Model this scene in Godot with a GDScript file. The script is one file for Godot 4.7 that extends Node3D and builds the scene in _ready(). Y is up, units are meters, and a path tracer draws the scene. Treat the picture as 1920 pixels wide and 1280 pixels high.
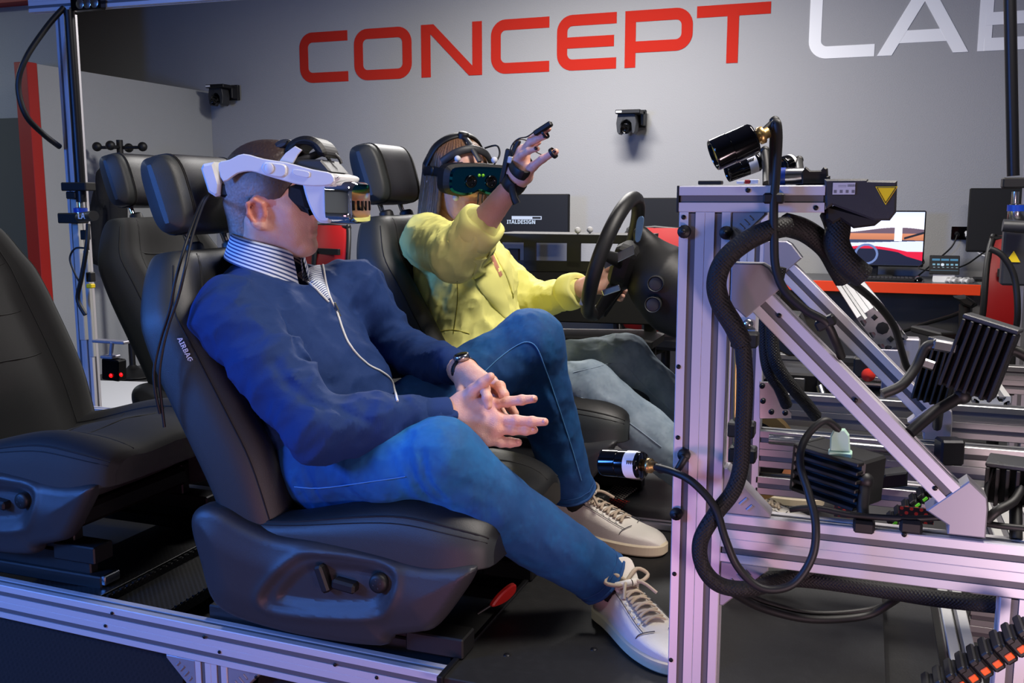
extends Node3D

# ---------------------------------------------------------------- geometry collector
class Geo:
	var v := PackedVector3Array()
	var n := PackedVector3Array()
	var u := PackedVector2Array()
	var c := PackedColorArray()
	var ix := PackedInt32Array()
	var col := Color(1, 1, 1)

	func put(p: Vector3, nn: Vector3, uv := Vector2.ZERO) -> int:
		v.append(p); n.append(nn); u.append(uv); c.append(col)
		return v.size() - 1

	func face(pts: Array, outward: Vector3) -> void:   # flat convex polygon facing outward
		var nn: Vector3 = (pts[1] - pts[0]).cross(pts[2] - pts[0])
		if nn.length_squared() < 1e-16 and pts.size() > 3:
			nn = (pts[2] - pts[0]).cross(pts[3] - pts[0])
		nn = nn.normalized()
		var flip := nn.dot(outward) < 0
		if flip: nn = -nn
		var b := v.size()
		for p in pts: put(p, nn)
		for i in range(1, pts.size() - 1):
			if flip: ix.append_array([b, b + i, b + i + 1])
			else: ix.append_array([b, b + i + 1, b + i])

	func box(cen: Vector3, size: Vector3, bs := Basis(), bev := 0.0015) -> void:
		var h := size * 0.5
		bev = minf(bev, minf(h.x, minf(h.y, h.z)) * 0.45)
		var P := func(sx: int, sy: int, sz: int, ax: int) -> Vector3:
			var q := Vector3(sx * h.x, sy * h.y, sz * h.z)
			for k in 3:
				if k != ax: q[k] -= signf(q[k]) * bev
			return cen + bs * q
		for ax in 3:
			for s in [-1, 1]:
				var pts := []
				for k in [[-1, -1], [1, -1], [1, 1], [-1, 1]]:
					var sg := [0, 0, 0]
					sg[ax] = s; sg[(ax + 1) % 3] = k[0]; sg[(ax + 2) % 3] = k[1]
					pts.append(P.call(sg[0], sg[1], sg[2], ax))
				var o := Vector3.ZERO
				o[ax] = s
				face(pts, bs * o)
		if bev <= 0: return
		for ax in 3:   # edges along ax
			var a1 := (ax + 1) % 3
			var a2 := (ax + 2) % 3
			for s1 in [-1, 1]:
				for s2 in [-1, 1]:
					var sa := [0, 0, 0]
					sa[a1] = s1; sa[a2] = s2
					var sb := sa.duplicate()
					sa[ax] = -1; sb[ax] = 1
					var o := Vector3.ZERO
					o[a1] = s1; o[a2] = s2
					face([P.call(sa[0], sa[1], sa[2], a1), P.call(sb[0], sb[1], sb[2], a1), P.call(sb[0], sb[1], sb[2], a2), P.call(sa[0], sa[1], sa[2], a2)], bs * o)
		for sx in [-1, 1]:
			for sy in [-1, 1]:
				for sz in [-1, 1]:
					face([P.call(sx, sy, sz, 0), P.call(sx, sy, sz, 1), P.call(sx, sy, sz, 2)], bs * Vector3(sx, sy, sz))

	func fix(v0: int, i0: int, smooth := true) -> void:   # orient the triangles added since v0/i0 outward by their signed volume, then normals
		var vol := 0.0
		var o := v[v0]
		for t in range(i0, ix.size(), 3):
			vol += (v[ix[t]] - o).dot((v[ix[t + 1]] - o).cross(v[ix[t + 2]] - o))
		if vol > 0:
			for t in range(i0, ix.size(), 3):
				var k := ix[t]
				ix[t] = ix[t + 1]; ix[t + 1] = k
		norms(v0, i0)

	func norms(v0: int, i0: int) -> void:
		for i in range(v0, v.size()): n[i] = Vector3.ZERO
		for t in range(i0, ix.size(), 3):
			var fn := (v[ix[t + 2]] - v[ix[t]]).cross(v[ix[t + 1]] - v[ix[t]])
			n[ix[t]] += fn; n[ix[t + 1]] += fn; n[ix[t + 2]] += fn
		for i in range(v0, v.size()):
			n[i] = n[i].normalized() if n[i].length_squared() > 1e-20 else Vector3.UP

	func cap(ring: PackedVector3Array, outward: Vector3) -> void:   # fan cap for star-shaped ring
		var m := Vector3.ZERO
		for p in ring: m += p
		m /= ring.size()
		var b := put(m, outward)
		for p in ring: put(p, outward)
		var nr := ring.size()
		for i in nr:
			var j := (i + 1) % nr
			var f := (ring[i] - m).cross(ring[j] - m)
			if f.dot(outward) < 0: ix.append_array([b, b + 1 + i, b + 1 + j])
			else: ix.append_array([b, b + 1 + j, b + 1 + i])

	func loft(rings: Array, caps := true, closed := true) -> void:   # rings of equal count
		var v0 := v.size()
		var i0 := ix.size()
		var m: int = rings[0].size()
		for r in rings.size():
			for k in m: put(rings[r][k], Vector3.UP, Vector2(float(k) / m, float(r) / (rings.size() - 1)))
		for r in rings.size() - 1:
			for k in (m if closed else m - 1):
				var a := v0 + r * m + k
				var b := v0 + r * m + (k + 1) % m
				ix.append_array([a, b, a + m, b, b + m, a + m])
		fix(v0, i0)
		if caps and closed:
			var R: int = rings.size()
			cap(rings[0], (cen(rings[0]) - cen(rings[1])).normalized())
			cap(rings[R - 1], (cen(rings[R - 1]) - cen(rings[R - 2])).normalized())

	func cen(r: PackedVector3Array) -> Vector3:
		var m := Vector3.ZERO
		for p in r: m += p
		return m / r.size()

	func tube(pts: Array, rad, sides := 8, caps := true, squash := 1.0, side_dir := Vector3.ZERO) -> void:   # rad: number or array
		var rings := []
		var prev := Vector3.ZERO
		for i in pts.size():
			var t: Vector3 = (pts[mini(i + 1, pts.size() - 1)] - pts[maxi(i - 1, 0)]).normalized()
			var s := prev - t * prev.dot(t)
			if prev == Vector3.ZERO:
				s = side_dir if side_dir != Vector3.ZERO else (Vector3.UP if absf(t.y) < 0.9 else Vector3.RIGHT)
				s = s - t * s.dot(t)
			s = s.normalized()
			prev = s
			var w := t.cross(s)
			var rr: float = rad[i] if rad is Array or rad is PackedFloat32Array else rad
			var ring := PackedVector3Array()
			for k in sides:
				var a := TAU * k / sides
				ring.append(pts[i] + (s * cos(a) + w * sin(a) * squash) * rr)
			rings.append(ring)
		loft(rings, caps)

	func lathe(prof: Array, at: Vector3, axis := Vector3.UP, seg := 20) -> void:   # prof: Vector2(radius, along axis); repeat a point for a sharp edge
		var x := axis.cross(Vector3.RIGHT if absf(axis.x) < 0.9 else Vector3.UP).normalized()
		var y := axis.cross(x).normalized()
		var v0 := v.size()
		var i0 := ix.size()
		for p in prof:
			for k in seg:
				var a := TAU * k / seg
				put(at + axis * p.y + (x * cos(a) + y * sin(a)) * maxf(p.x, 0.00001), Vector3.UP)
		for r in prof.size() - 1:
			if prof[r] == prof[r + 1]: continue
			for k in seg:
				var a := v0 + r * seg + k
				var b := v0 + r * seg + (k + 1) % seg
				ix.append_array([a, b, a + seg, b, b + seg, a + seg])
		fix(v0, i0)

	func prism(poly, z0: float, z1: float, xf := Transform3D(), bev := 0.0) -> void:   # polygon in xf's xy plane, extruded along its z
		var pp := PackedVector2Array(poly)
		var tri := Geometry2D.triangulate_polygon(pp)
		var inner := pp
		if bev > 0:
			var ar := 0.0
			for i in pp.size(): ar += pp[i].cross(pp[(i + 1) % pp.size()])
			inner = PackedVector2Array()
			for i in pp.size():
				var a := (pp[i] - pp[i - 1]).normalized()
				var b := (pp[(i + 1) % pp.size()] - pp[i]).normalized()
				var na := Vector2(-a.y, a.x) * signf(ar)
				var nb := Vector2(-b.y, b.x) * signf(ar)
				var mm := (na + nb)
				mm = mm / maxf(mm.length_squared() * 0.5, 0.3)
				inner.append(pp[i] + mm * bev)
		for s in [0, 1]:
			var z := z1 if s == 1 else z0
			var nn := xf.basis.z.normalized() * (1.0 if s == 1 else -1.0)
			var b := v.size()
			for p in inner: put(xf * Vector3(p.x, p.y, z), nn, p)
			for t in range(0, tri.size(), 3):
				var f := (v[b + tri[t + 1]] - v[b + tri[t]]).cross(v[b + tri[t + 2]] - v[b + tri[t]])
				if f.dot(nn) < 0: ix.append_array([b + tri[t], b + tri[t + 1], b + tri[t + 2]])
				else: ix.append_array([b + tri[t], b + tri[t + 2], b + tri[t + 1]])
		var area := 0.0
		for i in pp.size(): area += pp[i].cross(pp[(i + 1) % pp.size()])
		for i in pp.size():
			var j := (i + 1) % pp.size()
			var e := pp[j] - pp[i]
			if e.length() < 1e-6: continue
			var o2 := Vector2(e.y, -e.x) * signf(area)
			var out := xf.basis * Vector3(o2.x, o2.y, 0)
			face([xf * Vector3(pp[i].x, pp[i].y, z0 + bev), xf * Vector3(pp[j].x, pp[j].y, z0 + bev), xf * Vector3(pp[j].x, pp[j].y, z1 - bev), xf * Vector3(pp[i].x, pp[i].y, z1 - bev)], out)
			if bev > 0:
				face([xf * Vector3(pp[i].x, pp[i].y, z1 - bev), xf * Vector3(pp[j].x, pp[j].y, z1 - bev), xf * Vector3(inner[j].x, inner[j].y, z1), xf * Vector3(inner[i].x, inner[i].y, z1)], out + xf.basis.z)
				face([xf * Vector3(pp[i].x, pp[i].y, z0 + bev), xf * Vector3(pp[j].x, pp[j].y, z0 + bev), xf * Vector3(inner[j].x, inner[j].y, z0), xf * Vector3(inner[i].x, inner[i].y, z0)], out - xf.basis.z)

	func ball(at: Vector3, r: float, seg := 14) -> void:
		var p := []
		for i in 9: p.append(Vector2(sin(PI * i / 8.0) * r, -cos(PI * i / 8.0) * r))
		lathe(p, at, Vector3.UP, seg)

	func mesh(mat: Material = null, colors := false) -> ArrayMesh:
		var a := []
		a.resize(Mesh.ARRAY_MAX)
		a[Mesh.ARRAY_VERTEX] = v
		a[Mesh.ARRAY_NORMAL] = n
		a[Mesh.ARRAY_TEX_UV] = u
		if colors: a[Mesh.ARRAY_COLOR] = c
		a[Mesh.ARRAY_INDEX] = ix
		var m := ArrayMesh.new()
		m.add_surface_from_arrays(Mesh.PRIMITIVE_TRIANGLES, a)
		if mat: m.surface_set_material(0, mat)
		return m

# ---------------------------------------------------------------- smooth distance field, meshed as surface nets
class Field:
	var lo: Vector3
	var h: float
	var nx: int
	var ny: int
	var nz: int
	var f := PackedFloat32Array()

	func _init(a: Vector3, b: Vector3, cell: float) -> void:
		lo = a; h = cell
		nx = int((b.x - a.x) / h) + 2; ny = int((b.y - a.y) / h) + 2; nz = int((b.z - a.z) / h) + 2
		f.resize(nx * ny * nz)
		f.fill(1.0)

	func span(mn: Vector3, mx: Vector3) -> Array:
		var i0 := Vector3i(((mn - lo) / h).floor()).clamp(Vector3i.ZERO, Vector3i(nx - 1, ny - 1, nz - 1))
		var i1 := Vector3i(((mx - lo) / h).ceil()).clamp(Vector3i.ZERO, Vector3i(nx - 1, ny - 1, nz - 1))
		return [i0, i1]

	# tapered capsule; fl: a unit direction in which it is sq times thinner; op: 1 joins, -1 carves
	func cone(a: Vector3, ra: float, b: Vector3, rb: float, k := 0.02, fl := Vector3.ZERO, sq := 1.0, op := 1) -> void:
		var R := maxf(ra, rb) + k + 2.5 * h
		var s := span(a.min(b) - Vector3.ONE * R, a.max(b) + Vector3.ONE * R)
		var i0: Vector3i = s[0]
		var i1: Vector3i = s[1]
		var ab := b - a
		var il := 1.0 / maxf(ab.length_squared(), 1e-12)
		var ik := 0.25 / k
		var s1 := sq - 1.0
		for z in range(i0.z, i1.z + 1):
			for y in range(i0.y, i1.y + 1):
				var at := (z * ny + y) * nx + i0.x
				var p := lo + Vector3(i0.x, y, z) * h - a
				for x in range(i0.x, i1.x + 1):
					var t := clampf(p.dot(ab) * il, 0.0, 1.0)
					var q := p - ab * t
					if s1 != 0.0: q += fl * (q.dot(fl) * s1)
					var d := q.length() - ra - (rb - ra) * t
					var g := f[at]
					if op > 0:
						var w := k - absf(g - d)
						f[at] = (d if d < g else g) - (w * w * ik if w > 0.0 else 0.0)
					else:
						d = -d
						var w := k - absf(g - d)
						f[at] = (d if d > g else g) + (w * w * ik if w > 0.0 else 0.0)
					at += 1
					p.x += h

	func ell(cc: Vector3, r: Vector3, k := 0.02, bs := Basis(), op := 1) -> void:
		var m := maxf(r.x, maxf(r.y, r.z))
		var R := m + k + 2.5 * h
		var s := span(cc - Vector3.ONE * R, cc + Vector3.ONE * R)
		var i0: Vector3i = s[0]
		var i1: Vector3i = s[1]
		var inv := bs.inverse()
		var ir := Vector3(1 / r.x, 1 / r.y, 1 / r.z)
		var ik := 0.25 / k
		for z in range(i0.z, i1.z + 1):
			for y in range(i0.y, i1.y + 1):
				var at := (z * ny + y) * nx + i0.x
				for x in range(i0.x, i1.x + 1):
					var q := (inv * (lo + Vector3(x, y, z) * h - cc)) * ir
					var l := q.length()
					var gl := (q * ir).length()
					var d := l * (l - 1.0) / gl if gl > 1e-6 else -m * 0.5
					var g := f[at]
					if op > 0:
						var w := k - absf(g - d)
						f[at] = (d if d < g else g) - (w * w * ik if w > 0.0 else 0.0)
					else:
						d = -d
						var w := k - absf(g - d)
						f[at] = (d if d > g else g) + (w * w * ik if w > 0.0 else 0.0)
					at += 1

	func chain(pts: Array, rad: Array, k := 0.02, op := 1) -> void:
		for i in pts.size() - 1: cone(pts[i], rad[i], pts[i + 1], rad[i + 1], k, Vector3.ZERO, 1.0, op)

	# any change of the field near its surface: fn(p, d) -> new d
	func warp(fn, band := 0.03) -> void:
		for z in nz:
			for y in ny:
				var at := (z * ny + y) * nx
				for x in nx:
					var d := f[at]
					if d < band and d > -band: f[at] = fn.call(lo + Vector3(x, y, z) * h, d)
					at += 1

	func sample(p: Vector3) -> float:
		var q := Vector3i(((p - lo) / h).round()).clamp(Vector3i.ZERO, Vector3i(nx - 1, ny - 1, nz - 1))
		return f[(q.z * ny + q.y) * nx + q.x]

	func mesh_into(G: Geo, paint = null) -> void:
		var id := PackedInt32Array()
		id.resize(nx * ny * nz)
		id.fill(-1)
		var off := [0, 1, nx, nx + 1, nx * ny, nx * ny + 1, nx * ny + nx, nx * ny + nx + 1]
		var co := [Vector3(0, 0, 0), Vector3(1, 0, 0), Vector3(0, 1, 0), Vector3(1, 1, 0), Vector3(0, 0, 1), Vector3(1, 0, 1), Vector3(0, 1, 1), Vector3(1, 1, 1)]
		var ed := [[0, 1], [2, 3], [4, 5], [6, 7], [0, 2], [1, 3], [4, 6], [5, 7], [0, 4], [1, 5], [2, 6], [3, 7]]
		var far := 5.0 * h
		var o1: int = off[1]; var o2: int = off[2]; var o3: int = off[3]; var o4: int = off[4]; var o5: int = off[5]; var o6: int = off[6]; var o7: int = off[7]
		for z in nz - 1:
			for y in ny - 1:
				var at := (z * ny + y) * nx
				for x in nx - 1:
					var d0 := f[at]
					if d0 < far and d0 > -far:
						var neg := int(d0 < 0) + int(f[at + o1] < 0) + int(f[at + o2] < 0) + int(f[at + o3] < 0) + int(f[at + o4] < 0) + int(f[at + o5] < 0) + int(f[at + o6] < 0) + int(f[at + o7] < 0)
						if neg > 0 and neg < 8:
							var m := Vector3.ZERO
							var cnt := 0
							for e in ed:
								var va := f[at + off[e[0]]]
								var vb := f[at + off[e[1]]]
								if (va < 0) != (vb < 0):
									m += co[e[0]].lerp(co[e[1]], va / (va - vb))
									cnt += 1
							m /= cnt
							var g := Vector3(f[at + o1] + f[at + o3] + f[at + o5] + f[at + o7] - d0 - f[at + o2] - f[at + o4] - f[at + o6],
								f[at + o2] + f[at + o3] + f[at + o6] + f[at + o7] - d0 - f[at + o1] - f[at + o4] - f[at + o5],
								f[at + o4] + f[at + o5] + f[at + o6] + f[at + o7] - d0 - f[at + o1] - f[at + o2] - f[at + o3])
							var p := lo + (Vector3(x, y, z) + m) * h
							var gn := g.normalized() if g.length_squared() > 1e-16 else Vector3.UP
							if paint != null: G.col = paint.call(p, gn)
							id[at] = G.put(p, gn)
					at += 1
		G.col = Color(1, 1, 1)
		var st := [1, nx, nx * ny]
		for z in range(1, nz - 1):
			for y in range(1, ny - 1):
				var at := (z * ny + y) * nx + 1
				for x in range(1, nx - 1):
					if id[at] >= 0 or absf(f[at]) < far:
						for ax in 3:
							var a := f[at] < 0
							if a != (f[at + st[ax]] < 0):
								var s1: int = st[(ax + 1) % 3]
								var s2: int = st[(ax + 2) % 3]
								var q0 := id[at]
								var q1 := id[at - s1]
								var q2 := id[at - s1 - s2]
								var q3 := id[at - s2]
								if q0 >= 0 and q1 >= 0 and q2 >= 0 and q3 >= 0:
									if a: G.ix.append_array([q0, q2, q1, q0, q3, q2])
									else: G.ix.append_array([q0, q1, q2, q0, q2, q3])
					at += 1

# ---------------------------------------------------------------- naming and building
var used := {}

func nm(called: String) -> String:
	used[called] = used.get(called, -1) + 1
	return called if used[called] == 0 else "%s_%03d" % [called, used[called]]

func gpos(o: Node) -> Vector3:
	var p := Vector3.ZERO
	while o != self and o is Node3D:
		p += o.position
		o = o.get_parent()
	return p

func th(called: String, label: String, category: String, base := Vector3.ZERO, group := "") -> Node3D:
	var o := Node3D.new()
	o.name = nm(called)
	add_child(o, true)
	o.position = base
	tag(o, label, category, group)
	return o

func tag(o: Node, label: String, category: String, group := "") -> void:
	o.set_meta("label", label)
	o.set_meta("category", category)
	if group: o.set_meta("group", group)

# one named part, its shape given in world coordinates
func pt(parent: Node, called: String, G: Geo, mat: Material, label := "", colors := false) -> MeshInstance3D:
	return pm(parent, called, G.mesh(mat, colors), label)

func pm(parent: Node, called: String, mesh: Mesh, label := "", at := Vector3.ZERO) -> MeshInstance3D:
	var o := MeshInstance3D.new()
	o.name = called
	o.mesh = mesh
	parent.add_child(o, true)
	o.position = at - gpos(parent)
	o.cast_shadow = GeometryInstance3D.SHADOW_CASTING_SETTING_ON
	if label: o.set_meta("label", label)
	return o

func single(called: String, G: Geo, mat: Material, label: String, category: String, group := "", colors := false) -> MeshInstance3D:
	var o := pt(self, nm(called), G, mat, "", colors)
	tag(o, label, category, group)
	return o

func struct(called: String, G: Geo, mat: Material, label: String, category := "wall") -> MeshInstance3D:
	var o := single(called, G, mat, label, category)
	o.set_meta("kind", "structure")
	return o

# a smooth path through points
func path(pts: Array, step := 6) -> Array:
	var out := []
	for i in pts.size() - 1:
		var p0: Vector3 = pts[maxi(i - 1, 0)]
		var p3: Vector3 = pts[mini(i + 2, pts.size() - 1)]
		for k in step: out.append(pts[i].cubic_interpolate(pts[i + 1], p0, p3, float(k) / step))
	out.append(pts[-1])
	return out

func path2(pts: Array, step := 5, closed := true) -> PackedVector2Array:
	var out := PackedVector2Array()
	var m := pts.size()
	for i in (m if closed else m - 1):
		var p0: Vector2 = pts[(i - 1 + m) % m] if closed else pts[maxi(i - 1, 0)]
		var p3: Vector2 = pts[(i + 2) % m] if closed else pts[mini(i + 2, m - 1)]
		for k in step: out.append(pts[i].cubic_interpolate(pts[(i + 1) % m], p0, p3, float(k) / step))
	if not closed: out.append(pts[-1])
	return out

func frame(at: Vector3, z: Vector3, up := Vector3.UP) -> Transform3D:   # local z along z
	z = z.normalized()
	var x := up.cross(z).normalized()
	return Transform3D(Basis(x, z.cross(x), z), at)

# ---------------------------------------------------------------- materials
var M := {}
var tex := {}

func noise_tex(key: String, freq: float, octaves: int, bump := 0.0, ramp: Array = [], size := 256, kind := FastNoiseLite.TYPE_SIMPLEX_SMOOTH) -> NoiseTexture2D:
	var nt := NoiseTexture2D.new()
	var fn := FastNoiseLite.new()
	fn.seed = hash(key) % 1000
	fn.noise_type = kind
	fn.frequency = freq
	fn.fractal_octaves = octaves
	nt.noise = fn
	nt.width = size; nt.height = size
	nt.seamless = true
	if bump > 0:
		nt.as_normal_map = true
		nt.bump_strength = bump
	if ramp:
		var gr := Gradient.new()
		gr.offsets = PackedFloat32Array(range(ramp.size()).map(func(i): return float(i) / (ramp.size() - 1)))
		gr.colors = PackedColorArray(ramp)
		nt.color_ramp = gr
	tex[key] = nt
	return nt

func img_tex(key: String, w: int, hh: int, fn: Callable, normal := false, strength := 4.0) -> ImageTexture:
	var im := Image.create(w, hh, false, Image.FORMAT_RGBA8)
	for y in hh:
		for x in w: im.set_pixel(x, y, fn.call(x, y))
	if normal: im.bump_map_to_normal_map(strength)
	tex[key] = ImageTexture.create_from_image(im)
	return tex[key]

func mat(key: String, color: Color, rough := 0.6, metal := 0.0, nrm := "", scale := 10.0, nscale := 1.0) -> StandardMaterial3D:
	var m := StandardMaterial3D.new()
	m.albedo_color = color
	m.roughness = rough
	m.metallic = metal
	if nrm:
		m.normal_enabled = true
		m.normal_texture = tex[nrm]
		m.normal_scale = nscale
		m.uv1_triplanar = true
		m.uv1_scale = Vector3.ONE * scale
	M[key] = m
	return m

func emit(key: String, color: Color, energy: float) -> StandardMaterial3D:
	var m := mat(key, Color(0.02, 0.02, 0.02), 0.4)
	m.emission_enabled = true
	m.emission = color
	m.emission_energy_multiplier = energy
	return m

func make_materials() -> void:
	noise_tex("grain", 0.09, 3, 6.0, [], 256, FastNoiseLite.TYPE_CELLULAR)
	noise_tex("fine", 0.2, 2, 3.0)
	img_tex("weave", 64, 64, func(x, y):
		var k := 0.5 + 0.25 * sin(TAU * x / 8.0 + (PI if (y / 4) % 2 else 0.0)) + 0.25 * sin(TAU * y / 4.0)
		return Color(k, k, k), true, 3.0)
	img_tex("twill", 64, 64, func(x, y):
		var k := 0.5 + 0.5 * sin(TAU * (x + y) / 8.0)
		return Color(k, k, k), true, 2.0)
	img_tex("knit", 64, 64, func(x, y):
		var k := absf(sin(TAU * x / 16.0)) * (0.6 + 0.4 * sin(TAU * (y + 4.0 * absf(sin(TAU * x / 16.0))) / 8.0))
		return Color(k, k, k), true, 3.0)
	img_tex("braid", 64, 64, func(x, y):
		var k := 0.5 + 0.25 * sin(TAU * (x + y) / 8.0) + 0.25 * sin(TAU * (x - y) / 8.0)
		return Color(k, k, k), true, 6.0)
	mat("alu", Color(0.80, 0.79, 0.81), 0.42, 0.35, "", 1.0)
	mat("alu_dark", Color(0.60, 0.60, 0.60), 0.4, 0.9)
	mat("slot_shade", Color(0.36, 0.355, 0.37), 0.6, 0.2)  # dark grey painted in place of the shade deep in the slots
	mat("alu_white", Color(0.74, 0.74, 0.73), 0.5, 0.4)
	mat("cast", Color(0.60, 0.59, 0.62), 0.5, 0.55)
	mat("steel", Color(0.75, 0.75, 0.76), 0.22, 1.0)
	mat("chrome", Color(0.92, 0.92, 0.93), 0.04, 1.0)
	mat("dark_steel", Color(0.14, 0.14, 0.15), 0.4, 0.7)
	mat("black", Color(0.022, 0.022, 0.024), 0.55)
	mat("black_matte", Color(0.04, 0.04, 0.042), 0.8)
	mat("black_gloss", Color(0.02, 0.02, 0.025), 0.12)
	mat("rubber", Color(0.03, 0.03, 0.03), 0.55)
	mat("braided", Color(0.018, 0.018, 0.02), 0.7, 0.0, "braid", 22.0, 0.35)
	mat("plastic", Color(0.165, 0.17, 0.18), 0.48, 0.0, "grain", 45.0, 0.3)
	mat("leather", Color(0.085, 0.086, 0.09), 0.5, 0.0, "grain", 32.0, 0.35)
	mat("leather_side", Color(0.14, 0.145, 0.15), 0.48, 0.0, "grain", 32.0, 0.35)
	var lpn := mat("leather_painted", Color(1, 1, 1), 0.5, 0.0, "grain", 32.0, 0.35)
	lpn.vertex_color_use_as_albedo = true
	mat("cloth_black", Color(0.07, 0.07, 0.072), 0.85, 0.0, "weave", 30.0, 0.3)
	mat("stitch", Color(0.26, 0.26, 0.27), 0.7)
	mat("seam", Color(0.03, 0.03, 0.03), 0.8)
	mat("white", Color(0.85, 0.85, 0.85), 0.4)
	mat("white_matte", Color(0.82, 0.82, 0.82), 0.7)
	mat("orange", Color(0.95, 0.26, 0.03), 0.5)
	mat("red", Color(0.62, 0.08, 0.05), 0.55)
	mat("letter_red", Color(0.72, 0.12, 0.04), 0.95)
	mat("letter_white", Color(0.97, 0.97, 0.97), 0.9)
	mat("red_mesh", Color(0.66, 0.05, 0.05), 0.5)
	mat("yellow", Color(0.9, 0.78, 0.06), 0.5)
	mat("blue_ring", Color(0.05, 0.22, 0.62), 0.4)
	mat("brass", Color(0.72, 0.6, 0.38), 0.35, 0.9)
	var w := mat("wall", Color(0.66, 0.66, 0.66), 0.85, 0.0, "fine", 2.0, 0.15)
	w.albedo_color = Color(0.62, 0.62, 0.625)
	mat("wall_light", Color(0.60, 0.61, 0.62), 0.85, 0.0, "fine", 2.0, 0.15)
	mat("wall_dark", Color(0.30, 0.31, 0.30), 0.8)
	mat("ceiling", Color(0.55, 0.55, 0.55), 0.9)
	mat("floor", Color(0.22, 0.22, 0.22), 0.5)
	noise_tex("plate_tone", 0.02, 5, 0.0, [Color(0.035, 0.035, 0.037), Color(0.05, 0.05, 0.052), Color(0.09, 0.09, 0.09)], 512)
	var fp := mat("plate", Color(1, 1, 1), 0.6, 0.0, "fine", 3.0, 0.06)
	fp.albedo_texture = tex["plate_tone"]
	img_tex("perf", 64, 64, func(x, y):
		var d1 := Vector2(x - 32, y - 32).length()
		var d2 := 99.0
		for k in [Vector2(0, 0), Vector2(64, 0), Vector2(0, 64), Vector2(64, 64)]: d2 = minf(d2, (Vector2(x, y) - k).length())
		var s := smoothstep(14.0, 17.0, minf(d1, d2))
		return Color(0.004, 0.004, 0.004).lerp(Color(0.13, 0.13, 0.135), s))
	var pf := mat("perf", Color(1, 1, 1), 0.45, 0.3)
	pf.albedo_texture = tex["perf"]
	pf.uv1_triplanar = true
	pf.uv1_scale = Vector3.ONE * 70.0
	M["perf_dark"] = pf.duplicate()
	M.perf_dark.albedo_color = Color(0.55, 0.50, 0.52)
	M.perf_dark.metallic = 0.0
	M.perf_dark.roughness = 0.9
	mat("skin", Color(0.80, 0.55, 0.45), 0.5, 0.0, "fine", 6.0, 0.35)
	M.skin.subsurf_scatter_enabled = true
	M.skin.subsurf_scatter_strength = 0.12
	var sk := mat("skin_painted", Color(1, 1, 1), 0.5, 0.0, "fine", 6.0, 0.3)
	sk.vertex_color_use_as_albedo = true
	sk.subsurf_scatter_enabled = true
	sk.subsurf_scatter_strength = 0.1
	var pn := mat("painted", Color(1, 1, 1), 0.6, 0.0, "fine", 14.0, 0.8)
	pn.vertex_color_use_as_albedo = true
	var hr := mat("hair_painted", Color(1, 1, 1), 0.38, 0.0, "fine", 20.0, 0.8)
	hr.vertex_color_use_as_albedo = true
	var dn := mat("denim", Color(1, 1, 1), 0.8, 0.0, "twill", 75.0, 0.25)
	dn.vertex_color_use_as_albedo = true
	mat("sweater", Color(0.0, 0.17, 0.39), 0.85, 0.0, "knit", 62.0, 0.22)
	mat("blazer", Color(0.95, 0.935, 0.55), 0.8, 0.0, "weave", 60.0, 0.12)
	img_tex("stripes", 64, 64, func(x, y):
		return Color(0.86, 0.88, 0.92) if (y % 16) < 9 else Color(0.22, 0.30, 0.50))
	var st := mat("shirt", Color(1, 1, 1), 0.75)
	st.albedo_texture = tex["stripes"]
	mat("shoe_white", Color(0.80, 0.78, 0.74), 0.5, 0.0, "fine", 12.0, 0.5)
	mat("shoe_sole", Color(0.78, 0.73, 0.62), 0.6)
	mat("lace", Color(0.66, 0.60, 0.52), 0.8, 0.0, "weave", 60.0, 0.8)
	mat("green", Color(0.05, 0.25, 0.16), 0.6)
	mat("glass_reflection", Color(0.04, 0.30, 0.40), 0.05, 0.95)  # blue put into the colour for the reflection on a dark visor
	mat("desk", Color(0.30, 0.30, 0.31), 0.35)
	mat("cabinet", Color(0.36, 0.35, 0.32), 0.7)

# ---------------------------------------------------------------- scene
func _ready() -> void:
	set_view()
	make_materials()
	build_lights()
	build_room()
	build_background()
	build_rig()
	build_seats()
	build_tower()
	build_clutter()
	build_man()
	build_woman()

func set_view() -> void:
	var cam := Camera3D.new()
	cam.name = "camera"
	cam.fov = 39.15
	cam.near = 0.05
	cam.position = Vector3(0, 0.87, 0)
	cam.rotation_degrees = Vector3(-8.4, 20, 0)
	add_child(cam)
	var we := WorldEnvironment.new()
	we.name = "world_environment"
	var e := Environment.new()
	e.background_mode = Environment.BG_COLOR
	e.background_color = Color(0.05, 0.05, 0.06)
	e.tonemap_mode = Environment.TONE_MAPPER_LINEAR
	e.tonemap_exposure = 1.0
	e.sdfgi_enabled = true
	e.ssao_enabled = true
	e.ssil_enabled = true
	we.environment = e
	add_child(we)

# a ceiling panel: glowing diffuser in a frame, with its own light just below
func panel_light(at: Vector3, size: Vector2, energy: float, color: Color, label: String) -> void:
	var t := th("ceiling_light", label, "light", at, "ceiling panels")
	var g := Geo.new()
	for s in [-1, 1]:
		g.box(at + Vector3(s * size.x * 0.5, 0, 0), Vector3(0.03, 0.04, size.y + 0.03))
		g.box(at + Vector3(0, 0, s * size.y * 0.5), Vector3(size.x, 0.04, 0.03))
	pt(t, "frame", g, M.white)
	var d := Geo.new()
	d.box(at, Vector3(size.x - 0.03, 0.02, size.y - 0.03))
	pt(t, "diffuser", d, M.lamp_glow)
	var l := AreaLight3D.new()
	l.name = "light"
	l.area_size = size * 0.95
	l.light_color = color
	l.light_energy = energy
	l.area_range = 20.0
	l.shadow_enabled = true
	t.add_child(l, true)
	l.position = Vector3(0, -0.025, 0)
	l.rotation_degrees.x = -90

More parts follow.
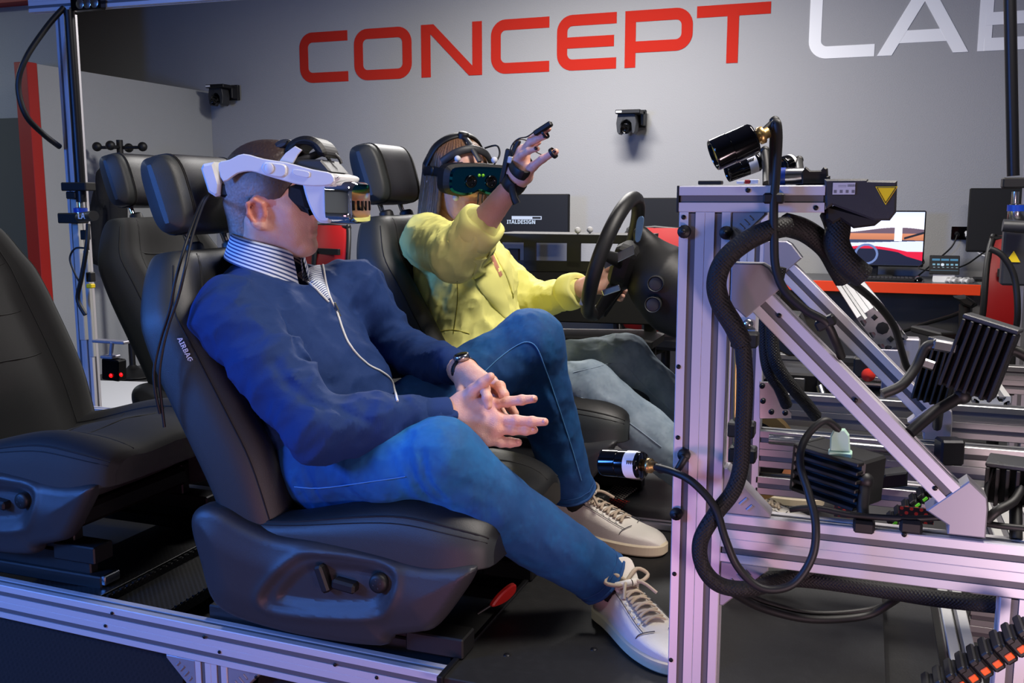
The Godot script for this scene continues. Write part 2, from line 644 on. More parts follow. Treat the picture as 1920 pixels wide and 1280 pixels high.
# a stage lamp on a stand, outside the picture
func stage_lamp(at: Vector3, aim: Vector3, size: Vector2, color: Color, energy: float, label: String) -> void:
	var t := th("stage_lamp", label, "stage light", Vector3(at.x, -0.36, at.z))
	var xf := frame(at, aim - at)
	var g := Geo.new()
	g.box(xf * Vector3(0, 0, -0.06), Vector3(size.x + 0.06, size.y + 0.06, 0.1), xf.basis, 0.01)
	pt(t, "housing", g, M.black)
	var d := Geo.new()
	d.box(xf * Vector3(0, 0, -0.005), Vector3(size.x, size.y, 0.012), xf.basis)
	pt(t, "lens", d, emit("stage_glow_" + label.substr(0, 4), color, 1.5))
	var s := Geo.new()
	s.tube([Vector3(at.x, -0.36, at.z), xf * Vector3(0, 0, -0.09)], 0.015)
	for k in 3: s.tube([Vector3(at.x, lerpf(-0.36, at.y, 0.4), at.z), Vector3(at.x + 0.3 * cos(k * TAU / 3), -0.36, at.z + 0.3 * sin(k * TAU / 3))], 0.01)
	pt(t, "stand", s, M.black)
	var l := AreaLight3D.new()
	l.name = "light"
	l.area_size = size
	l.light_color = color
	l.light_energy = energy
	l.area_range = 20.0
	l.shadow_enabled = true
	t.add_child(l, true)
	l.transform = Transform3D(xf.basis.rotated(xf.basis.y, PI), xf * Vector3(0, 0, 0.01) - t.position)

func build_lights() -> void:
	emit("lamp_glow", Color(1, 1, 1), 2.0)
	panel_light(Vector3(-1.6, 2.66, -4.95), Vector2(1.2, 0.5), 15.0, Color(1.0, 0.985, 0.97), "long white ceiling panel nearest the back wall lettering")
	panel_light(Vector3(0.6, 2.66, -1.9), Vector2(1.2, 0.5), 9.5, Color(1.0, 0.965, 0.93), "white ceiling panel above the aluminium tower")
	panel_light(Vector3(-1.6, 2.66, 1.3), Vector2(1.2, 0.5), 2.0, Color(0.95, 0.98, 1.0), "white ceiling panel added behind the camera as fill light")  # added fill panel, brightens the near faces
	panel_light(Vector3(-7.2, 2.66, -3.3), Vector2(1.2, 0.5), 5.0, Color(0.92, 0.97, 1.0), "white ceiling panel added to light the far left of the hall")  # added panel, there to brighten the wall at the far left
	stage_lamp(Vector3(-3.0, 1.25, 0.35), Vector3(-1.2, 0.4, -1.7), Vector2(0.8, 0.6), Color(0.28, 0.54, 1.0), 10.5, "blue stage lamp on a stand behind the camera")
	stage_lamp(Vector3(0.66, 0.12, -0.50), Vector3(0.0, 0.3, -1.5), Vector2(0.3, 0.25), Color(1.0, 0.86, 0.89), 1.1, "pink stage lamp on a low stand behind the camera")
	stage_lamp(Vector3(-0.55, -0.14, -0.45), Vector3(-0.9, -0.04, -1.55), Vector2(0.3, 0.12), Color(1.0, 0.66, 0.80), 0.32, "magenta stage lamp lying low before the platform rail")

func build_room() -> void:
	var g := Geo.new()
	g.box(Vector3(-2.0, -0.46, -1.6), Vector3(14.4, 0.2, 10.6))
	struct("floor", g, M.floor, "grey room floor under the raised aluminium rig", "floor")
	g = Geo.new()
	g.box(Vector3(-2.0, 2.8, -1.6), Vector3(14.4, 0.2, 10.6))
	struct("ceiling", g, M.ceiling, "pale ceiling above the whole lab", "ceiling")
	g = Geo.new()
	g.box(Vector3(-2.0, 1.17, -6.8), Vector3(14.4, 3.06, 0.2))
	struct("wall_back", g, M.wall, "large grey back wall that carries the big lettering")
	g = Geo.new()
	g.box(Vector3(5.1, 1.17, -1.6), Vector3(0.2, 3.06, 10.4))
	struct("wall_right", g, M.wall, "grey wall on the right, outside the picture")
	g = Geo.new()
	g.box(Vector3(-2.0, 1.17, 3.6), Vector3(14.4, 3.06, 0.2))
	struct("wall_front", g, M.wall_light, "grey wall behind the camera")
	g = Geo.new()
	g.box(Vector3(-9.1, 1.17, -1.6), Vector3(0.2, 3.06, 10.4))
	struct("wall_left", g, M.wall_light, "bluish grey wall far left behind the partition")
	# the low partition at the left, with a red end
	g = Geo.new()
	g.box(Vector3(-5.10, 0.687, -5.82), Vector3(0.1, 2.094, 1.76))
	struct("wall_partition", g, M.wall_light, "light grey partition standing out from the back wall, lower than it", "partition")
	g = Geo.new()
	g.box(Vector3(-5.10, 0.688, -4.895), Vector3(0.106, 2.10, 0.085), Basis(), 0.003)
	struct("trim_1", g, M.red, "red upright stripe on the free end of the grey partition", "trim")
	g = Geo.new()
	g.box(Vector3(-7.08, 1.17, -5.3), Vector3(3.84, 3.06, 0.1))
	struct("wall_side", g, M.wall_light, "bluish grey wall piece at the left edge, left of the mast")
	g = Geo.new()
	g.box(Vector3(-6.6, 0.535, -5.23), Vector3(2.3, 1.79, 0.04), Basis(), 0.004)
	struct("trim_3", g, M.wall_dark, "dark greenish wall panel at the left edge, left of the red stripe", "wall panel")
	g = Geo.new()
	g.box(Vector3(-6.4, 2.245, -5.19), Vector3(2.46, 0.14, 0.12))
	struct("trim_2", g, M.red, "red beam across the top left corner of the picture", "beam")
	# lettering
	var t := th("wall_lettering", "giant red and white wall lettering reading CONCEPT LAB", "sign", Vector3(-1.5, 1.69, -6.7))
	var spots := [["C", -4.20, -3.775], ["O", -3.72, -3.235], ["N", -3.156, -2.67], ["C", -2.60, -2.157], ["E", -2.10, -1.67], ["P", -1.61, -1.153], ["T", -1.12, -0.64], ["L", -0.394, 0.008], ["A", 0.024, 0.551], ["B", 0.60, 1.03]]
	for i in spots.size():
		var sp: Array = spots[i]
		var L := letter(sp[0], sp[1], sp[2], 1.770, 0.378)
		pt(t, "letter", L, M.letter_red if i < 7 else M.letter_white, ("red letter " if i < 7 else "white letter ") + sp[0])

func letter(ch: String, x0: float, x1: float, y0: float, hh: float) -> Geo:
	var w := (x1 - x0) / hh
	var s := 0.2
	var e := s * 0.5
	var arc := func(c: Vector2, r: float, a0: float, a1: float) -> Array:
		var o := []
		for k in 9:
			var a := deg_to_rad(lerpf(a0, a1, k / 8.0))
			o.append(c + Vector2(cos(a), sin(a)) * r)
		return o
	var R := 0.2
	var lines := []
	var cshape: Array = [Vector2(w, 1 - e)] + arc.call(Vector2(e + R, 1 - e - R), R, 90, 180) + arc.call(Vector2(e + R, e + R), R, 180, 270) + [Vector2(w, e)]
	match ch:
		"C": lines = [cshape]
		"O":
			lines = [[Vector2(w / 2, 1 - e)] + arc.call(Vector2(e + R, 1 - e - R), R, 90, 180) + arc.call(Vector2(e + R, e + R), R, 180, 270) + [Vector2(w / 2, e)],
				[Vector2(w / 2, e)] + arc.call(Vector2(w - e - R, e + R), R, -90, 0) + arc.call(Vector2(w - e - R, 1 - e - R), R, 0, 90) + [Vector2(w / 2, 1 - e)]]
		"N": lines = [[Vector2(e, 0), Vector2(e, 1)], [Vector2(w - e, 0), Vector2(w - e, 1)]]
		"E": lines = [cshape, [Vector2(e, 0.5), Vector2(w * 0.96, 0.5)]]
		"P": lines = [[Vector2(e, 0), Vector2(e, 1)], [Vector2(e, 1 - e)] + arc.call(Vector2(w - e - R * 0.9, 1 - e - R), R, 90, 0) + arc.call(Vector2(w - e - R * 0.9, 0.36 + R), R, 0, -90) + [Vector2(e, 0.36)]]
		"T": lines = [[Vector2(0, 1 - e), Vector2(w, 1 - e)], [Vector2(w / 2, 0), Vector2(w / 2, 1 - e)]]
		"L": lines = [[Vector2(e, 1)] + arc.call(Vector2(e + R, e + R), R, 180, 270) + [Vector2(w, e)]]
		"A": lines = [[Vector2(w * 0.24, 0.29), Vector2(w * 0.76, 0.29)]]
		"B": lines = [[Vector2(e, 0), Vector2(e, 1)], [Vector2(e, 1 - e)] + arc.call(Vector2(w - e - 0.16, 1 - e - 0.2), 0.2, 90, -90) + [Vector2(e, 0.5)], [Vector2(e, 0.5)] + arc.call(Vector2(w - e - 0.12, e + 0.2), 0.2, 90, -90) + [Vector2(e, e)]]
	var polys := []
	for l in lines: polys.append_array(Geometry2D.offset_polyline(PackedVector2Array(l), e, Geometry2D.JOIN_MITER, Geometry2D.END_BUTT))
	if ch == "N": polys.append(PackedVector2Array([Vector2(0.02, 1), Vector2(s * 1.35, 1), Vector2(w - 0.02, 0), Vector2(w - s * 1.35, 0)]))
	if ch == "A":
		polys.append(PackedVector2Array([Vector2(0, 0), Vector2(s * 1.15, 0), Vector2(w * 0.5, 0.84), Vector2(w * 0.5, 1), Vector2(w * 0.5 - 0.14, 1)]))
		polys.append(PackedVector2Array([Vector2(w, 0), Vector2(w - s * 1.15, 0), Vector2(w * 0.5, 0.84), Vector2(w * 0.5, 1), Vector2(w * 0.5 + 0.14, 1)]))
	var g := Geo.new()
	for i in polys.size():
		g.prism(polys[i], 0.0, 0.003 + 0.0006 * i, Transform3D(Basis().scaled(Vector3(hh, hh, 1)), Vector3(x0, y0, -6.7)))
	return g

# ---------------------------------------------------------------- background along the walls
func screen_mat(key: String, w: int, hh: int, energy: float, fn: Callable) -> StandardMaterial3D:
	var tx := img_tex(key, w, hh, fn)
	var m := mat(key, Color(0.01, 0.01, 0.01), 0.6)
	m.emission_enabled = true
	m.emission = Color(0, 0, 0)
	m.emission_operator = BaseMaterial3D.EMISSION_OP_ADD
	m.emission_texture = tx
	m.emission_energy_multiplier = energy
	return m

func screen_quad(cen: Vector3, w: float, hh: float, bs := Basis()) -> Geo:   # thin lit face with its picture
	var g := Geo.new()
	var a := [Vector3(-w / 2, hh / 2, 0), Vector3(w / 2, hh / 2, 0), Vector3(w / 2, -hh / 2, 0), Vector3(-w / 2, -hh / 2, 0)]
	var uv := [Vector2(0, 0), Vector2(1, 0), Vector2(1, 1), Vector2(0, 1)]
	for i in 4: g.put(cen + bs * a[i], bs.z, uv[i])
	g.ix.append_array([0, 1, 2, 0, 2, 3])
	return g

func monitor(cen: Vector3, w: float, hh: float, desk_y: float, scr: Material, label: String) -> Node3D:
	var t := th("monitor", label, "monitor", Vector3(cen.x, desk_y, cen.z), "")
	var g := Geo.new()
	g.box(cen + Vector3(0, 0, -0.02), Vector3(w + 0.016, hh + 0.02, 0.035), Basis(), 0.006)
	pt(t, "casing", g, M.black)
	pt(t, "screen", screen_quad(cen + Vector3(0, 0.002, -0.0005 + 0.0005), w, hh), scr)
	g = Geo.new()
	g.box(Vector3(cen.x, (desk_y + cen.y) * 0.5, cen.z - 0.055), Vector3(0.06, cen.y - desk_y, 0.03), Basis(), 0.005)
	g.box(Vector3(cen.x, desk_y + 0.008, cen.z - 0.03), Vector3(0.24, 0.016, 0.19), Basis(), 0.006)
	pt(t, "stand", g, M.black)
	return t

func office_chair(at: Vector3, face_dir: Vector3, label: String, group := "") -> void:
	var t := th("office_chair", label, "chair", at, group)
	var xf := frame(at, face_dir)
	var sh := Geo.new()
	var rings := []
	for i in 15:
		var a := i / 14.0
		var ring := PackedVector3Array()
		for k in 13:
			var b := k / 12.0 * 2.0 - 1.0
			var ww := 0.235 * (1.0 - 0.25 * pow(absf(a * 2.0 - 0.9), 2.6))
			var q := Vector3(b * ww, 0.52 + a * 0.56, -0.24 + 0.05 * b * b - 0.08 * sin(a * PI) + 0.05)
			ring.append(xf * q)
		for k in range(12, -1, -1):
			var b := k / 12.0 * 2.0 - 1.0
			var ww := 0.235 * (1.0 - 0.25 * pow(absf(a * 2.0 - 0.9), 2.6))
			ring.append(xf * Vector3(b * ww, 0.52 + a * 0.56, -0.252 + 0.05 * b * b - 0.08 * sin(a * PI) + 0.05))
		rings.append(ring)
	sh.loft(rings)
	pt(t, "backrest", sh, M.red_mesh, "red backrest")
	var fr := Geo.new()
	for s in [-1, 1]:
		var pts := []
		for i in 15:
			var a := i / 14.0
			pts.append(xf * Vector3(s * 0.235 * (1.0 - 0.25 * pow(absf(a * 2.0 - 0.9), 2.6)), 0.52 + a * 0.56, -0.145 - 0.08 * sin(a * PI)))
		fr.tube(pts, 0.014)
	fr.tube([xf * Vector3(-0.18, 1.065, -0.15), xf * Vector3(0, 1.08, -0.19), xf * Vector3(0.18, 1.065, -0.15)], 0.013)
	fr.box(xf * Vector3(0, 0.93, -0.255), Vector3(0.40, 0.035, 0.02), xf.basis)
	fr.tube(path([xf * Vector3(0, 0.40, -0.02), xf * Vector3(0, 0.42, -0.27), xf * Vector3(0, 0.62, -0.295), xf * Vector3(0, 0.93, -0.265)], 5), 0.02)
	pt(t, "frame", fr, M.black)
	var se := Geo.new()
	var outl := path2([Vector2(-0.24, -0.2), Vector2(0, -0.225), Vector2(0.24, -0.2), Vector2(0.25, 0.1), Vector2(0.2, 0.25), Vector2(0, 0.27), Vector2(-0.2, 0.25), Vector2(-0.25, 0.1)], 4)
	se.prism(outl, -0.03, 0.045, Transform3D(xf.basis * Basis(Vector3.RIGHT, -PI / 2) * Basis(Vector3(1, 0, 0), Vector3(0, -1, 0), Vector3(0, 0, 1)), xf * Vector3(0, 0.45, 0)), 0.02)
	pt(t, "seat", se, M.black_matte)
	for s in [-1, 1]:
		var ar := Geo.new()
		ar.tube(path([xf * Vector3(s * 0.2, 0.42, 0), xf * Vector3(s * 0.3, 0.45, 0), xf * Vector3(s * 0.31, 0.62, -0.01)], 4), 0.018)
		ar.box(xf * Vector3(s * 0.31, 0.645, 0.02), Vector3(0.08, 0.03, 0.25), xf.basis, 0.012)
		pt(t, "armrest", ar, M.black)
	var co := Geo.new()
	co.tube([xf * Vector3(0, 0.07, 0), xf * Vector3(0, 0.42, 0)], 0.026, 12)
	pt(t, "column", co, M.dark_steel)
	var ba := Geo.new()
	for k in 5:
		var dv := Vector3(sin(k * TAU / 5), 0, cos(k * TAU / 5))
		ba.tube([xf * Vector3(0, 0.1, 0), xf * (dv * 0.3 + Vector3(0, 0.065, 0))], [0.028, 0.015])
	pt(t, "base", ba, M.black)
	for k in 5:
		var dv := Vector3(sin(k * TAU / 5), 0, cos(k * TAU / 5))
		var ca := Geo.new()
		ca.tube([xf * (dv * 0.3 + Vector3(0, 0.028, 0)) + dv.cross(Vector3.UP) * 0.02, xf * (dv * 0.3 + Vector3(0, 0.028, 0)) - dv.cross(Vector3.UP) * 0.02], 0.028, 12)
		pt(t, "caster", ca, M.black)

func wall_camera(at: Vector3, label: String) -> void:   # a pan-tilt camera hung from a wall bracket; at: middle of its front under the bracket
	var t := th("wall_camera", label, "camera", at, "")
	var g := Geo.new()
	g.box(at + Vector3(0.015, 0.055, -0.02), Vector3(0.17, 0.026, 0.16), Basis(), 0.004)
	g.box(at + Vector3(0.09, 0.02, -0.09), Vector3(0.02, 0.1, 0.08), Basis(), 0.004)
	g.box(at + Vector3(0.05, 0.02, -0.14), Vector3(0.1, 0.12, 0.03), Basis(), 0.004)
	pt(t, "bracket", g, M.black)
	var lb := Geo.new()
	lb.box(at + Vector3(-0.045, 0.055, 0.061), Vector3(0.04, 0.014, 0.003))
	pt(t, "badge", lb, M.white)
	g = Geo.new()
	g.prism(path2([Vector2(-0.06, 0.04), Vector2(0.06, 0.04), Vector2(0.062, -0.075), Vector2(0.04, -0.085), Vector2(0.034, -0.02), Vector2(0, 0.005), Vector2(-0.034, -0.02), Vector2(-0.04, -0.085), Vector2(-0.062, -0.075)], 2), -0.06, 0.03, Transform3D(Basis(), at), 0.003)
	pt(t, "yoke", g, M.plastic)
	g = Geo.new()
	var dv := Vector3(-0.1, -0.35, 1).normalized()
	g.lathe([Vector2(0.0, -0.05), Vector2(0.034, -0.045), Vector2(0.04, -0.01), Vector2(0.036, 0.03), Vector2(0.036, 0.03), Vector2(0.03, 0.03), Vector2(0.03, 0.055), Vector2(0.03, 0.055), Vector2(0.024, 0.055), Vector2(0.024, 0.045), Vector2(0.0, 0.042)], at + Vector3(0, -0.045, 0), dv)
	pt(t, "lens_barrel", g, M.black_gloss)

func build_background() -> void:
	var dy := 0.385
	# desk
	var t := th("desk", "long grey desk with an orange front edge along the back wall", "desk", Vector3(-1.5, -0.36, -6.4))
	var g := Geo.new()
	g.box(Vector3(-1.5, dy - 0.02, -6.40), Vector3(4.3, 0.04, 0.58), Basis(), 0.002)
	pt(t, "desktop", g, M.desk)
	g = Geo.new()
	g.box(Vector3(-1.5, dy - 0.031, -6.10), Vector3(4.3, 0.062, 0.02), Basis(), 0.002)
	pt(t, "front_edge", g, M.orange, "orange front edge")
	g = Geo.new()
	g.box(Vector3(-1.5, 0.02, -6.5), Vector3(4.2, 0.66, 0.03))
	pt(t, "back_panel", g, M.cabinet)
	for x in [-3.6, -1.5, 0.6]:
		g = Geo.new()
		g.box(Vector3(x, 0.0, -6.4), Vector3(0.04, 0.70, 0.5))
		pt(t, "leg", g, M.cabinet)
	# monitors
	var logo := screen_mat("logo_screen", 256, 160, 1.0, func(x, y):
		var c := Color(0.012, 0.02, 0.045)
		if x > 80 and x < 176 and y > 76 and y < 90 and not (x > 146 and x < 173 and y > 79 and y < 87): c = Color(0.8, 0.85, 0.95)
		return c)
	var m1 := monitor(Vector3(-2.222, 0.749, -6.400) + Vector3(0, 0, 0), 0.60, 0.30, dy, logo, "dark monitor with a white bar logo, left of the steering wheel")
	var tx := TextMesh.new()
	tx.text = "ITALDESIGN"
	tx.font = sysfont("Droid Sans", 800)
	tx.font_size = 32
	tx.pixel_size = 0.00115
	tx.depth = 0.002
	tx.material = emit("logo_text", Color(0.8, 0.86, 0.95), 1.0)
	pm(m1, "screen_text", tx, "", Vector3(-2.261, 0.715, -6.398))
	var dark := mat("dark_screen", Color(0.012, 0.014, 0.02), 0.6)
	monitor(Vector3(-1.156, 0.738, -6.400), 0.55, 0.27, dy, dark, "dark blank monitor behind the top of the upright post")
	monitor(Vector3(0.765, 0.748, -6.400), 0.34, 0.36, dy, dark, "dark blank monitor at the right end of the desk")
	var car := screen_mat("car_screen", 320, 200, 1.7, func(x, y):
		var fx: float = x / 320.0
		var fy: float = y / 200.0
		var c := Color(0.75, 0.8, 0.95).lerp(Color(0.95, 0.93, 0.95), fy * 2.0)
		var hill := 0.34 + 0.05 * sin(fx * 5.0 + 1.0)
		if fy > hill: c = Color(0.35, 0.28, 0.34)
		if fy > 0.40: c = Color(0.72, 0.46, 0.34).lerp(Color(0.6, 0.36, 0.25), (fy - 0.4) * 5.0)
		if fy > 0.52 + 0.06 * (fx - 0.5) * (fx - 0.5): c = Color(0.16, 0.2, 0.32)
		if fy > 0.60 - 0.06 * fx: c = Color(0.75, 0.78, 0.88)
		var dash := 0.74 - 0.10 * sin(clampf(fx * 1.2, 0, 1) * PI)
		if fy > dash: c = Color(0.75, 0.06, 0.2)
		if fy > dash + 0.05 + maxf(0.0, fx - 0.75) * 0.5: c = Color(0.04, 0.07, 0.17)
		var wd := Vector2((fx - 0.42) * 1.6, fy - 0.8).length()
		if wd > 0.16 and wd < 0.2: c = Color(0.35, 0.42, 0.6)
		if fx > 0.70 and fx < 0.78 and fy > 0.12 and fy < 0.55: c = Color(0.9, 0.93, 1.0)
		if absf((fy - 0.44) + (fx - 0.9) * 0.55) < 0.02 and fx > 0.8: c = Color(0.06, 0.08, 0.14)
		return c)
	monitor(Vector3(0.067, 0.631, -6.400), 0.56, 0.325, dy, car, "bright monitor showing a rendered car cockpit in a desert")
	# desk things
	var kb := Geo.new()
	var kc := Vector3(0.121, 0.443, -6.220)
	kb.box(Vector3(kc.x, dy + 0.009, kc.z), Vector3(0.36, 0.016, 0.12), Basis(), 0.004)
	t = th("keyboard", "black keyboard on the desk in front of the bright monitor", "keyboard", Vector3(kc.x, dy, kc.z))
	pt(t, "body", kb, M.black)
	var kk := Geo.new()
	for r in 5:
		for k in 15: kk.box(Vector3(kc.x - 0.16 + k * 0.0228, dy + 0.02, kc.z - 0.045 + r * 0.022), Vector3(0.018, 0.008, 0.017), Basis(), 0.002)
	pt(t, "keys", kk, M.plastic).set_meta("kind", "stuff")
	var ms := Geo.new()
	var mc := Vector3(0.321, 0.426, -6.220)
	var rings := []
	for i in 9:
		var a := i / 8.0 * PI
		var ring := PackedVector3Array()
		for k in 12:
			var b := TAU * k / 12
			ring.append(Vector3(mc.x + cos(b) * 0.034 * sin(maxf(a, 0.02)), dy + 0.001 + maxf(0.0, sin(b)) * 0.036 * sin(maxf(a, 0.02)), mc.z - cos(a) * 0.055))
		rings.append(ring)
	ms.loft(rings)
	single("computer_mouse", ms, M.black_gloss, "glossy black computer mouse on the desk beside the keyboard", "mouse")
	t = th("tablet", "small tablet with a lit settings screen propped on the desk", "tablet", Vector3(0.466, 0.431, -6.250))
	var tb := Basis(Vector3.RIGHT, -0.3)
	var tc := Vector3(0.463, 0.488, -6.250)
	g = Geo.new()
	g.box(tc + tb * Vector3(0, 0, -0.008), Vector3(0.165, 0.115, 0.012), tb, 0.004)
	pt(t, "casing", g, M.black)
	pt(t, "screen", screen_quad(tc, 0.15, 0.098, tb), screen_mat("tablet_screen", 128, 84, 0.9, func(x, y):
		var c := Color(0.01, 0.03, 0.05)
		if y > 10 and y < 22 and x % 42 > 4: c = Color(0.25, 0.5, 0.65)
		if y > 36 and y < 46 and x % 21 > 7: c = Color(0.5, 0.7, 0.8)
		if y > 54 and y < 58 and x % 21 > 10: c = Color(0.6, 0.7, 0.75)
		if y > 70 and y < 73: c = Color(0.35, 0.5, 0.6)
		if Vector2(x - 54, y - 42).length() < 8: c = Color(0.9, 0.95, 1.0)
		return c))
	g = Geo.new()
	g.prism([Vector2(0, 0), Vector2(0.06, 0), Vector2(0.02, 0.05)], -0.06, 0.06, Transform3D(Basis(Vector3(0, 0, -1), Vector3.UP, Vector3(1, 0, 0)), Vector3(tc.x, dy, tc.z + 0.02)), 0.002)
	pt(t, "stand", g, M.white)
	var bg := Field.new(Vector3(0.44, dy - 0.01, -6.33), Vector3(0.66, dy + 0.08, -6.12), 0.006)
	for k in 6: bg.ell(Vector3(0.49 + k * 0.022, dy + 0.012, -6.22 + 0.02 * sin(k * 2.1)), Vector3(0.025, 0.016, 0.03), 0.012)
	bg.warp(func(p, d): return d + 0.006 * sin(p.x * 190.0 + p.z * 120.0))
	g = Geo.new()
	bg.mesh_into(g)
	single("plastic_bag", g, M.white, "crumpled white plastic bag on the desk in front of the tablet", "bag")
	# socket
	t = th("wall_socket", "black wall socket with a white and a black plug above the desk", "socket", Vector3(0.586, 0.661, -6.700))
	var sc := Vector3(0.585, 0.661, -6.695)
	g = Geo.new()
	g.box(sc, Vector3(0.125, 0.082, 0.014), Basis(), 0.004)
	pt(t, "cover", g, M.black_gloss)
	g = Geo.new()
	g.tube([sc + Vector3(0.025, 0.005, 0.0), sc + Vector3(0.025, 0.0, 0.04), sc + Vector3(0.027, -0.02, 0.055)], 0.012)
	pt(t, "plug", g, M.white)
	g = Geo.new()
	g.tube([sc + Vector3(-0.03, 0.0, 0.0), sc + Vector3(-0.03, -0.01, 0.045)], 0.014)
	pt(t, "plug", g, M.black)
	cable("power_cable", [sc + Vector3(0.027, -0.02, 0.055), Vector3(0.638, 0.588, -6.620), Vector3(0.687, 0.537, -6.600), Vector3(0.755, 0.502, -6.550), Vector3(0.78, dy + 0.004, -6.5)], 0.005, M.white, "white power cable hanging from the socket to the right desk end", "cable")
	cable("power_cable", [sc + Vector3(-0.03, -0.01, 0.045), Vector3(0.526, 0.580, -6.620), Vector3(0.453, 0.502, -6.600), Vector3(0.33, dy + 0.004, -6.55)], 0.005, M.black, "black power cable hanging from the socket down behind the tablet", "cable")
	cable("desk_cable", [Vector3(0.319, 0.489, -6.500), Vector3(0.339, 0.519, -6.450), Vector3(0.359, 0.489, -6.400), Vector3(0.326, 0.459, -6.350), Vector3(0.380, 0.444, -6.350), Vector3(0.419, 0.448, -6.400)], 0.004, M.black, "tangle of black cable beside the lit monitor", "cable")
	cable("desk_cable", [Vector3(0.540, 0.467, -6.300), Vector3(0.603, 0.488, -6.400), Vector3(0.669, 0.529, -6.500), Vector3(0.727, 0.564, -6.600)], 0.005, M.black, "black cable running from the tablet to the right", "cable")
	# chairs
	office_chair(Vector3(-2.95, -0.36, -5.2), Vector3(0.35, 0, -1), "red mesh office chair seen between the two front headrests", "")
	office_chair(Vector3(-1.02, -0.36, -5.35), Vector3(0.2, 0, -1), "red mesh office chair behind the steering wheel and the post", "")
	office_chair(Vector3(0.60, -0.36, -4.75), Vector3(-0.45, 0, -0.9), "red office chair at the right edge by the desk end", "")
	wall_camera(Vector3(-1.542, 1.400, -6.520), "black pan tilt camera on the wall below the letter P")
	wall_camera(Vector3(-4.847, 1.696, -6.520), "black pan tilt camera in the corner above the partition")
	# coat stand
	var b := Vector3(-4.792, 0.520, -5.350)
	t = th("coat_stand", "black coat stand with knobbed arms before the grey partition", "coat stand", Vector3(b.x, -0.36, b.z))
	g = Geo.new()
	var ty: float = Vector3(-4.737, 1.272, -5.350).y
	g.tube([Vector3(b.x, -0.34, b.z), Vector3(b.x, ty, b.z)], 0.022, 12)
	g.lathe([Vector2(0, 0), Vector2(0.19, 0), Vector2(0.19, 0.02), Vector2(0.05, 0.05), Vector2(0.022, 0.08)], Vector3(b.x, -0.36, b.z))
	pt(t, "pole", g, M.black)
	for k in 4:
		var dv := Vector3(cos(0.35 + k * PI / 2), 0, -sin(0.35 + k * PI / 2))
		g = Geo.new()
		g.tube([Vector3(b.x, ty - 0.05, b.z), Vector3(b.x, ty - 0.05, b.z) + dv * 0.15], 0.011)
		g.ball(Vector3(b.x, ty - 0.045, b.z) + dv * 0.155, 0.032)
		pt(t, "arm", g, M.black)
	var fl := Field.new(b + Vector3(-0.32, -0.55, -0.25), b + Vector3(0.2, 0.80, 0.25), 0.014)
	var by := b.y
	fl.cone(Vector3(-4.845, 1.100, -5.300), 0.05, Vector3(-4.950, 0.520, -5.300), 0.10, 0.05)
	fl.cone(Vector3(-4.769, 1.082, -5.300), 0.05, Vector3(-4.846, 0.485, -5.300), 0.09, 0.05)
	fl.cone(Vector3(-4.818, 1.027, -5.220), 0.05, Vector3(-4.950, 0.632, -5.250), 0.055, 0.03)
	fl.warp(func(p, d): return d + 0.010 * sin(p.x * 60.0 + p.z * 45.0))
	g = Geo.new()
	fl.mesh_into(g)
	single("coat", g, M.black_matte, "black coat hanging from the coat stand behind the rear seat", "coat")

func sysfont(n: String, weight: int) -> SystemFont:
	var f := SystemFont.new()
	f.font_names = PackedStringArray([n])
	f.font_weight = weight
	return f

func cable(called: String, pts: Array, r: float, m: Material, label: String, category := "cable", group := "", step := 7) -> MeshInstance3D:
	var g := Geo.new()
	g.tube(path(pts, step), r, 8)
	return single(called, g, m, label, category, group)

# ---------------------------------------------------------------- aluminium profiles
func prof_poly(w: float, hh: float) -> PackedVector2Array:   # outline of a slotted profile, w by hh, a slot every 40 mm
	var o := PackedVector2Array()
	var sides := [[Vector2(-w / 2, -hh / 2), Vector2(1, 0), w], [Vector2(w / 2, -hh / 2), Vector2(0, 1), hh], [Vector2(w / 2, hh / 2), Vector2(-1, 0), w], [Vector2(-w / 2, hh / 2), Vector2(0, -1), hh]]
	var so := 0.0055
	for sd in sides:
		var a: Vector2 = sd[0]
		var d: Vector2 = sd[1]
		var inn := Vector2(-d.y, d.x)
		o.append(a + d * 0.0015)
		var k := int(round(sd[2] / 0.04))
		for i in k:
			var c: Vector2 = a + d * (0.02 + 0.04 * i) * (sd[2] / (0.04 * k))
			o.append_array([c - d * so, c - d * so + inn * 0.002, c - d * 0.0095 + inn * 0.002, c - d * 0.0095 + inn * 0.006, c - d * 0.0038 + inn * 0.0145, c + d * 0.0038 + inn * 0.0145, c + d * 0.0095 + inn * 0.006, c + d * 0.0095 + inn * 0.002, c + d * so + inn * 0.002, c + d * so])
			if i < k - 1:   # hairline joint between modules
				var m: Vector2 = c + d * 0.02
				o.append_array([m - d * 0.0008, m + inn * 0.0012, m + d * 0.0008])
		o.append(a + d * (sd[2] - 0.0015))
	return o

func profile(G: Geo, a: Vector3, b: Vector3, w: float, hh: float, up := Vector3.UP) -> void:
	var xf := frame(a, b - a, up)
	G.prism(prof_poly(w, hh), 0.0, a.distance_to(b), xf)

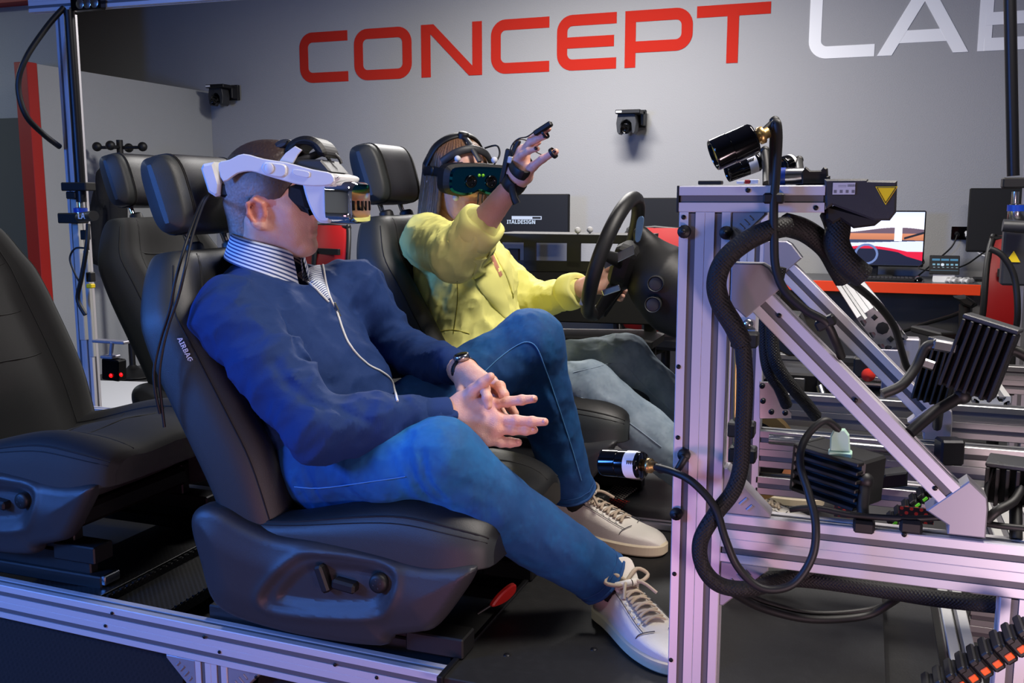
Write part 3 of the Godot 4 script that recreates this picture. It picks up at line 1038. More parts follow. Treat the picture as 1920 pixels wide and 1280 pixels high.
func beam(parent: Node, a: Vector3, b: Vector3, w: float, hh: float, up := Vector3.UP, called := "profile", m := "alu") -> void:
	var g := Geo.new()
	profile(g, a, b, w, hh, up)
	var o := pt(parent, called, g, M[m])
	g = Geo.new()   # added grey strips that stand in for the shade inside the slots
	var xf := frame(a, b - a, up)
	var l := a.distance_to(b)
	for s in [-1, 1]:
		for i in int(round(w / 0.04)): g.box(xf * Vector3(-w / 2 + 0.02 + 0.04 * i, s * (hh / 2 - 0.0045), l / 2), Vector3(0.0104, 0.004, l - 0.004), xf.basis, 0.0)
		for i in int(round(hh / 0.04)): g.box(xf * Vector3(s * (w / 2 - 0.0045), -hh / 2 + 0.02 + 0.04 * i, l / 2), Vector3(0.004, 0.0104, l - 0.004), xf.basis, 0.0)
	if parent == self or parent.get_parent() == self: pt(o, "slot_shade_strips", g, M.slot_shade).set_meta("kind", "stuff")

func gusset(parent: Node, corner: Vector3, dx: Vector3, dy: Vector3, size: float, thick := 0.036) -> void:   # ribbed corner bracket
	var g := Geo.new()
	var z := dx.cross(dy)
	var xf := Transform3D(Basis(dx, dy, z), corner)
	g.prism([Vector2(0, 0), Vector2(size, 0), Vector2(size, size * 0.09), Vector2(size * 0.09, size), Vector2(0, size)], -thick * 0.5, thick * 0.5, xf, 0.002)
	for k in 4:
		var c := Vector2(0.2 + 0.13 * k, 0.2 + 0.13 * (3 - k)) * size
		var e := Vector2(1, 1).normalized() * size * (0.13 if k in [1, 2] else 0.10)
		for s in [-1, 1]:
			var p := xf * Vector3(c.x - e.x, c.y - e.y, s * thick * 0.5)
			var q := xf * Vector3(c.x + e.x * 0.6, c.y + e.y * 0.6, s * thick * 0.5)
			g.tube([p, q], size * 0.035, 8)
	pt(parent, "corner_bracket", g, M.cast)

var screw_mesh: ArrayMesh
var pin_mesh: ArrayMesh

func screw(parent: Node, at: Vector3, called := "screw") -> void:   # button-head screw facing +z
	if screw_mesh == null:
		var g := Geo.new()
		g.lathe([Vector2(0, 0.0015), Vector2(0.0024, 0.0015), Vector2(0.0024, 0.004), Vector2(0.0024, 0.004), Vector2(0.005, 0.0036), Vector2(0.006, 0.0), Vector2(0.006, -0.002)], Vector3.ZERO, Vector3(0, 0, 1), 12)
		screw_mesh = g.mesh(M.dark_steel)
		g = Geo.new()
		g.lathe([Vector2(0, 0.0016), Vector2(0.0016, 0.0016), Vector2(0.0016, 0.0006), Vector2(0.0016, 0.0006), Vector2(0.0034, 0.0006), Vector2(0.0038, -0.001)], Vector3.ZERO, Vector3(0, 0, 1), 12)
		pin_mesh = g.mesh(M.dark_steel)
	var o := pm(parent, called, screw_mesh if called == "screw" else pin_mesh, "", at)

func build_rig() -> void:
	var t := th("platform_frame", "low aluminium platform frame that carries all four car seats", "frame", Vector3(-1.5, -0.36, -2.3))
	beam(t, Vector3(-3.0, -0.04, -1.622), Vector3(-0.45, -0.04, -1.534), 0.04, 0.08)
	beam(t, Vector3(-3.2, -0.04, -3.14), Vector3(1.2, -0.04, -3.14), 0.04, 0.08)
	beam(t, Vector3(-3.18, -0.04, -1.64), Vector3(-3.18, -0.04, -3.12), 0.04, 0.08)
	beam(t, Vector3(-2.0, -0.045, -2.31), Vector3(-0.3, -0.045, -2.31), 0.04, 0.08)
	for x in [-1.228, -2.4]:
		beam(t, Vector3(x, -0.36, -1.565), Vector3(x, -0.082, -1.565), 0.08, 0.04, Vector3.BACK, "leg")
		gusset(t, Vector3(x - 0.04, -0.082, -1.565), Vector3.LEFT, Vector3.DOWN, 0.075)
		gusset(t, Vector3(x + 0.04, -0.082, -1.565), Vector3.RIGHT, Vector3.DOWN, 0.075)
	for x in [-3.1, -1.2]: beam(t, Vector3(x, -0.36, -3.14), Vector3(x, -0.082, -3.14), 0.08, 0.04, Vector3.BACK, "leg")
	for q in [Vector3(-1.435, 0.016, -1.500), Vector3(-1.455, -0.015, -1.500), Vector3(-1.204, 0.001, -1.500), Vector3(-1.169, -0.025, -1.500), Vector3(-1.084, -0.063, -1.500), Vector3(-0.905, -0.006, -1.500), Vector3(-0.816, -0.016, -1.500)]:
		var zz := lerpf(-1.602, -1.514, (q.x + 3.0) / 2.55)
		var p := Vector3(q.x * zz / -1.5, 0.87 + (q.y - 0.87) * zz / -1.5, zz)
		screw(t, p + Vector3(0, 0, 0.001), "pin")
	var g := Geo.new()
	g.box(Vector3(-1.9, -0.09, -2.35), Vector3(2.5, 0.012, 1.5))
	single("base_tray", g, M.black_matte, "black tray low between the platform rails under the car seats", "tray")
	# perforated sheets in the gap between the seat rows
	g = Geo.new()
	g.box(Vector3(-1.675, -0.012, -2.3), Vector3(0.235, 0.004, 1.42), Basis(Vector3.BACK, 0.06), 0.001)
	single("mesh_sheet", g, M.perf, "black perforated sheet beside the rails of the near rear seat", "mesh panel")
	g = Geo.new()
	g.box(Vector3(-1.47, -0.024, -2.3), Vector3(0.15, 0.004, 1.40), Basis(), 0.001)
	g.box(Vector3(-1.545, -0.016, -2.3), Vector3(0.003, 0.02, 1.40))
	g.box(Vector3(-1.393, -0.036, -2.3), Vector3(0.003, 0.024, 1.40))
	for k in 70:
		for x in [-1.545, -1.393]: g.box(Vector3(x, -0.004 if x < -1.5 else -0.022, -1.61 - 0.02 * k), Vector3(0.006, 0.003, 0.011), Basis(), 0.0)
	single("mesh_sheet", g, M.perf, "lower black perforated sheet nearest the front seat side shield", "mesh panel")
	for i in 2:
		var x0: float = [-2.35, -1.135][i]
		var x1: float = [-1.315, -0.62][i]
		g = Geo.new()
		g.box(Vector3((x0 + x1) / 2, -0.215, -1.535), Vector3(x1 - x0, 0.30, 0.006), Basis(Vector3.RIGHT, -0.42))
		pt(t, "skirt_panel", g, M.perf_dark, "black perforated skirt panel")
	# floor plates in front of the seats
	g = Geo.new()
	g.box(Vector3(-0.30, 0.003, -1.955), Vector3(0.76, 0.012, 0.91), Basis(), 0.002)
	var pl := single("floor_plate", g, M.plate, "scuffed black footwell plate under the white sneakers", "floor plate")
	for q in [[-0.6, -1.62], [-0.45, -1.7], [-0.35, -2.3], [-0.55, -2.36], [-0.62, -2.05]]:
		var s := Geo.new()
		s.lathe([Vector2(0, 0.003), Vector2(0.006, 0.002), Vector2(0.007, 0.0)], Vector3(q[0], 0.009, q[1]))
		pt(pl, "screw", s, M.dark_steel)
	g = Geo.new()
	g.box(Vector3(-0.683, 0.004, -1.98), Vector3(0.012, 0.02, 0.98), Basis(), 0.002)
	pt(pl, "edge_strip", g, M.dark_steel)
	t = th("cross_rail", "bare aluminium rail crossing the footwell behind the far sneaker", "rail", Vector3(-0.3, 0, -2.46))
	beam(t, Vector3(-0.9, 0.0, -2.45), Vector3(0.05, 0.0, -2.45), 0.04, 0.04)
	g = Geo.new()
	g.box(Vector3(-0.42, 0.004, -2.78), Vector3(0.9, 0.012, 0.60), Basis(), 0.002)
	single("floor_plate", g, M.plate, "black footwell plate in front of the woman's seat", "floor plate")
	g = Geo.new()
	g.box(Vector3(-0.635, 0.020, -2.656) + Vector3(-0.01, -0.004, 0.02), Vector3(0.07, 0.004, 0.34), Basis(Vector3.UP, -0.12))
	var wp := img_tex("perf_red", 64, 64, func(x, y):
		var d := minf(Vector2(x - 32, y - 32).length(), minf(minf(Vector2(x, y).length(), Vector2(x - 64, y).length()), minf(Vector2(x, y - 64).length(), Vector2(x - 64, y - 64).length())))
		return Color(0.85, 0.8, 0.75) if d < 13 else Color(0.02, 0.02, 0.02))
	var pm2 := mat("perf_white", Color(0.9, 0.9, 0.9), 0.6)
	pm2.albedo_texture = wp
	pm2.uv1_triplanar = true
	pm2.uv1_scale = Vector3.ONE * 60.0
	var st := single("perforated_strip", g, M.perf_white, "dotted red and white perforated strip on the far footwell plate", "strip")
	g = Geo.new()
	g.box(Vector3(-0.626, 0.025, -2.537) + Vector3(0.0, 0, 0), Vector3(0.072, 0.002, 0.10), Basis(Vector3.UP, -0.12))
	var pr := mat("perf_redder", Color(0.9, 0.22, 0.12), 0.6)
	pr.albedo_texture = wp
	pr.uv1_triplanar = true
	pr.uv1_scale = Vector3.ONE * 60.0
	pt(st, "red_section", g, M.perf_redder, "red dotted section")
	# red release handle
	t = th("release_handle", "red drop-shaped release handle on the floor by the front seat rail", "handle", Vector3(-0.68, 0.0, -1.82))
	g = Geo.new()
	var hp := path2([Vector2(-0.035, 0.0), Vector2(-0.01, 0.016), Vector2(0.022, 0.019), Vector2(0.036, 0.010), Vector2(0.03, -0.008), Vector2(0.0, -0.014)], 4)
	g.prism(hp, -0.006, 0.006, Transform3D(Basis(Vector3(0.45, 0.28, -0.85).normalized(), Vector3(0.1, 0.93, 0.36).normalized(), Vector3(0.9, -0.25, 0.39).normalized()), Vector3(-0.669, 0.050, -1.783)), 0.003)
	pt(t, "grip", g, M.red)
	g = Geo.new()
	g.tube([Vector3(-0.688, 0.035, -1.775), Vector3(-0.714, 0.020, -1.751)], 0.004)
	pt(t, "rod", g, M.black)
	# left mast with its linear drive
	t = th("mast", "tall aluminium mast with a round drive rod, left of the rear seats", "mast", Vector3(-3.08, -0.36, -3.2))
	beam(t, Vector3(-3.12, -0.36, -3.22), Vector3(-3.12, 1.62, -3.22), 0.08, 0.04, Vector3.BACK)
	g = Geo.new()
	g.tube([Vector3(-3.035, 0.86, -3.15), Vector3(-3.035, 1.62, -3.15)], 0.021, 14)
	pt(t, "drive_tube", g, M.dark_steel)
	g = Geo.new()
	g.box(Vector3(-3.046, 0.923, -3.150), Vector3(0.13, 0.035, 0.06), Basis(), 0.004)
	g.box(Vector3(-3.068, 0.888, -3.150), Vector3(0.05, 0.03, 0.05), Basis(), 0.004)
	pt(t, "clamp", g, M.black)
	g = Geo.new()
	g.lathe([Vector2(0.0, 0), Vector2(0.012, 0), Vector2(0.012, 0.05), Vector2(0.007, 0.055), Vector2(0.007, 0.08)], Vector3(-3.040, 0.853, -3.150) + Vector3(0, -0.045, 0))
	pt(t, "coupling", g, M.steel)
	g = Geo.new()
	g.lathe([Vector2(0.0, 0.0), Vector2(0.026, 0.0), Vector2(0.026, 0.0), Vector2(0.026, 0.035), Vector2(0.02, 0.05), Vector2(0.0, 0.05)], Vector3(-3.043, 0.818, -3.150) + Vector3(0, -0.03, 0))
	pt(t, "motor", g, M.steel)
	g = Geo.new()
	g.lathe([Vector2(0.0275, 0.0), Vector2(0.0275, 0.018)], Vector3(-3.043, 0.818, -3.150) + Vector3(0, 0.0, 0))
	pt(t, "blue_ring", g, M.blue_ring, "blue ring")
	g = Geo.new()
	g.box(Vector3(-3.055, 0.795, -3.120), Vector3(0.12, 0.042, 0.05), Basis(), 0.004)
	g.tube([Vector3(-2.990, 0.798, -3.090), Vector3(-2.833, 0.808, -3.000)], 0.02, 12)
	pt(t, "sensor_arm", g, M.black)
	var tm := TextMesh.new()
	tm.text = "LAB"
	tm.font = sysfont("Droid Sans", 700)
	tm.font_size = 32
	tm.pixel_size = 0.0010
	tm.depth = 0.001
	tm.material = M.white
	pm(t, "lettering", tm, "", Vector3(-2.894, 0.806, -3.030) + Vector3(0, 0, 0.022))
	g = Geo.new()
	g.box(Vector3(-3.084, 0.591, -3.170), Vector3(0.03, 0.62, 0.03), Basis(), 0.003)
	g.box(Vector3(-3.036, 0.437, -3.160), Vector3(0.022, 0.45, 0.02), Basis(), 0.003)
	pt(t, "drive_rail", g, M.alu_white)
	g = Geo.new()
	g.box(Vector3(-2.983, 0.555, -3.120), Vector3(0.026, 0.04, 0.03), Basis(), 0.003)
	pt(t, "switch", g, M.black)
	g = Geo.new()
	g.box(Vector3(-3.006, 0.727, -3.130), Vector3(0.03, 0.04, 0.03), Basis(), 0.003)
	pt(t, "switch", g, M.black)
	g = Geo.new()
	g.box(Vector3(-2.986, 0.518, -3.120), Vector3(0.028, 0.018, 0.026), Basis(), 0.003)
	pt(t, "yellow_plug", g, M.yellow, "yellow plug")
	cable("mast_cable", [Vector3(-3.050, 1.630, -3.140), Vector3(-3.084, 1.548, -3.080), Vector3(-3.122, 1.417, -3.000), Vector3(-3.149, 1.314, -2.980), Vector3(-3.143, 1.203, -3.000), Vector3(-3.144, 1.135, -3.080), Vector3(-3.150, 1.087, -3.170)], 0.0115, M.rubber, "thick black cable bowing out from the top of the left mast", "cable")
	cable("mast_cable", [Vector3(-2.960, 0.772, -3.100), Vector3(-2.954, 0.687, -3.080), Vector3(-2.992, 0.556, -3.080), Vector3(-3.029, 0.466, -3.090), Vector3(-2.995, 0.401, -3.090)], 0.009, M.rubber, "black cable hanging down the left mast below the motor", "cable")
	cable("mast_cable", [Vector3(-2.968, 0.676, -3.080), Vector3(-3.008, 0.673, -3.070), Vector3(-3.037, 0.632, -3.070), Vector3(-3.017, 0.573, -3.070), Vector3(-3.002, 0.534, -3.080)], 0.004, M.rubber, "thin black cable looped at the left mast", "cable")
	t = th("top_beam", "aluminium beam at the top left running right from the mast", "beam", Vector3(-2.6, 1.64, -3.2))
	beam(t, Vector3(-3.275, 1.672, -3.200) + Vector3(0, 0.0, 0), Vector3(-2.186, 1.669, -3.200) + Vector3(0, -0.01, 0), 0.04, 0.08)
	g = Geo.new()
	g.box(Vector3(-2.946, 1.643, -3.160), Vector3(0.15, 0.055, 0.04), Basis(), 0.006)
	pt(t, "lamp_box", g, M.black_gloss)
	for k in 3:
		g = Geo.new()
		g.lathe([Vector2(0, 0.004), Vector2(0.018, 0.002), Vector2(0.02, 0)], Vector3(-2.931, 1.638, -3.138) + Vector3((k - 1) * 0.036, 0, 0), Vector3.BACK)
		pt(t, "lens", g, M.steel)
	# right mast
	t = th("mast", "dark mast with a blue ringed motor at the right edge", "mast", Vector3(0.4, -0.36, -3.2))
	beam(t, Vector3(0.50, -0.36, -3.24), Vector3(0.47, 1.6, -3.24), 0.08, 0.04, Vector3.BACK, "profile", "cast")
	g = Geo.new()
	g.tube([Vector3(0.400, 0.938, -3.150), Vector3(0.353, 1.489, -3.150)], 0.017, 14)
	pt(t, "drive_tube", g, M.dark_steel)
	g = Geo.new()
	g.box(Vector3(0.400, 0.918, -3.140), Vector3(0.06, 0.03, 0.05), Basis(), 0.004)
	pt(t, "clamp", g, M.black)
	g = Geo.new()
	g.lathe([Vector2(0, 0), Vector2(0.010, 0), Vector2(0.010, 0.035)], Vector3(0.408, 0.858, -3.140))
	g.lathe([Vector2(0, -0.02), Vector2(0.024, -0.02), Vector2(0.024, 0.02), Vector2(0.02, 0.03), Vector2(0, 0.03)], Vector3(0.415, 0.827, -3.140))
	pt(t, "motor", g, M.steel)
	g = Geo.new()
	g.lathe([Vector2(0.0255, 0), Vector2(0.0255, 0.018)], Vector3(0.414, 0.837, -3.140))
	pt(t, "blue_ring", g, M.blue_ring, "blue ring")
	g = Geo.new()
	g.box(Vector3(0.421, 0.706, -3.160), Vector3(0.07, 0.17, 0.05), Basis(), 0.006)
	g.tube([Vector3(0.376, 0.797, -3.100), Vector3(0.438, 0.792, -3.100)], 0.018, 12)
	pt(t, "drive_housing", g, M.plastic)
	g = Geo.new()
	warn_tri(g, Vector3(0.414, 0.701, -3.133), 0.022, PI / 2)
	pt(t, "warning_sticker", g, M.yellow)
	cable("mast_cable", [Vector3(0.341, 0.732, -3.050), Vector3(0.376, 0.711, -3.050), Vector3(0.410, 0.651, -3.050), Vector3(0.425, 0.545, -3.050), Vector3(0.427, 0.446, -3.100), Vector3(0.431, 0.303, -3.100)], 0.009, M.rubber, "black cable hanging along the right mast past the red chair", "cable")
	# far side panel with its slotted top
	t = th("side_panel", "black slotted armrest panel on the far side behind the steering wheel", "panel", Vector3(-0.95, 0, -3.2))
	g = Geo.new()
	var pz := Transform3D(Basis(), Vector3(0, 0, -3.15))
	g.prism([Vector2(-1.216, 0.754), Vector2(-0.677, 0.753), Vector2(-0.680, 0.724), Vector2(-1.216, 0.723)], -0.22, 0.0, pz, 0.002)
	g.prism([Vector2(-1.216, 0.661), Vector2(-0.858, 0.663), Vector2(-0.867, 0.627), Vector2(-1.216, 0.622)], -0.012, 0.0, pz, 0.001)
	for q in [[Vector2(-1.082, 0.695), 0.022], [Vector2(-0.924, 0.694), 0.024], [Vector2(-0.730, 0.694), 0.03], [Vector2(-1.206, 0.693), 0.02]]:
		g.box(Vector3(q[0].x, q[0].y, -3.156), Vector3(q[1] * 2, 0.105, 0.012), Basis(), 0.001)
	pt(t, "slotted_frame", g, M.black)
	g = Geo.new()
	for x in [-1.15, -0.66]: g.box(Vector3(x, 0.34, -3.18), Vector3(0.04, 0.72, 0.02))
	g.prism([Vector2(-1.206, 0.656), Vector2(-0.830, 0.657), Vector2(-0.621, 0.616), Vector2(-0.635, 0.455), Vector2(-1.207, 0.448)], -0.05, -0.002, pz, 0.004)
	pt(t, "lower_panel", g, M.black_matte)
	g = Geo.new()
	g.prism([Vector2(-1.149, 0.418), Vector2(-0.690, 0.433), Vector2(-0.612, 0.423), Vector2(-0.617, 0.397), Vector2(-1.150, 0.381)], -0.20, 0.0, Transform3D(Basis(), Vector3(0, 0, -3.0)), 0.006)
	pt(t, "ledge", g, M.black)
	for q in [[1089, 434], [1101, 431]]:
		g = Geo.new()
		var bp := Vector3(-0.902, 0.765, -3.200)
		g.ball(Vector3(-0.902, 0.765, -3.200) + Vector3((q[0] - 1095) * 0.0019, 0.002, (1095 - q[0]) * 0.006), 0.011)
		g.tube([Vector3(-0.902, 0.765, -3.200) + Vector3((q[0] - 1095) * 0.0019, -0.02, (1095 - q[0]) * 0.006), Vector3(-0.902, 0.765, -3.200) + Vector3((q[0] - 1095) * 0.0019, 0, (1095 - q[0]) * 0.006)], 0.003)
		single("marker_ball", g, M.white_matte, "grey marker ball on top of the far panel, " + ("left one of the two" if q[0] == 1089 else "right one of the two"), "marker")
	# things seen through the gap between the rear seats
	t = th("tracking_unit", "small black box with two red lit windows between the rear seats", "device", Vector3(-2.787, 0.173, -3.000))
	g = Geo.new()
	g.box(Vector3(-2.780, 0.202, -3.000), Vector3(0.085, 0.085, 0.05), Basis(Vector3.BACK, -0.06), 0.005)
	pt(t, "housing", g, M.black_gloss)
	for x in [Vector3(-2.772, 0.181, -2.972), Vector3(-2.721, 0.188, -2.972)]:
		g = Geo.new()
		g.lathe([Vector2(0, 0.004), Vector2(0.007, 0.003), Vector2(0.0085, 0)], x, Vector3.BACK)
		pt(t, "red_lamp", g, emit("red_led", Color(1.0, 0.08, 0.04), 1.6))
	g = Geo.new()
	g.tube([Vector3(-2.795, 0.244, -3.000), Vector3(-2.782, 0.309, -3.000)], 0.008)
	g.box(Vector3(-2.795, 0.252, -3.000), Vector3(0.06, 0.012, 0.05), Basis(), 0.003)
	g.box(Vector3(-2.806, 0.309, -3.020), Vector3(0.16, 0.012, 0.04), Basis(), 0.003)
	pt(t, "bracket", g, M.cast)
	g = Geo.new()
	g.box(Vector3(-4.3, -0.31, -4.3), Vector3(1.7, 0.1, 0.9), Basis(Vector3.UP, 0.2), 0.003)
	single("floor_riser", g, M.white_matte, "pale floor riser seen low between the rear seats", "platform")

func warn_tri(g: Geo, c: Vector3, r: float, rot: float, bs := Basis()) -> void:
	var o := []
	for k in 3: o.append(Vector2(cos(rot + k * TAU / 3), sin(rot + k * TAU / 3)) * r)
	g.prism(o, 0.0, 0.0015, Transform3D(bs, c))

# ---------------------------------------------------------------- car seats
func seat_spine(s: float) -> Vector2:
	var c: Array = [Vector2(-0.13, 0.17), Vector2(-0.18, 0.30), Vector2(-0.24, 0.42), Vector2(-0.302, 0.54), Vector2(-0.345, 0.65), Vector2(-0.368, 0.76)]
	var u := clampf(s, 0, 1) * (c.size() - 1)
	var i := mini(int(u), c.size() - 2)
	return c[i].cubic_interpolate(c[i + 1], c[maxi(i - 1, 0)], c[mini(i + 2, c.size() - 1)], u - i)

func back_point(s: float, a: float, grow := 0.0) -> Vector3:   # on the backrest surface: s up the spine, a round it (0: front middle)
	var c := seat_spine(s)
	var tg := (seat_spine(minf(s + 0.02, 1.0)) - seat_spine(maxf(s - 0.02, 0.0))).normalized()
	var fwd := Vector2(tg.y, -tg.x)
	var top := clampf((1.0 - s) / 0.16, 0, 1)
	var round_top := sqrt(maxf(0.0, 1.0 - pow(1.0 - top, 2.6)))
	var w := lerpf(0.245, 0.262, sin(s * PI * 0.8)) * lerpf(1.0, 0.78, smoothstep(0.72, 1.0, s))
	w = w * lerpf(0.86, 1.0, round_top) + grow
	var n := 3.2
	var cs := cos(a)
	var sn := sin(a)
	var zz := signf(sn) * pow(absf(sn), 2.0 / n)
	var uu := signf(cs) * pow(absf(cs), 2.0 / n)
	var bol := 0.055 * smoothstep(0.50, 0.80, absf(zz)) * (1.0 - 0.7 * smoothstep(0.55, 0.95, s)) * (1.0 - 0.55 * smoothstep(0.3, 0.0, s))
	var tf := lerpf(0.075, 0.055, s) + bol + 0.012 * (1.0 - smoothstep(0.0, 0.45, absf(zz))) * smoothstep(0.1, 0.3, s)
	var tr := lerpf(0.075, 0.045, s)
	var u := uu * ((tf if uu > 0 else tr) * lerpf(0.35, 1.0, round_top) + grow)
	var hgt := 0.0
	if s > 0.999: hgt = 0.0
	var p := c + fwd * u
	return Vector3(p.x, p.y + hgt, zz * w)

func back_line(G: Geo, zfrac: float, s0: float, s1: float, r := 0.0016) -> void:   # a seam up the front at a fraction of the width
	var a := asin(pow(absf(zfrac), 1.6)) * signf(zfrac)
	var pts := []
	for i in 25: pts.append(back_point(lerpf(s0, s1, i / 24.0), a, 0.0))
	G.tube(pts, r, 5)

func cushion_point(s: float, a: float) -> Vector3:   # s from the back to the front edge, a round the section (0: top middle)
	var x := lerpf(-0.14, 0.385, s)
	var endr := clampf((1.0 - s) / 0.22, 0, 1)
	var rt := sqrt(maxf(0.0, 1.0 - pow(1.0 - endr, 2.2)))
	var n := 3.4
	var cs := cos(a)
	var sn := sin(a)
	var zz := signf(sn) * pow(absf(sn), 2.0 / n)
	var uu := signf(cs) * pow(absf(cs), 2.0 / n)
	var bol := 0.045 * smoothstep(0.45, 0.82, absf(zz)) * (1.0 - 0.45 * smoothstep(0.6, 1.0, s))
	var top := lerpf(0.205, 0.285, smoothstep(0.0, 0.75, s)) + bol + 0.008 * (1.0 - smoothstep(0.0, 0.4, absf(zz)))
	var bot := lerpf(0.10, 0.19, smoothstep(0.55, 1.0, s))
	var mid := 0.20
	var y := mid + (uu * (top - mid) if uu > 0 else uu * (mid - bot)) * lerpf(0.55, 1.0, rt)
	var w := lerpf(0.25, 0.262, s) * lerpf(0.80, 1.0, rt)
	return Vector3(x, y, zz * w)

func ring_of(fn, s: float, m := 56) -> PackedVector3Array:
	var r := PackedVector3Array()
	for k in m: r.append(fn.call(s, TAU * k / m))
	return r

func poly_dist(poly: PackedVector2Array, p: Vector2) -> float:
	var d := 1e9
	var sg := 1.0
	var m := poly.size()
	for i in m:
		var a := poly[i]
		var b := poly[i - 1]
		var e := b - a
		var w := p - a
		var q := w - e * clampf(w.dot(e) / e.length_squared(), 0, 1)
		d = minf(d, q.length_squared())
		var c1 := p.y >= a.y
		var c2 := p.y < b.y
		var c3 := e.x * w.y > e.y * w.x
		if (c1 and c2 and c3) or (not c1 and not c2 and not c3): sg = -sg
	return sg * sqrt(d)

func two_tone(g: Geo, m: int, rows: int, lim: float) -> void:   # darker front middle, lighter sides (first colour index runs round each ring)
	for i in g.v.size():
		var a := TAU * float(i % m) / m
		if i >= m * rows: a = PI
		if a > PI: a -= TAU
		g.c[i] = Color(0.0065, 0.0065, 0.007).lerp(Color(0.027, 0.0275, 0.029), smoothstep(lim - 0.06, lim + 0.06, absf(a)))

func make_seat() -> Node3D:
	var t := th("car_seat", "-", "car seat", Vector3.ZERO, "")
	var g := Geo.new()
	var rings := []
	for i in 31:
		var s := i / 30.0
		rings.append(ring_of(func(ss, a): return back_point(ss, a), 1.0 - pow(1.0 - s, 1.6)))
	g.loft(rings)
	two_tone(g, 56, 31, 0.86)
	var bk := pt(t, "backrest", g, M.leather_painted, "", true)
	g = Geo.new()
	for z in [-1, 1]:
		back_line(g, z * 0.60, 0.06, 0.97)
		back_line(g, z * 0.575, 0.06, 0.96, 0.0011)
		back_line(g, z * 0.93, 0.05, 0.93, 0.0018)
	for s in [0.33, 0.52, 0.76]:
		var pts := []
		for i in 17: pts.append(back_point(s + 0.02 * pow(i / 8.0 - 1.0, 2), lerpf(-0.42, 0.42, i / 16.0)))
		g.tube(pts, 0.0022, 5)
	pt(bk, "seam", g, M.seam).set_meta("kind", "stuff")
	# headrest
	var hr := Geo.new()
	var hxf := Transform3D(Basis(Vector3.BACK, 0.16), Vector3(-0.405, 0.880, 0))
	rings = []
	for i in 25:
		var b := lerpf(-1.0, 1.0, i / 24.0)
		var fall := pow(maxf(0.0, 1.0 - pow(absf(b), 3.6)), 1.0 / 3.0)
		var ring := PackedVector3Array()
		for k in 36:
			var a := TAU * k / 36
			var cx := signf(cos(a)) * pow(absf(cos(a)), 0.62)
			var cy := signf(sin(a)) * pow(absf(sin(a)), 0.62)
			var xx := cx * 0.055 * maxf(fall, 0.05) + 0.012 * (b * b) * (1.0 if cx > 0 else 0.35) - 0.01 * cy
			ring.append(hxf * Vector3(xx, cy * 0.088 * lerpf(0.72, 1.0, fall), b * 0.137))
		rings.append(ring)
	hr.loft(rings)
	for i in hr.v.size():
		hr.c[i] = Color(0.0075, 0.0075, 0.008).lerp(Color(0.027, 0.0275, 0.029), smoothstep(0.085, 0.095, absf(hr.v[i].z)))
	var hd := pt(t, "headrest", hr, M.leather_painted, "", true)
	g = Geo.new()
	for z in [-1, 1]:
		for q in [0.0, 0.008]:
			var pts := []
			var b: float = z * (0.66 + q * 4)
			var fall := pow(maxf(0.0, 1.0 - pow(absf(b), 3.6)), 1.0 / 3.0)
			for k in 37:
				var a := TAU * k / 36
				var cx := signf(cos(a)) * pow(absf(cos(a)), 0.62)
				var cy := signf(sin(a)) * pow(absf(sin(a)), 0.62)
				pts.append(hxf * Vector3(cx * 0.0555 * fall + 0.012 * (b * b) * (1.0 if cx > 0 else 0.35) - 0.01 * cy, cy * 0.0885 * lerpf(0.72, 1.0, fall), b * 0.137))
			g.tube(pts, 0.0014, 5, false)
	pt(hd, "seam", g, M.seam).set_meta("kind", "stuff")
	for z in [-0.065, 0.065]:
		g = Geo.new()
		g.tube([Vector3(-0.395, 0.81, z), Vector3(-0.358, 0.72, z)], 0.0075, 12)
		var po := pt(t, "headrest_post", g, M.chrome)
		g = Geo.new()
		g.lathe([Vector2(0, 0.012), Vector2(0.014, 0.012), Vector2(0.02, 0.006), Vector2(0.022, -0.01)], Vector3(-0.368, 0.766, z), Vector3(-0.2, 1, 0).normalized(), 16)
		pt(po, "collar", g, M.black)
	# cushion
	g = Geo.new()
	rings = []
	for i in 27: rings.append(ring_of(func(ss, a): return cushion_point(ss, a), 1.0 - pow(1.0 - i / 26.0, 1.5)))
	g.loft(rings)
	two_tone(g, 56, 27, 1.05)
	var cu := pt(t, "cushion", g, M.leather_painted, "", true)
	g = Geo.new()
	for z in [-1, 1]:
		for q in [[0.60, 0.0016], [0.93, 0.002], [0.96, 0.0012]]:
			var a: float = asin(pow(q[0], 1.7)) * z
			var pts := []
			for i in 25: pts.append(cushion_point(lerpf(0.05, 0.985, i / 24.0), a))
			g.tube(pts, q[1], 5)
	for s in [0.45, 0.7]:
		var pts := []
		for i in 17: pts.append(cushion_point(s, lerpf(-0.4, 0.4, i / 16.0)))
		g.tube(pts, 0.002, 5)
	pt(cu, "seam", g, M.seam).set_meta("kind", "stuff")
	# plastic side shields, one each side
	var outl := path2([Vector2(-0.250, 0.213), Vector2(-0.243, 0.247), Vector2(-0.213, 0.264), Vector2(-0.172, 0.259), Vector2(-0.122, 0.236), Vector2(-0.057, 0.217), Vector2(0.034, 0.216), Vector2(0.150, 0.209), Vector2(0.262, 0.199), Vector2(0.357, 0.207), Vector2(0.362, 0.193), Vector2(0.342, 0.156), Vector2(0.289, 0.082), Vector2(0.249, 0.063), Vector2(0.198, 0.048), Vector2(0.171, 0.023), Vector2(0.027, 0.015), Vector2(-0.107, 0.024), Vector2(-0.201, 0.058), Vector2(-0.233, 0.147)], 4)
	var rec := path2([Vector2(-0.084, 0.087), Vector2(-0.067, 0.122), Vector2(-0.016, 0.174), Vector2(0.033, 0.196), Vector2(0.150, 0.200), Vector2(0.202, 0.189), Vector2(0.214, 0.158), Vector2(0.191, 0.106), Vector2(0.154, 0.089), Vector2(0.029, 0.072), Vector2(-0.057, 0.068)], 4)
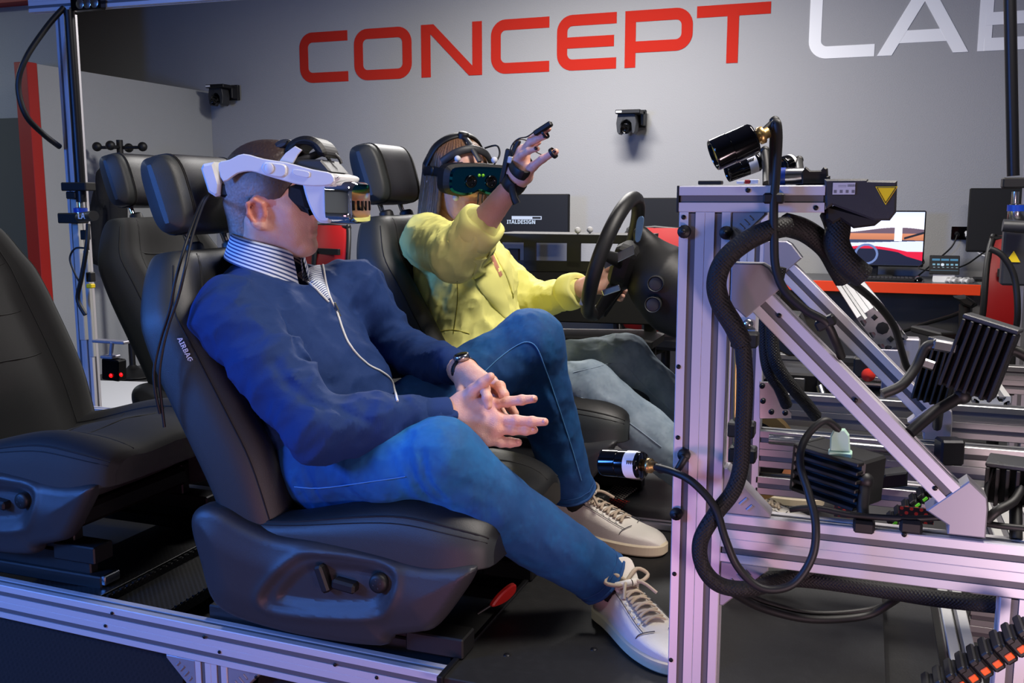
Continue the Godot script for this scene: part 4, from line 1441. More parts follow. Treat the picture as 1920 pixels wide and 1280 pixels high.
	var rec2 := path2([Vector2(-0.044, 0.093), Vector2(-0.017, 0.138), Vector2(0.032, 0.172), Vector2(0.138, 0.181), Vector2(0.181, 0.170), Vector2(0.190, 0.148), Vector2(0.171, 0.115), Vector2(0.125, 0.102), Vector2(0.029, 0.090)], 4)
	var fd := Field.new(Vector3(-0.27, -0.03, 0.20), Vector3(0.47, 0.33, 0.315), 0.0050)
	for y in fd.ny:
		for x in fd.nx:
			var p := fd.lo + Vector3(x, y, 0) * fd.h
			var d2 := poly_dist(outl, Vector2(p.x, p.y))
			var dr := 1.0
			var dr2 := 1.0
			if d2 < 0.03:
				dr = poly_dist(rec, Vector2(p.x, p.y))
				dr2 = poly_dist(rec2, Vector2(p.x, p.y))
			var bulge := 0.012 * smoothstep(0.0, -0.07, d2) + 0.010 * smoothstep(-0.05, -0.2, p.x) - 0.007 * smoothstep(0.008, -0.014, dr) - 0.009 * smoothstep(0.008, -0.014, dr2) + 0.0035 * exp(-pow(dr / 0.012, 2.0))
			for z in fd.nz:
				var pz := fd.lo.z + z * fd.h
				var dz := absf(pz - 0.242) - 0.026 - (bulge if pz > 0.242 else 0.0)
				var q := Vector2(maxf(d2 + 0.022, 0), maxf(dz + 0.022, 0))
				fd.f[(z * fd.ny + y) * fd.nx + x] = q.length() + minf(maxf(d2 + 0.022, dz + 0.022), 0.0) - 0.022
	g = Geo.new()
	fd.mesh_into(g)
	var sh := pt(t, "side_shield", g, M.plastic)
	var far := Geo.new()
	for i in g.v.size():
		far.put(Vector3(g.v[i].x, g.v[i].y, -g.v[i].z), Vector3(g.n[i].x, g.n[i].y, -g.n[i].z))
	for i in range(0, g.ix.size(), 3): far.ix.append_array([g.ix[i], g.ix[i + 2], g.ix[i + 1]])
	pt(t, "side_shield", far, M.plastic)
	var kp := Vector2(0.179, 0.159)
	g = Geo.new()
	g.lathe([Vector2(0, 0.014), Vector2(0.012, 0.0135), Vector2(0.0175, 0.011), Vector2(0.019, 0.006), Vector2(0.019, -0.012)], Vector3(kp.x, kp.y, 0.270), Vector3.BACK, 24)
	var kn := pt(sh, "adjuster_knob", g, M.black)
	for k in 4:
		g.col = Color.WHITE
	var dots := Geo.new()
	for k in 4: dots.ball(Vector3(kp.x + 0.008 * cos(k * PI / 2 + 0.3), kp.y + 0.008 * sin(k * PI / 2 + 0.3), 0.2805), 0.0038, 8)
	pt(sh, "knob_dots", dots, M.leather_side)
	var s1 := Vector2(0.060, 0.152)
	g = Geo.new()
	g.box(Vector3(s1.x, s1.y, 0.272), Vector3(0.018, 0.054, 0.026), Basis(Vector3.BACK, 0.35), 0.006)
	pt(sh, "switch", g, M.black)
	var s2 := Vector2(0.106, 0.144)
	g = Geo.new()
	g.box(Vector3(s2.x, s2.y, 0.272), Vector3(0.050, 0.020, 0.026), Basis(Vector3.BACK, -0.12), 0.006)
	pt(sh, "switch", g, M.black)
	# runners
	g = Geo.new()
	g.box(Vector3(0.345, -0.028, 0.20), Vector3(0.012, 0.022, 0.048), Basis(), 0.002)
	pt(t, "runner_cap", g, M.steel)
	for z in [-0.20, 0.20]:
		g = Geo.new()
		g.box(Vector3(0.03, -0.035, z), Vector3(0.62, 0.03, 0.05), Basis(), 0.003)
		g.box(Vector3(0.02, 0.0, z), Vector3(0.56, 0.05, 0.025), Basis(), 0.003)
		g.box(Vector3(0.27, 0.03, z), Vector3(0.12, 0.04, 0.06), Basis(), 0.003)
		g.box(Vector3(0.02, 0.07, z * 0.95), Vector3(0.46, 0.12, 0.03), Basis(), 0.003)
		pt(t, "runner", g, M.dark_steel if z < 0 else M.black)
	g = Geo.new()
	g.box(Vector3(0.05, 0.10, 0), Vector3(0.42, 0.05, 0.38), Basis(), 0.01)
	pt(t, "seat_pan", g, M.black)
	return t

func build_seats() -> void:
	var seat := make_seat()
	var cloth: StandardMaterial3D = M.leather_painted.duplicate()
	cloth.roughness = 0.85
	var spots := [[Vector3(-1.0, 0, -1.80), "black leather front car seat that the man in the blue sweater sits in"],
		[Vector3(-0.925, 0.062, -2.56), "black leather front car seat that the woman in the yellow blazer sits in"],
		[Vector3(-1.93, 0.04, -1.86), "empty black rear car seat at the left edge, nearest the camera"],
		[Vector3(-1.835, 0.05, -2.58), "empty black rear car seat farther away, left of the man's headrest"]]
	for i in 4:
		var o := seat
		if i > 0:
			o = seat.duplicate()
			o.name = nm("car_seat")
			add_child(o)
		o.position = spots[i][0]
		if i > 1:
			for part in ["backrest", "cushion"]: (o.get_node(part) as MeshInstance3D).material_override = cloth
		tag(o, spots[i][1], "car seat", "car seats on the rig")
	var tm := TextMesh.new()
	tm.text = "AIRBAG"
	tm.font = sysfont("Droid Sans", 700)
	tm.font_size = 24
	tm.pixel_size = 0.0006
	tm.depth = 0.001
	tm.material = M.white
	var tx := pm(seat, "airbag_tag", tm)
	var bp := back_point(0.62, 1.2)
	tx.position = bp + Vector3(0.0, 0, 0.004)
	tx.rotation = Vector3(0, 0.3, -1.15)

# ---------------------------------------------------------------- the aluminium tower in front of the seats
func brace(t: Node, z: float, dx: float, dy: float, m: String) -> void:   # diagonal strut with a cast plate at each end; z: its front face
	var zc := z - 0.02
	var off := Vector3(dx, dy, 0)
	beam(t, Vector3(-0.150, 0.724, zc) + off, Vector3(0.150, 0.429, zc) + off, 0.04, 0.04, Vector3.UP, "brace", m)
	var g := Geo.new()
	var xf := Transform3D(Basis(), Vector3(dx, dy, zc))
	g.prism([Vector2(-0.188, 0.774), Vector2(-0.142, 0.774), Vector2(-0.132, 0.768), Vector2(-0.110, 0.740), Vector2(-0.163, 0.690), Vector2(-0.178, 0.703), Vector2(-0.188, 0.706)], -0.021, 0.0212, xf, 0.002)
	pt(t, "end_plate", g, M.cast)
	g = Geo.new()
	g.prism([Vector2(0.108, 0.414), Vector2(0.163, 0.465), Vector2(0.188, 0.442), Vector2(0.190, 0.425), Vector2(0.190, 0.381), Vector2(0.139, 0.381), Vector2(0.139, 0.395)], -0.021, 0.0212, xf, 0.002)
	pt(t, "end_plate", g, M.cast)

func build_tower() -> void:
	var zc := -1.52
	var t := th("tower_frame", "nearest aluminium tower: tall post, top bar, diagonal brace and long low beam", "frame", Vector3(-0.23, -0.36, zc))
	beam(t, Vector3(-0.23, -0.36, zc), Vector3(-0.23, 0.851, zc), 0.08, 0.04, Vector3.BACK, "post")
	beam(t, Vector3(-0.190, 0.335, zc), Vector3(0.75, 0.335, zc), 0.04, 0.08, Vector3.UP, "low_beam")
	beam(t, Vector3(-0.271, 0.871, zc), Vector3(-0.056, 0.871, zc), 0.04, 0.04, Vector3.UP, "top_bar")
	var g := Geo.new()
	g.box(Vector3(-0.2725, 0.871, zc), Vector3(0.004, 0.041, 0.041))
	pt(t, "end_cap", g, M.black)
	brace(t, -1.5, 0, 0, "alu")
	gusset(t, Vector3(-0.19, 0.852, zc), Vector3.RIGHT, Vector3.DOWN, 0.05)
	gusset(t, Vector3(-0.19, 0.375, zc), Vector3.RIGHT, Vector3.UP, 0.075)
	gusset(t, Vector3(-0.19, 0.295, zc), Vector3.RIGHT, Vector3.DOWN, 0.075)
	beam(t, Vector3(0.255, -0.36, zc), Vector3(0.255, 0.294, zc), 0.08, 0.04, Vector3.BACK, "leg")
	for q in [Vector3(-0.263, 0.843, -1.499), Vector3(-0.265, 0.608, -1.499), Vector3(-0.263, 0.493, -1.499), Vector3(-0.263, 0.264, -1.499), Vector3(-0.265, 0.114, -1.499), Vector3(-0.167, 0.884, -1.499), Vector3(-0.068, 0.858, -1.499), Vector3(-0.114, 0.696, -1.499), Vector3(0.001, 0.573, -1.499), Vector3(0.118, 0.449, -1.499), Vector3(0.080, 0.373, -1.499)]: screw(t, q, "pin")
	for q in [Vector3(-0.261, 0.821, -1.499), Vector3(-0.197, 0.820, -1.499), Vector3(-0.252, 0.466, -1.499), Vector3(-0.262, 0.367, -1.499)]:
		g = Geo.new()
		g.lathe([Vector2(0, 0.012), Vector2(0.004, 0.012), Vector2(0.004, 0.008), Vector2(0.009, 0.008), Vector2(0.0105, 0.004), Vector2(0.0105, 0.0)], q, Vector3.BACK, 14)
		pt(t, "plug", g, M.black)
	# second tower behind it
	var z2 := -2.07
	t = th("tower_frame", "second aluminium tower half hidden behind the nearest one, in shade", "frame", Vector3(-0.23, -0.36, z2))
	beam(t, Vector3(-0.225, -0.1, z2), Vector3(-0.225, 0.851, z2), 0.08, 0.04, Vector3.BACK, "post")
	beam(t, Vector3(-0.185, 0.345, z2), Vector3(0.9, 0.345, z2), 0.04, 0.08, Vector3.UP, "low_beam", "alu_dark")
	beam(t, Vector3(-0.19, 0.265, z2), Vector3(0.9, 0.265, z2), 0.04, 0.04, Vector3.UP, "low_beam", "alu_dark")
	beam(t, Vector3(-0.271, 0.871, z2), Vector3(-0.03, 0.871, z2), 0.04, 0.04, Vector3.UP, "top_bar")
	brace(t, -2.05, -0.005, 0.012, "alu")
	g = Geo.new()
	g.prism([Vector2(-0.190, 0.492), Vector2(-0.172, 0.492), Vector2(-0.122, 0.429), Vector2(-0.122, 0.418), Vector2(-0.187, 0.412)], -0.003, 0.003, Transform3D(Basis(), Vector3(0, 0, -2.045)), 0.001)
	pt(t, "corner_plate", g, M.steel)
	for q in [Vector3(-0.184, 0.483, -2.040), Vector3(-0.181, 0.451, -2.040), Vector3(-0.163, 0.429, -2.040), Vector3(-0.135, 0.429, -2.040)]: screw(t, q)
	g = Geo.new()
	g.tube([Vector3(-0.162, 0.381, -2.000), Vector3(0.102, 0.377, -2.000)], 0.011, 14)
	pt(t, "guide_rod", g, M.steel)
	# beams that cross behind
	t = th("understructure", "aluminium base beams running behind the two towers", "frame", Vector3(0.2, -0.36, -2.7))
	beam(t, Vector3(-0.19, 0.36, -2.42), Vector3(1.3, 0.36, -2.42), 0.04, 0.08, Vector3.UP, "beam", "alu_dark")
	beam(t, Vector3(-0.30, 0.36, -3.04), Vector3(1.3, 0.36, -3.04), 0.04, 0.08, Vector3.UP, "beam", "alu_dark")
	beam(t, Vector3(0.275, 0.285, -1.54), Vector3(0.275, 0.285, -2.05), 0.08, 0.04, Vector3.UP, "cross_profile", "alu_white")
	beam(t, Vector3(0.30, 0.40, -2.44), Vector3(0.30, 0.40, -3.02), 0.08, 0.04, Vector3.UP, "cross_profile", "alu_white")
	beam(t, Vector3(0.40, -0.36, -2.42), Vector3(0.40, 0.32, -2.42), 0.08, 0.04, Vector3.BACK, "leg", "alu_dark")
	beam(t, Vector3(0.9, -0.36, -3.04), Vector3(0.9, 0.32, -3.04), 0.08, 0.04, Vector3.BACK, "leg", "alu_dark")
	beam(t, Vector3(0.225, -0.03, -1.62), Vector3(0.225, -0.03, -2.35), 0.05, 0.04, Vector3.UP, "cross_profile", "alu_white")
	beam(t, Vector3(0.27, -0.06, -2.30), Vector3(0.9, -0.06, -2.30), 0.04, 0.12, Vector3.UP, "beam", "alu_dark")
	g = Geo.new()
	g.box(Vector3(0.178, 0.386, -2.000), Vector3(0.045, 0.05, 0.04), Basis(Vector3.UP, 0.3), 0.004)
	pt(t, "corner_block", g, M.dark_steel)
	g = Geo.new()
	g.tube([Vector3(-0.198, 0.357, -2.980), Vector3(0.082, 0.345, -2.980)], 0.013, 14)
	pt(t, "guide_rod", g, M.steel)
	# slanted profile whose end face looks at the camera
	t = th("slanted_profile", "slanted heavy aluminium profile showing its hollow end face, below the desk", "profile", Vector3(0.062, 0.521, -2.750))
	g = Geo.new()
	profile(g, Vector3(0.060, 0.534, -2.700), Vector3(-0.022, 0.586, -3.300), 0.075, 0.12, Vector3(-0.6, 0.8, 0.2))
	pt(t, "profile", g, M.alu_dark)
	g = Geo.new()
	var ef := frame(Vector3(0.060, 0.534, -2.700), Vector3(-0.022, 0.586, -3.300) - Vector3(0.060, 0.534, -2.700), Vector3(-0.6, 0.8, 0.2))
	for s in [-1, 1]: g.lathe([Vector2(0, 0), Vector2(0.009, 0), Vector2(0.009, -0.002), Vector2(0.0, -0.002)], ef * Vector3(0, s * 0.036, 0), ef.basis.z, 4)
	g.lathe([Vector2(0, 0), Vector2(0.017, 0), Vector2(0.017, -0.0015), Vector2(0.0, -0.0015)], ef * Vector3(0, 0, 0), ef.basis.z, 8)
	pt(t, "hollow", g, M.black)
	gusset(t, Vector3(0.110, 0.477, -2.720), Vector3.RIGHT * -1, Vector3.DOWN, 0.09)
	g = Geo.new()
	g.box(Vector3(0.111, 0.421, -2.750), Vector3(0.09, 0.17, 0.05), Basis(), 0.004)
	pt(t, "foot_block", g, M.cast)
	# linear drive in the gap behind the post
	t = th("linear_drive", "vertical linear drive with a bright rod and thin brass screw beside the post", "drive", Vector3(-0.186, 0.355, -1.750))
	g = Geo.new()
	g.tube([Vector3(-0.185, 0.603, -1.750), Vector3(-0.181, 0.361, -1.750)], 0.0085, 14)
	pt(t, "rod", g, M.steel)
	g = Geo.new()
	g.tube([Vector3(-0.206, 0.602, -1.750), Vector3(-0.202, 0.359, -1.750)], 0.0035, 10)
	pt(t, "screw_rod", g, M.brass)
	for q in [Vector3(-0.190, 0.623, -1.740), Vector3(-0.190, 0.459, -1.740), Vector3(-0.186, 0.413, -1.740)]:
		g = Geo.new()
		g.box(q, Vector3(0.048, 0.026, 0.04), Basis(), 0.003)
		pt(t, "bearing_block", g, M.black)
	g = Geo.new()
	g.box(Vector3(-0.197, 0.674, -1.780), Vector3(0.05, 0.11, 0.03), Basis(), 0.003)
	pt(t, "mount_plate", g, M.alu)
	g = Geo.new()
	g.lathe([Vector2(0, 0.006), Vector2(0.008, 0.006), Vector2(0.01, 0.0)], Vector3(-0.188, 0.648, -1.760), Vector3.BACK)
	pt(t, "bolt", g, M.steel)
	# big bronze pulley low between the posts
	t = th("pulley", "bronze rimmed pulley low behind the tower, partly hidden", "pulley", Vector3(-0.186, 0.219, -2.300))
	g = Geo.new()
	g.lathe([Vector2(0.085, -0.02), Vector2(0.11, -0.02), Vector2(0.11, -0.02), Vector2(0.11, 0.02), Vector2(0.11, 0.02), Vector2(0.085, 0.02), Vector2(0.085, 0.02), Vector2(0.085, -0.02)], Vector3(-0.226, 0.281, -2.250), Vector3.BACK, 40)
	pt(t, "rim", g, M.brass)
	g = Geo.new()
	g.lathe([Vector2(0.0, -0.012), Vector2(0.085, -0.012), Vector2(0.085, 0.012), Vector2(0.0, 0.012)], Vector3(-0.226, 0.281, -2.250), Vector3.BACK, 30)
	pt(t, "disc", g, M.dark_steel)
	# plates under the low beam
	g = Geo.new()
	g.box(Vector3(-0.0, -0.015, -1.955), Vector3(0.36, 0.012, 0.95), Basis(), 0.002)
	single("floor_plate", g, M.plate, "dark floor plate under the low beam, right of the post", "floor plate")
	g = Geo.new()
	g.box(Vector3(0.55, -0.30, -2.2), Vector3(1.3, 0.02, 1.9), Basis(), 0.002)
	single("floor_plate", g, M.black_matte, "black base plate deep under the machinery at the right", "floor plate")
	# tracker head on the tower top
	t = th("sensor_unit", "dark grey sensor unit with a yellow warning triangle and white label on the tower top", "sensor", Vector3(0, 0.84, -1.53))
	g = Geo.new()
	g.prism([Vector2(-0.058, 0.900), Vector2(0.002, 0.900), Vector2(0.003, 0.898), Vector2(0.042, 0.897), Vector2(0.043, 0.852), Vector2(0.035, 0.840), Vector2(0.014, 0.840), Vector2(-0.002, 0.846), Vector2(-0.045, 0.862), Vector2(-0.054, 0.856)], -0.085, 0.0, Transform3D(Basis(), Vector3(0, 0, -1.5)), 0.003)
	pt(t, "housing", g, M.plastic)
	g = Geo.new()
	g.prism([Vector2(-0.054, 0.862), Vector2(-0.000, 0.847), Vector2(0.025, 0.841), Vector2(0.015, 0.832), Vector2(-0.014, 0.828), Vector2(-0.033, 0.841), Vector2(-0.044, 0.834), Vector2(-0.053, 0.841)], -0.07, -0.01, Transform3D(Basis(), Vector3(0, 0, -1.5)), 0.003)
	pt(t, "lower_housing", g, M.black)
	g = Geo.new()
	warn_tri(g, Vector3(0.028, 0.880, -1.500), 0.0175, -PI / 2)
	var ws := pt(t, "warning_sticker", g, M.yellow, "yellow triangle sticker")
	g = Geo.new()
	for k in 3:
		var a := -PI / 2 + k * TAU / 3
		var b := -PI / 2 + (k + 1) * TAU / 3
		var c := Vector3(0.028, 0.880, -1.498)
		g.tube([c + Vector3(cos(a), sin(a), 0) * 0.0148, c + Vector3(cos(b), sin(b), 0) * 0.0148], 0.0005, 5)
	pt(ws, "border", g, M.black)
	var lt := img_tex("label_print", 128, 64, func(x, y):
		var c := Color(0.72, 0.72, 0.72)
		if y > 38 and y < 56 and (x % 34) > 6 and (x % 34) < 24 and ((x * 7 + y * 13) % 5) < 3: c = Color(0.15, 0.15, 0.15)
		if y > 8 and y < 22 and x > 84 and (x % 7) < 4: c = Color(0.2, 0.2, 0.2)
		if y > 8 and y < 26 and x > 30 and x < 78 and y % 7 < 2: c = Color(0.35, 0.35, 0.35)
		return c)
	var lm := mat("label", Color(1, 1, 1), 0.6)
	lm.albedo_texture = lt
	pt(t, "label_plate", screen_quad(Vector3(-0.030, 0.886, -1.498), 0.031, 0.017), M.label, "white printed label")
	# motor with a blue ring lying on the top bar
	t = th("motor", "small steel motor with a blue ring lying on the top bar", "motor", Vector3(-0.094, 0.893, -1.530))
	g = Geo.new()
	var ma := Vector3(-0.123, 0.905, -1.530)
	g.lathe([Vector2(0, 0), Vector2(0.0115, 0), Vector2(0.0125, 0.001), Vector2(0.0125, 0.034), Vector2(0.0, 0.034)], ma, Vector3.RIGHT, 20)
	pt(t, "body", g, M.steel)
	g = Geo.new()
	g.lathe([Vector2(0.0131, 0), Vector2(0.0131, 0.008)], ma, Vector3.RIGHT, 20)
	pt(t, "ring", g, M.blue_ring, "blue ring")
	g = Geo.new()
	g.prism([Vector2(-0.090, 0.892), Vector2(-0.091, 0.910), Vector2(-0.086, 0.919), Vector2(-0.079, 0.913), Vector2(-0.064, 0.913), Vector2(-0.060, 0.918), Vector2(-0.055, 0.916), Vector2(-0.054, 0.905), Vector2(-0.051, 0.905), Vector2(-0.051, 0.892)], -0.016, 0.016, Transform3D(Basis(), Vector3(0, 0, -1.53)), 0.002)
	pt(t, "bracket", g, M.black)
	t = th("connector", "row of small white and red connectors on the top bar", "connector", Vector3(-0.170, 0.894, -1.520))
	g = Geo.new()
	g.box(Vector3(-0.160, 0.897, -1.520), Vector3(0.014, 0.007, 0.012), Basis(), 0.001)
	g.box(Vector3(-0.180, 0.896, -1.520), Vector3(0.012, 0.005, 0.012), Basis(), 0.001)
	pt(t, "white_plug", g, M.white)
	g = Geo.new()
	g.box(Vector3(-0.169, 0.897, -1.520), Vector3(0.010, 0.006, 0.012), Basis(), 0.001)
	pt(t, "red_plug", g, M.red, "red plug")
	g = Geo.new()
	g.box(Vector3(-0.226, 0.896, -1.520), Vector3(0.036, 0.006, 0.02), Basis(), 0.001)
	single("black_plate", g, M.black, "flat black plate lying at the left end of the top bar", "plate")
	# tracking cameras (cylinders)
	cyl_camera(Vector3(-0.213, 0.934, -1.450), Vector3(-0.157, 0.959, -1.470), 0.0235, "large black cylindrical lamp on a bent arm above the tower", [Vector3(-0.153, 0.961, -1.470), Vector3(-0.131, 0.984, -1.490), Vector3(-0.132, 0.928, -1.500), Vector3(-0.132, 0.893, -1.510)], false)
	cyl_camera(Vector3(-0.215, 0.913, -1.620), Vector3(-0.166, 0.932, -1.640), 0.0155, "smaller black cylindrical lamp with a white label below the large one", [Vector3(-0.161, 0.934, -1.640), Vector3(-0.158, 0.949, -1.640), Vector3(-0.150, 0.917, -1.600), Vector3(-0.143, 0.893, -1.535)], true)
	cyl_camera(Vector3(-0.139, 0.927, -1.750), Vector3(-0.123, 0.933, -1.770), 0.0165, "short cylindrical lamp with a white band behind the bent arm", [Vector3(-0.119, 0.933, -1.770), Vector3(-0.112, 0.938, -1.770), Vector3(-0.105, 0.920, -1.700), Vector3(-0.094, 0.893, -1.540)], true)
	cyl_camera(Vector3(-0.390, 0.435, -1.520), Vector3(-0.317, 0.442, -1.500), 0.0225, "black cylindrical lamp with a white label clamped at the left of the post", [Vector3(-0.310, 0.442, -1.500), Vector3(-0.289, 0.439, -1.500), Vector3(-0.261, 0.441, -1.480), Vector3(-0.249, 0.464, -1.490)], true)

func cyl_camera(a: Vector3, b: Vector3, r: float, label: String, arm: Array, band: bool) -> void:
	var t := th("cylinder_lamp", label, "lamp", b)
	var d := (b - a).normalized()
	var l := a.distance_to(b)
	var g := Geo.new()
	g.lathe([Vector2(0, 0.004), Vector2(r * 0.85, 0.004), Vector2(r * 0.85, 0.0), Vector2(r * 0.97, 0.0), Vector2(r, 0.003), Vector2(r, l * 0.40), Vector2(r, l * 0.40), Vector2(r * 0.96, l * 0.40), Vector2(r * 0.96, l * 0.42), Vector2(r, l * 0.42), Vector2(r, l * 0.42), Vector2(r, l * 0.94), Vector2(r * 0.9, l), Vector2(0, l)], a, d, 28)
	pt(t, "barrel", g, M.black_gloss)
	g = Geo.new()
	g.lathe([Vector2(0, l), Vector2(r * 0.42, l), Vector2(r * 0.42, l + r * 0.3), Vector2(r * 0.55, l + r * 0.3), Vector2(r * 0.55, l + r * 0.6), Vector2(r * 0.35, l + r * 0.6), Vector2(r * 0.35, l + r * 0.95), Vector2(0, l + r * 0.95)], a, d, 12)
	pt(t, "plug", g, M.brass)
	if band:
		g = Geo.new()
		g.lathe([Vector2(r * 1.006, l * 0.62), Vector2(r * 1.006, l * 0.88)], a, d, 28)
		var lb := pt(t, "label_band", g, M.white, "white label band")
		g = Geo.new()
		for k in 5: g.box(a + d * (l * (0.66 + 0.045 * k)) + Vector3(0, r * 0.2, r * 0.985), Vector3(0.0016, r * 0.7, 0.001), Basis(), 0.0)
		pt(lb, "print", g, M.seam)
	g = Geo.new()
	g.tube([arm[0], arm[1]], 0.0055, 8)
	g.tube([arm[1], arm[2], arm[3]], 0.0065, 8)
	g.ball(arm[1], 0.008)
	pt(t, "arm", g, M.black)

func heat_box(called: String, c: Vector3, bs: Basis, size: Vector3, fins: int, label: String, foot: Array) -> Node3D:   # finned camera body: fins on the +z face, running along local y
	var t := th(called, label, "camera", foot[-1])
	var g := Geo.new()
	g.box(c, size, bs, 0.004)
	pt(t, "body", g, M.black)
	for k in fins:
		g = Geo.new()
		g.box(c + bs * Vector3(lerpf(-0.46, 0.46, float(k) / (fins - 1)) * size.x, 0, size.z * 0.5 + 0.008), Vector3(size.x / fins * 0.45, size.y * 0.98, 0.018), bs, 0.001)
		pt(t, "fin", g, M.black)
	g = Geo.new()
	g.box(c + bs * Vector3(0, size.y * 0.5 + 0.003, 0.006), Vector3(size.x * 1.02, 0.007, size.z + 0.016), bs, 0.002)
	pt(t, "lid", g, M.plastic)
	g = Geo.new()
	g.tube(foot, 0.009, 8)
	g.ball(foot[0], 0.013)
	pt(t, "arm", g, M.black)
	return t

func build_clutter() -> void:
	var zr := -1.47
	var t := heat_box("finned_camera", Vector3(0.171, 0.638, -1.550), Basis(Vector3.BACK, -0.27) * Basis(Vector3.UP, -0.25), Vector3(0.075, 0.105, 0.045), 7, "large black finned camera tilted on an arm, right of the braces", [Vector3(0.152, 0.579, -1.560), Vector3(0.115, 0.557, -1.540), Vector3(0.079, 0.527, -1.510)])
	var g := Geo.new()
	g.box(Vector3(0.121, 0.657, -1.530), Vector3(0.034, 0.017, 0.018), Basis(Vector3.BACK, -0.15), 0.003)
	pt(t, "connector", g, M.steel)
	t = heat_box("finned_camera", Vector3(0.146, 0.563, -1.850), Basis(Vector3.BACK, -0.2) * Basis(Vector3.UP, -0.4), Vector3(0.06, 0.11, 0.045), 6, "smaller black finned camera hidden behind the large tilted one", [Vector3(0.149, 0.517, -1.860), Vector3(0.147, 0.484, -1.900), Vector3(0.156, 0.426, -2.030)])
	g = Geo.new()
	g.box(Vector3(0.114, 0.585, -1.820), Vector3(0.034, 0.017, 0.018), Basis(Vector3.BACK, -0.3), 0.003)
	pt(t, "connector", g, M.steel)
	t = heat_box("finned_camera", Vector3(-0.014, 0.433, -1.600), Basis(Vector3.UP, -0.55) * Basis(Vector3.BACK, PI / 2 - 0.06), Vector3(0.078, 0.115, 0.065), 6, "black finned camera with a pale green connector above the low beam", [Vector3(0.022, 0.437, -1.550), Vector3(0.020, 0.400, -1.530), Vector3(0.023, 0.374, -1.520)])
	g = Geo.new()
	g.prism([Vector2(-0.033, 0.476), Vector2(-0.033, 0.500), Vector2(-0.028, 0.511), Vector2(-0.012, 0.513), Vector2(-0.005, 0.504), Vector2(-0.002, 0.477)], -0.012, 0.0, Transform3D(Basis(), Vector3(0, 0, -1.56)), 0.002)
	g.box(Vector3(-0.017, 0.471, -1.568), Vector3(0.036, 0.012, 0.024), Basis(), 0.002)
	pt(t, "connector", g, mat("pale_green", Color(0.66, 0.80, 0.72), 0.5, 0.0), "pale green connector")
	t = heat_box("finned_camera", Vector3(0.236, 0.441, -1.600), Basis(Vector3.UP, -0.2), Vector3(0.075, 0.06, 0.05), 6, "black finned camera cut off by the right edge above the low beam", [Vector3(0.240, 0.420, -1.600), Vector3(0.234, 0.410, -1.550), Vector3(0.234, 0.375, -1.530)])
	# cables round the tower
	cable("sleeved_cable", [Vector3(-0.105, 0.831, -1.500), Vector3(-0.134, 0.824, -1.480), Vector3(-0.167, 0.806, -1.470), Vector3(-0.194, 0.779, -1.460), Vector3(-0.204, 0.746, -1.460), Vector3(-0.197, 0.714, -1.465), Vector3(-0.177, 0.680, -1.470), Vector3(-0.164, 0.653, -1.475)], 0.0155, M.braided, "thick black sleeved cable arching over the post below the top bar", "cable", "", 9)
	cable("sleeved_cable", [Vector3(-0.164, 0.653, -1.475), Vector3(-0.158, 0.591, -1.475), Vector3(-0.159, 0.525, -1.475), Vector3(-0.160, 0.466, -1.475), Vector3(-0.169, 0.426, -1.460), Vector3(-0.193, 0.391, -1.440), Vector3(-0.212, 0.350, -1.430), Vector3(-0.207, 0.310, -1.430), Vector3(-0.181, 0.280, -1.440), Vector3(-0.135, 0.273, -1.460), Vector3(-0.092, 0.268, -1.530), Vector3(-0.053, 0.274, -1.560)], 0.0125, M.braided, "black sleeved cable running down the post and looping low around it", "cable", "", 9)
	cable("sleeved_cable", [Vector3(-0.114, 0.833, -1.520), Vector3(-0.084, 0.823, -1.540), Vector3(-0.053, 0.799, -1.550), Vector3(-0.034, 0.768, -1.560), Vector3(-0.023, 0.749, -1.570)], 0.018, M.braided, "thick black cable bundle drooping right below the sensor unit", "cable", "", 9)
	cable("sleeved_cable", [Vector3(-0.046, 0.853, -1.540), Vector3(-0.037, 0.830, -1.530), Vector3(-0.037, 0.806, -1.520), Vector3(-0.023, 0.779, -1.520), Vector3(0.003, 0.756, -1.530)], 0.019, M.braided, "thick black sleeve hanging in an S below the sensor unit", "cable", "", 9)
	cable("sensor_cable", [Vector3(-0.132, 0.974, -1.485), Vector3(-0.127, 0.981, -1.480), Vector3(-0.124, 0.958, -1.480), Vector3(-0.125, 0.904, -1.480), Vector3(-0.126, 0.865, -1.475), Vector3(-0.124, 0.819, -1.475), Vector3(-0.120, 0.771, -1.475), Vector3(-0.105, 0.736, -1.475), Vector3(-0.075, 0.709, -1.475), Vector3(-0.046, 0.692, -1.475), Vector3(-0.031, 0.662, -1.490), Vector3(-0.022, 0.635, -1.520)], 0.0068, M.rubber, "black cable from the bent lamp arm down across the brace", "cable")
	var clips := [Vector3(-0.127, 0.872, -1.485), Vector3(-0.046, 0.690, -1.485)]
	for i in 2:
		g = Geo.new()
		g.box(clips[i], Vector3(0.03, 0.016, 0.03), Basis(Vector3.BACK, 0.5 if i else 0.0), 0.003)
		single("cable_clip", g, M.black, ["black cable clip on the top bar", "black cable clip on the nearest diagonal brace"][i], "clip")
	cable("loop_cable", [Vector3(-0.304, 0.442, -1.500), Vector3(-0.262, 0.447, -1.460), Vector3(-0.227, 0.439, -1.440), Vector3(-0.192, 0.407, -1.430), Vector3(-0.173, 0.362, -1.420), Vector3(-0.152, 0.319, -1.420), Vector3(-0.116, 0.292, -1.420), Vector3(-0.074, 0.300, -1.430), Vector3(-0.048, 0.342, -1.440), Vector3(-0.045, 0.389, -1.450), Vector3(-0.058, 0.431, -1.470), Vector3(-0.074, 0.469, -1.500), Vector3(-0.069, 0.501, -1.530), Vector3(-0.043, 0.527, -1.550), Vector3(-0.021, 0.511, -1.565)], 0.0062, M.rubber, "black cable looping from the left lamp round the beam to the green connector", "cable", "", 9)
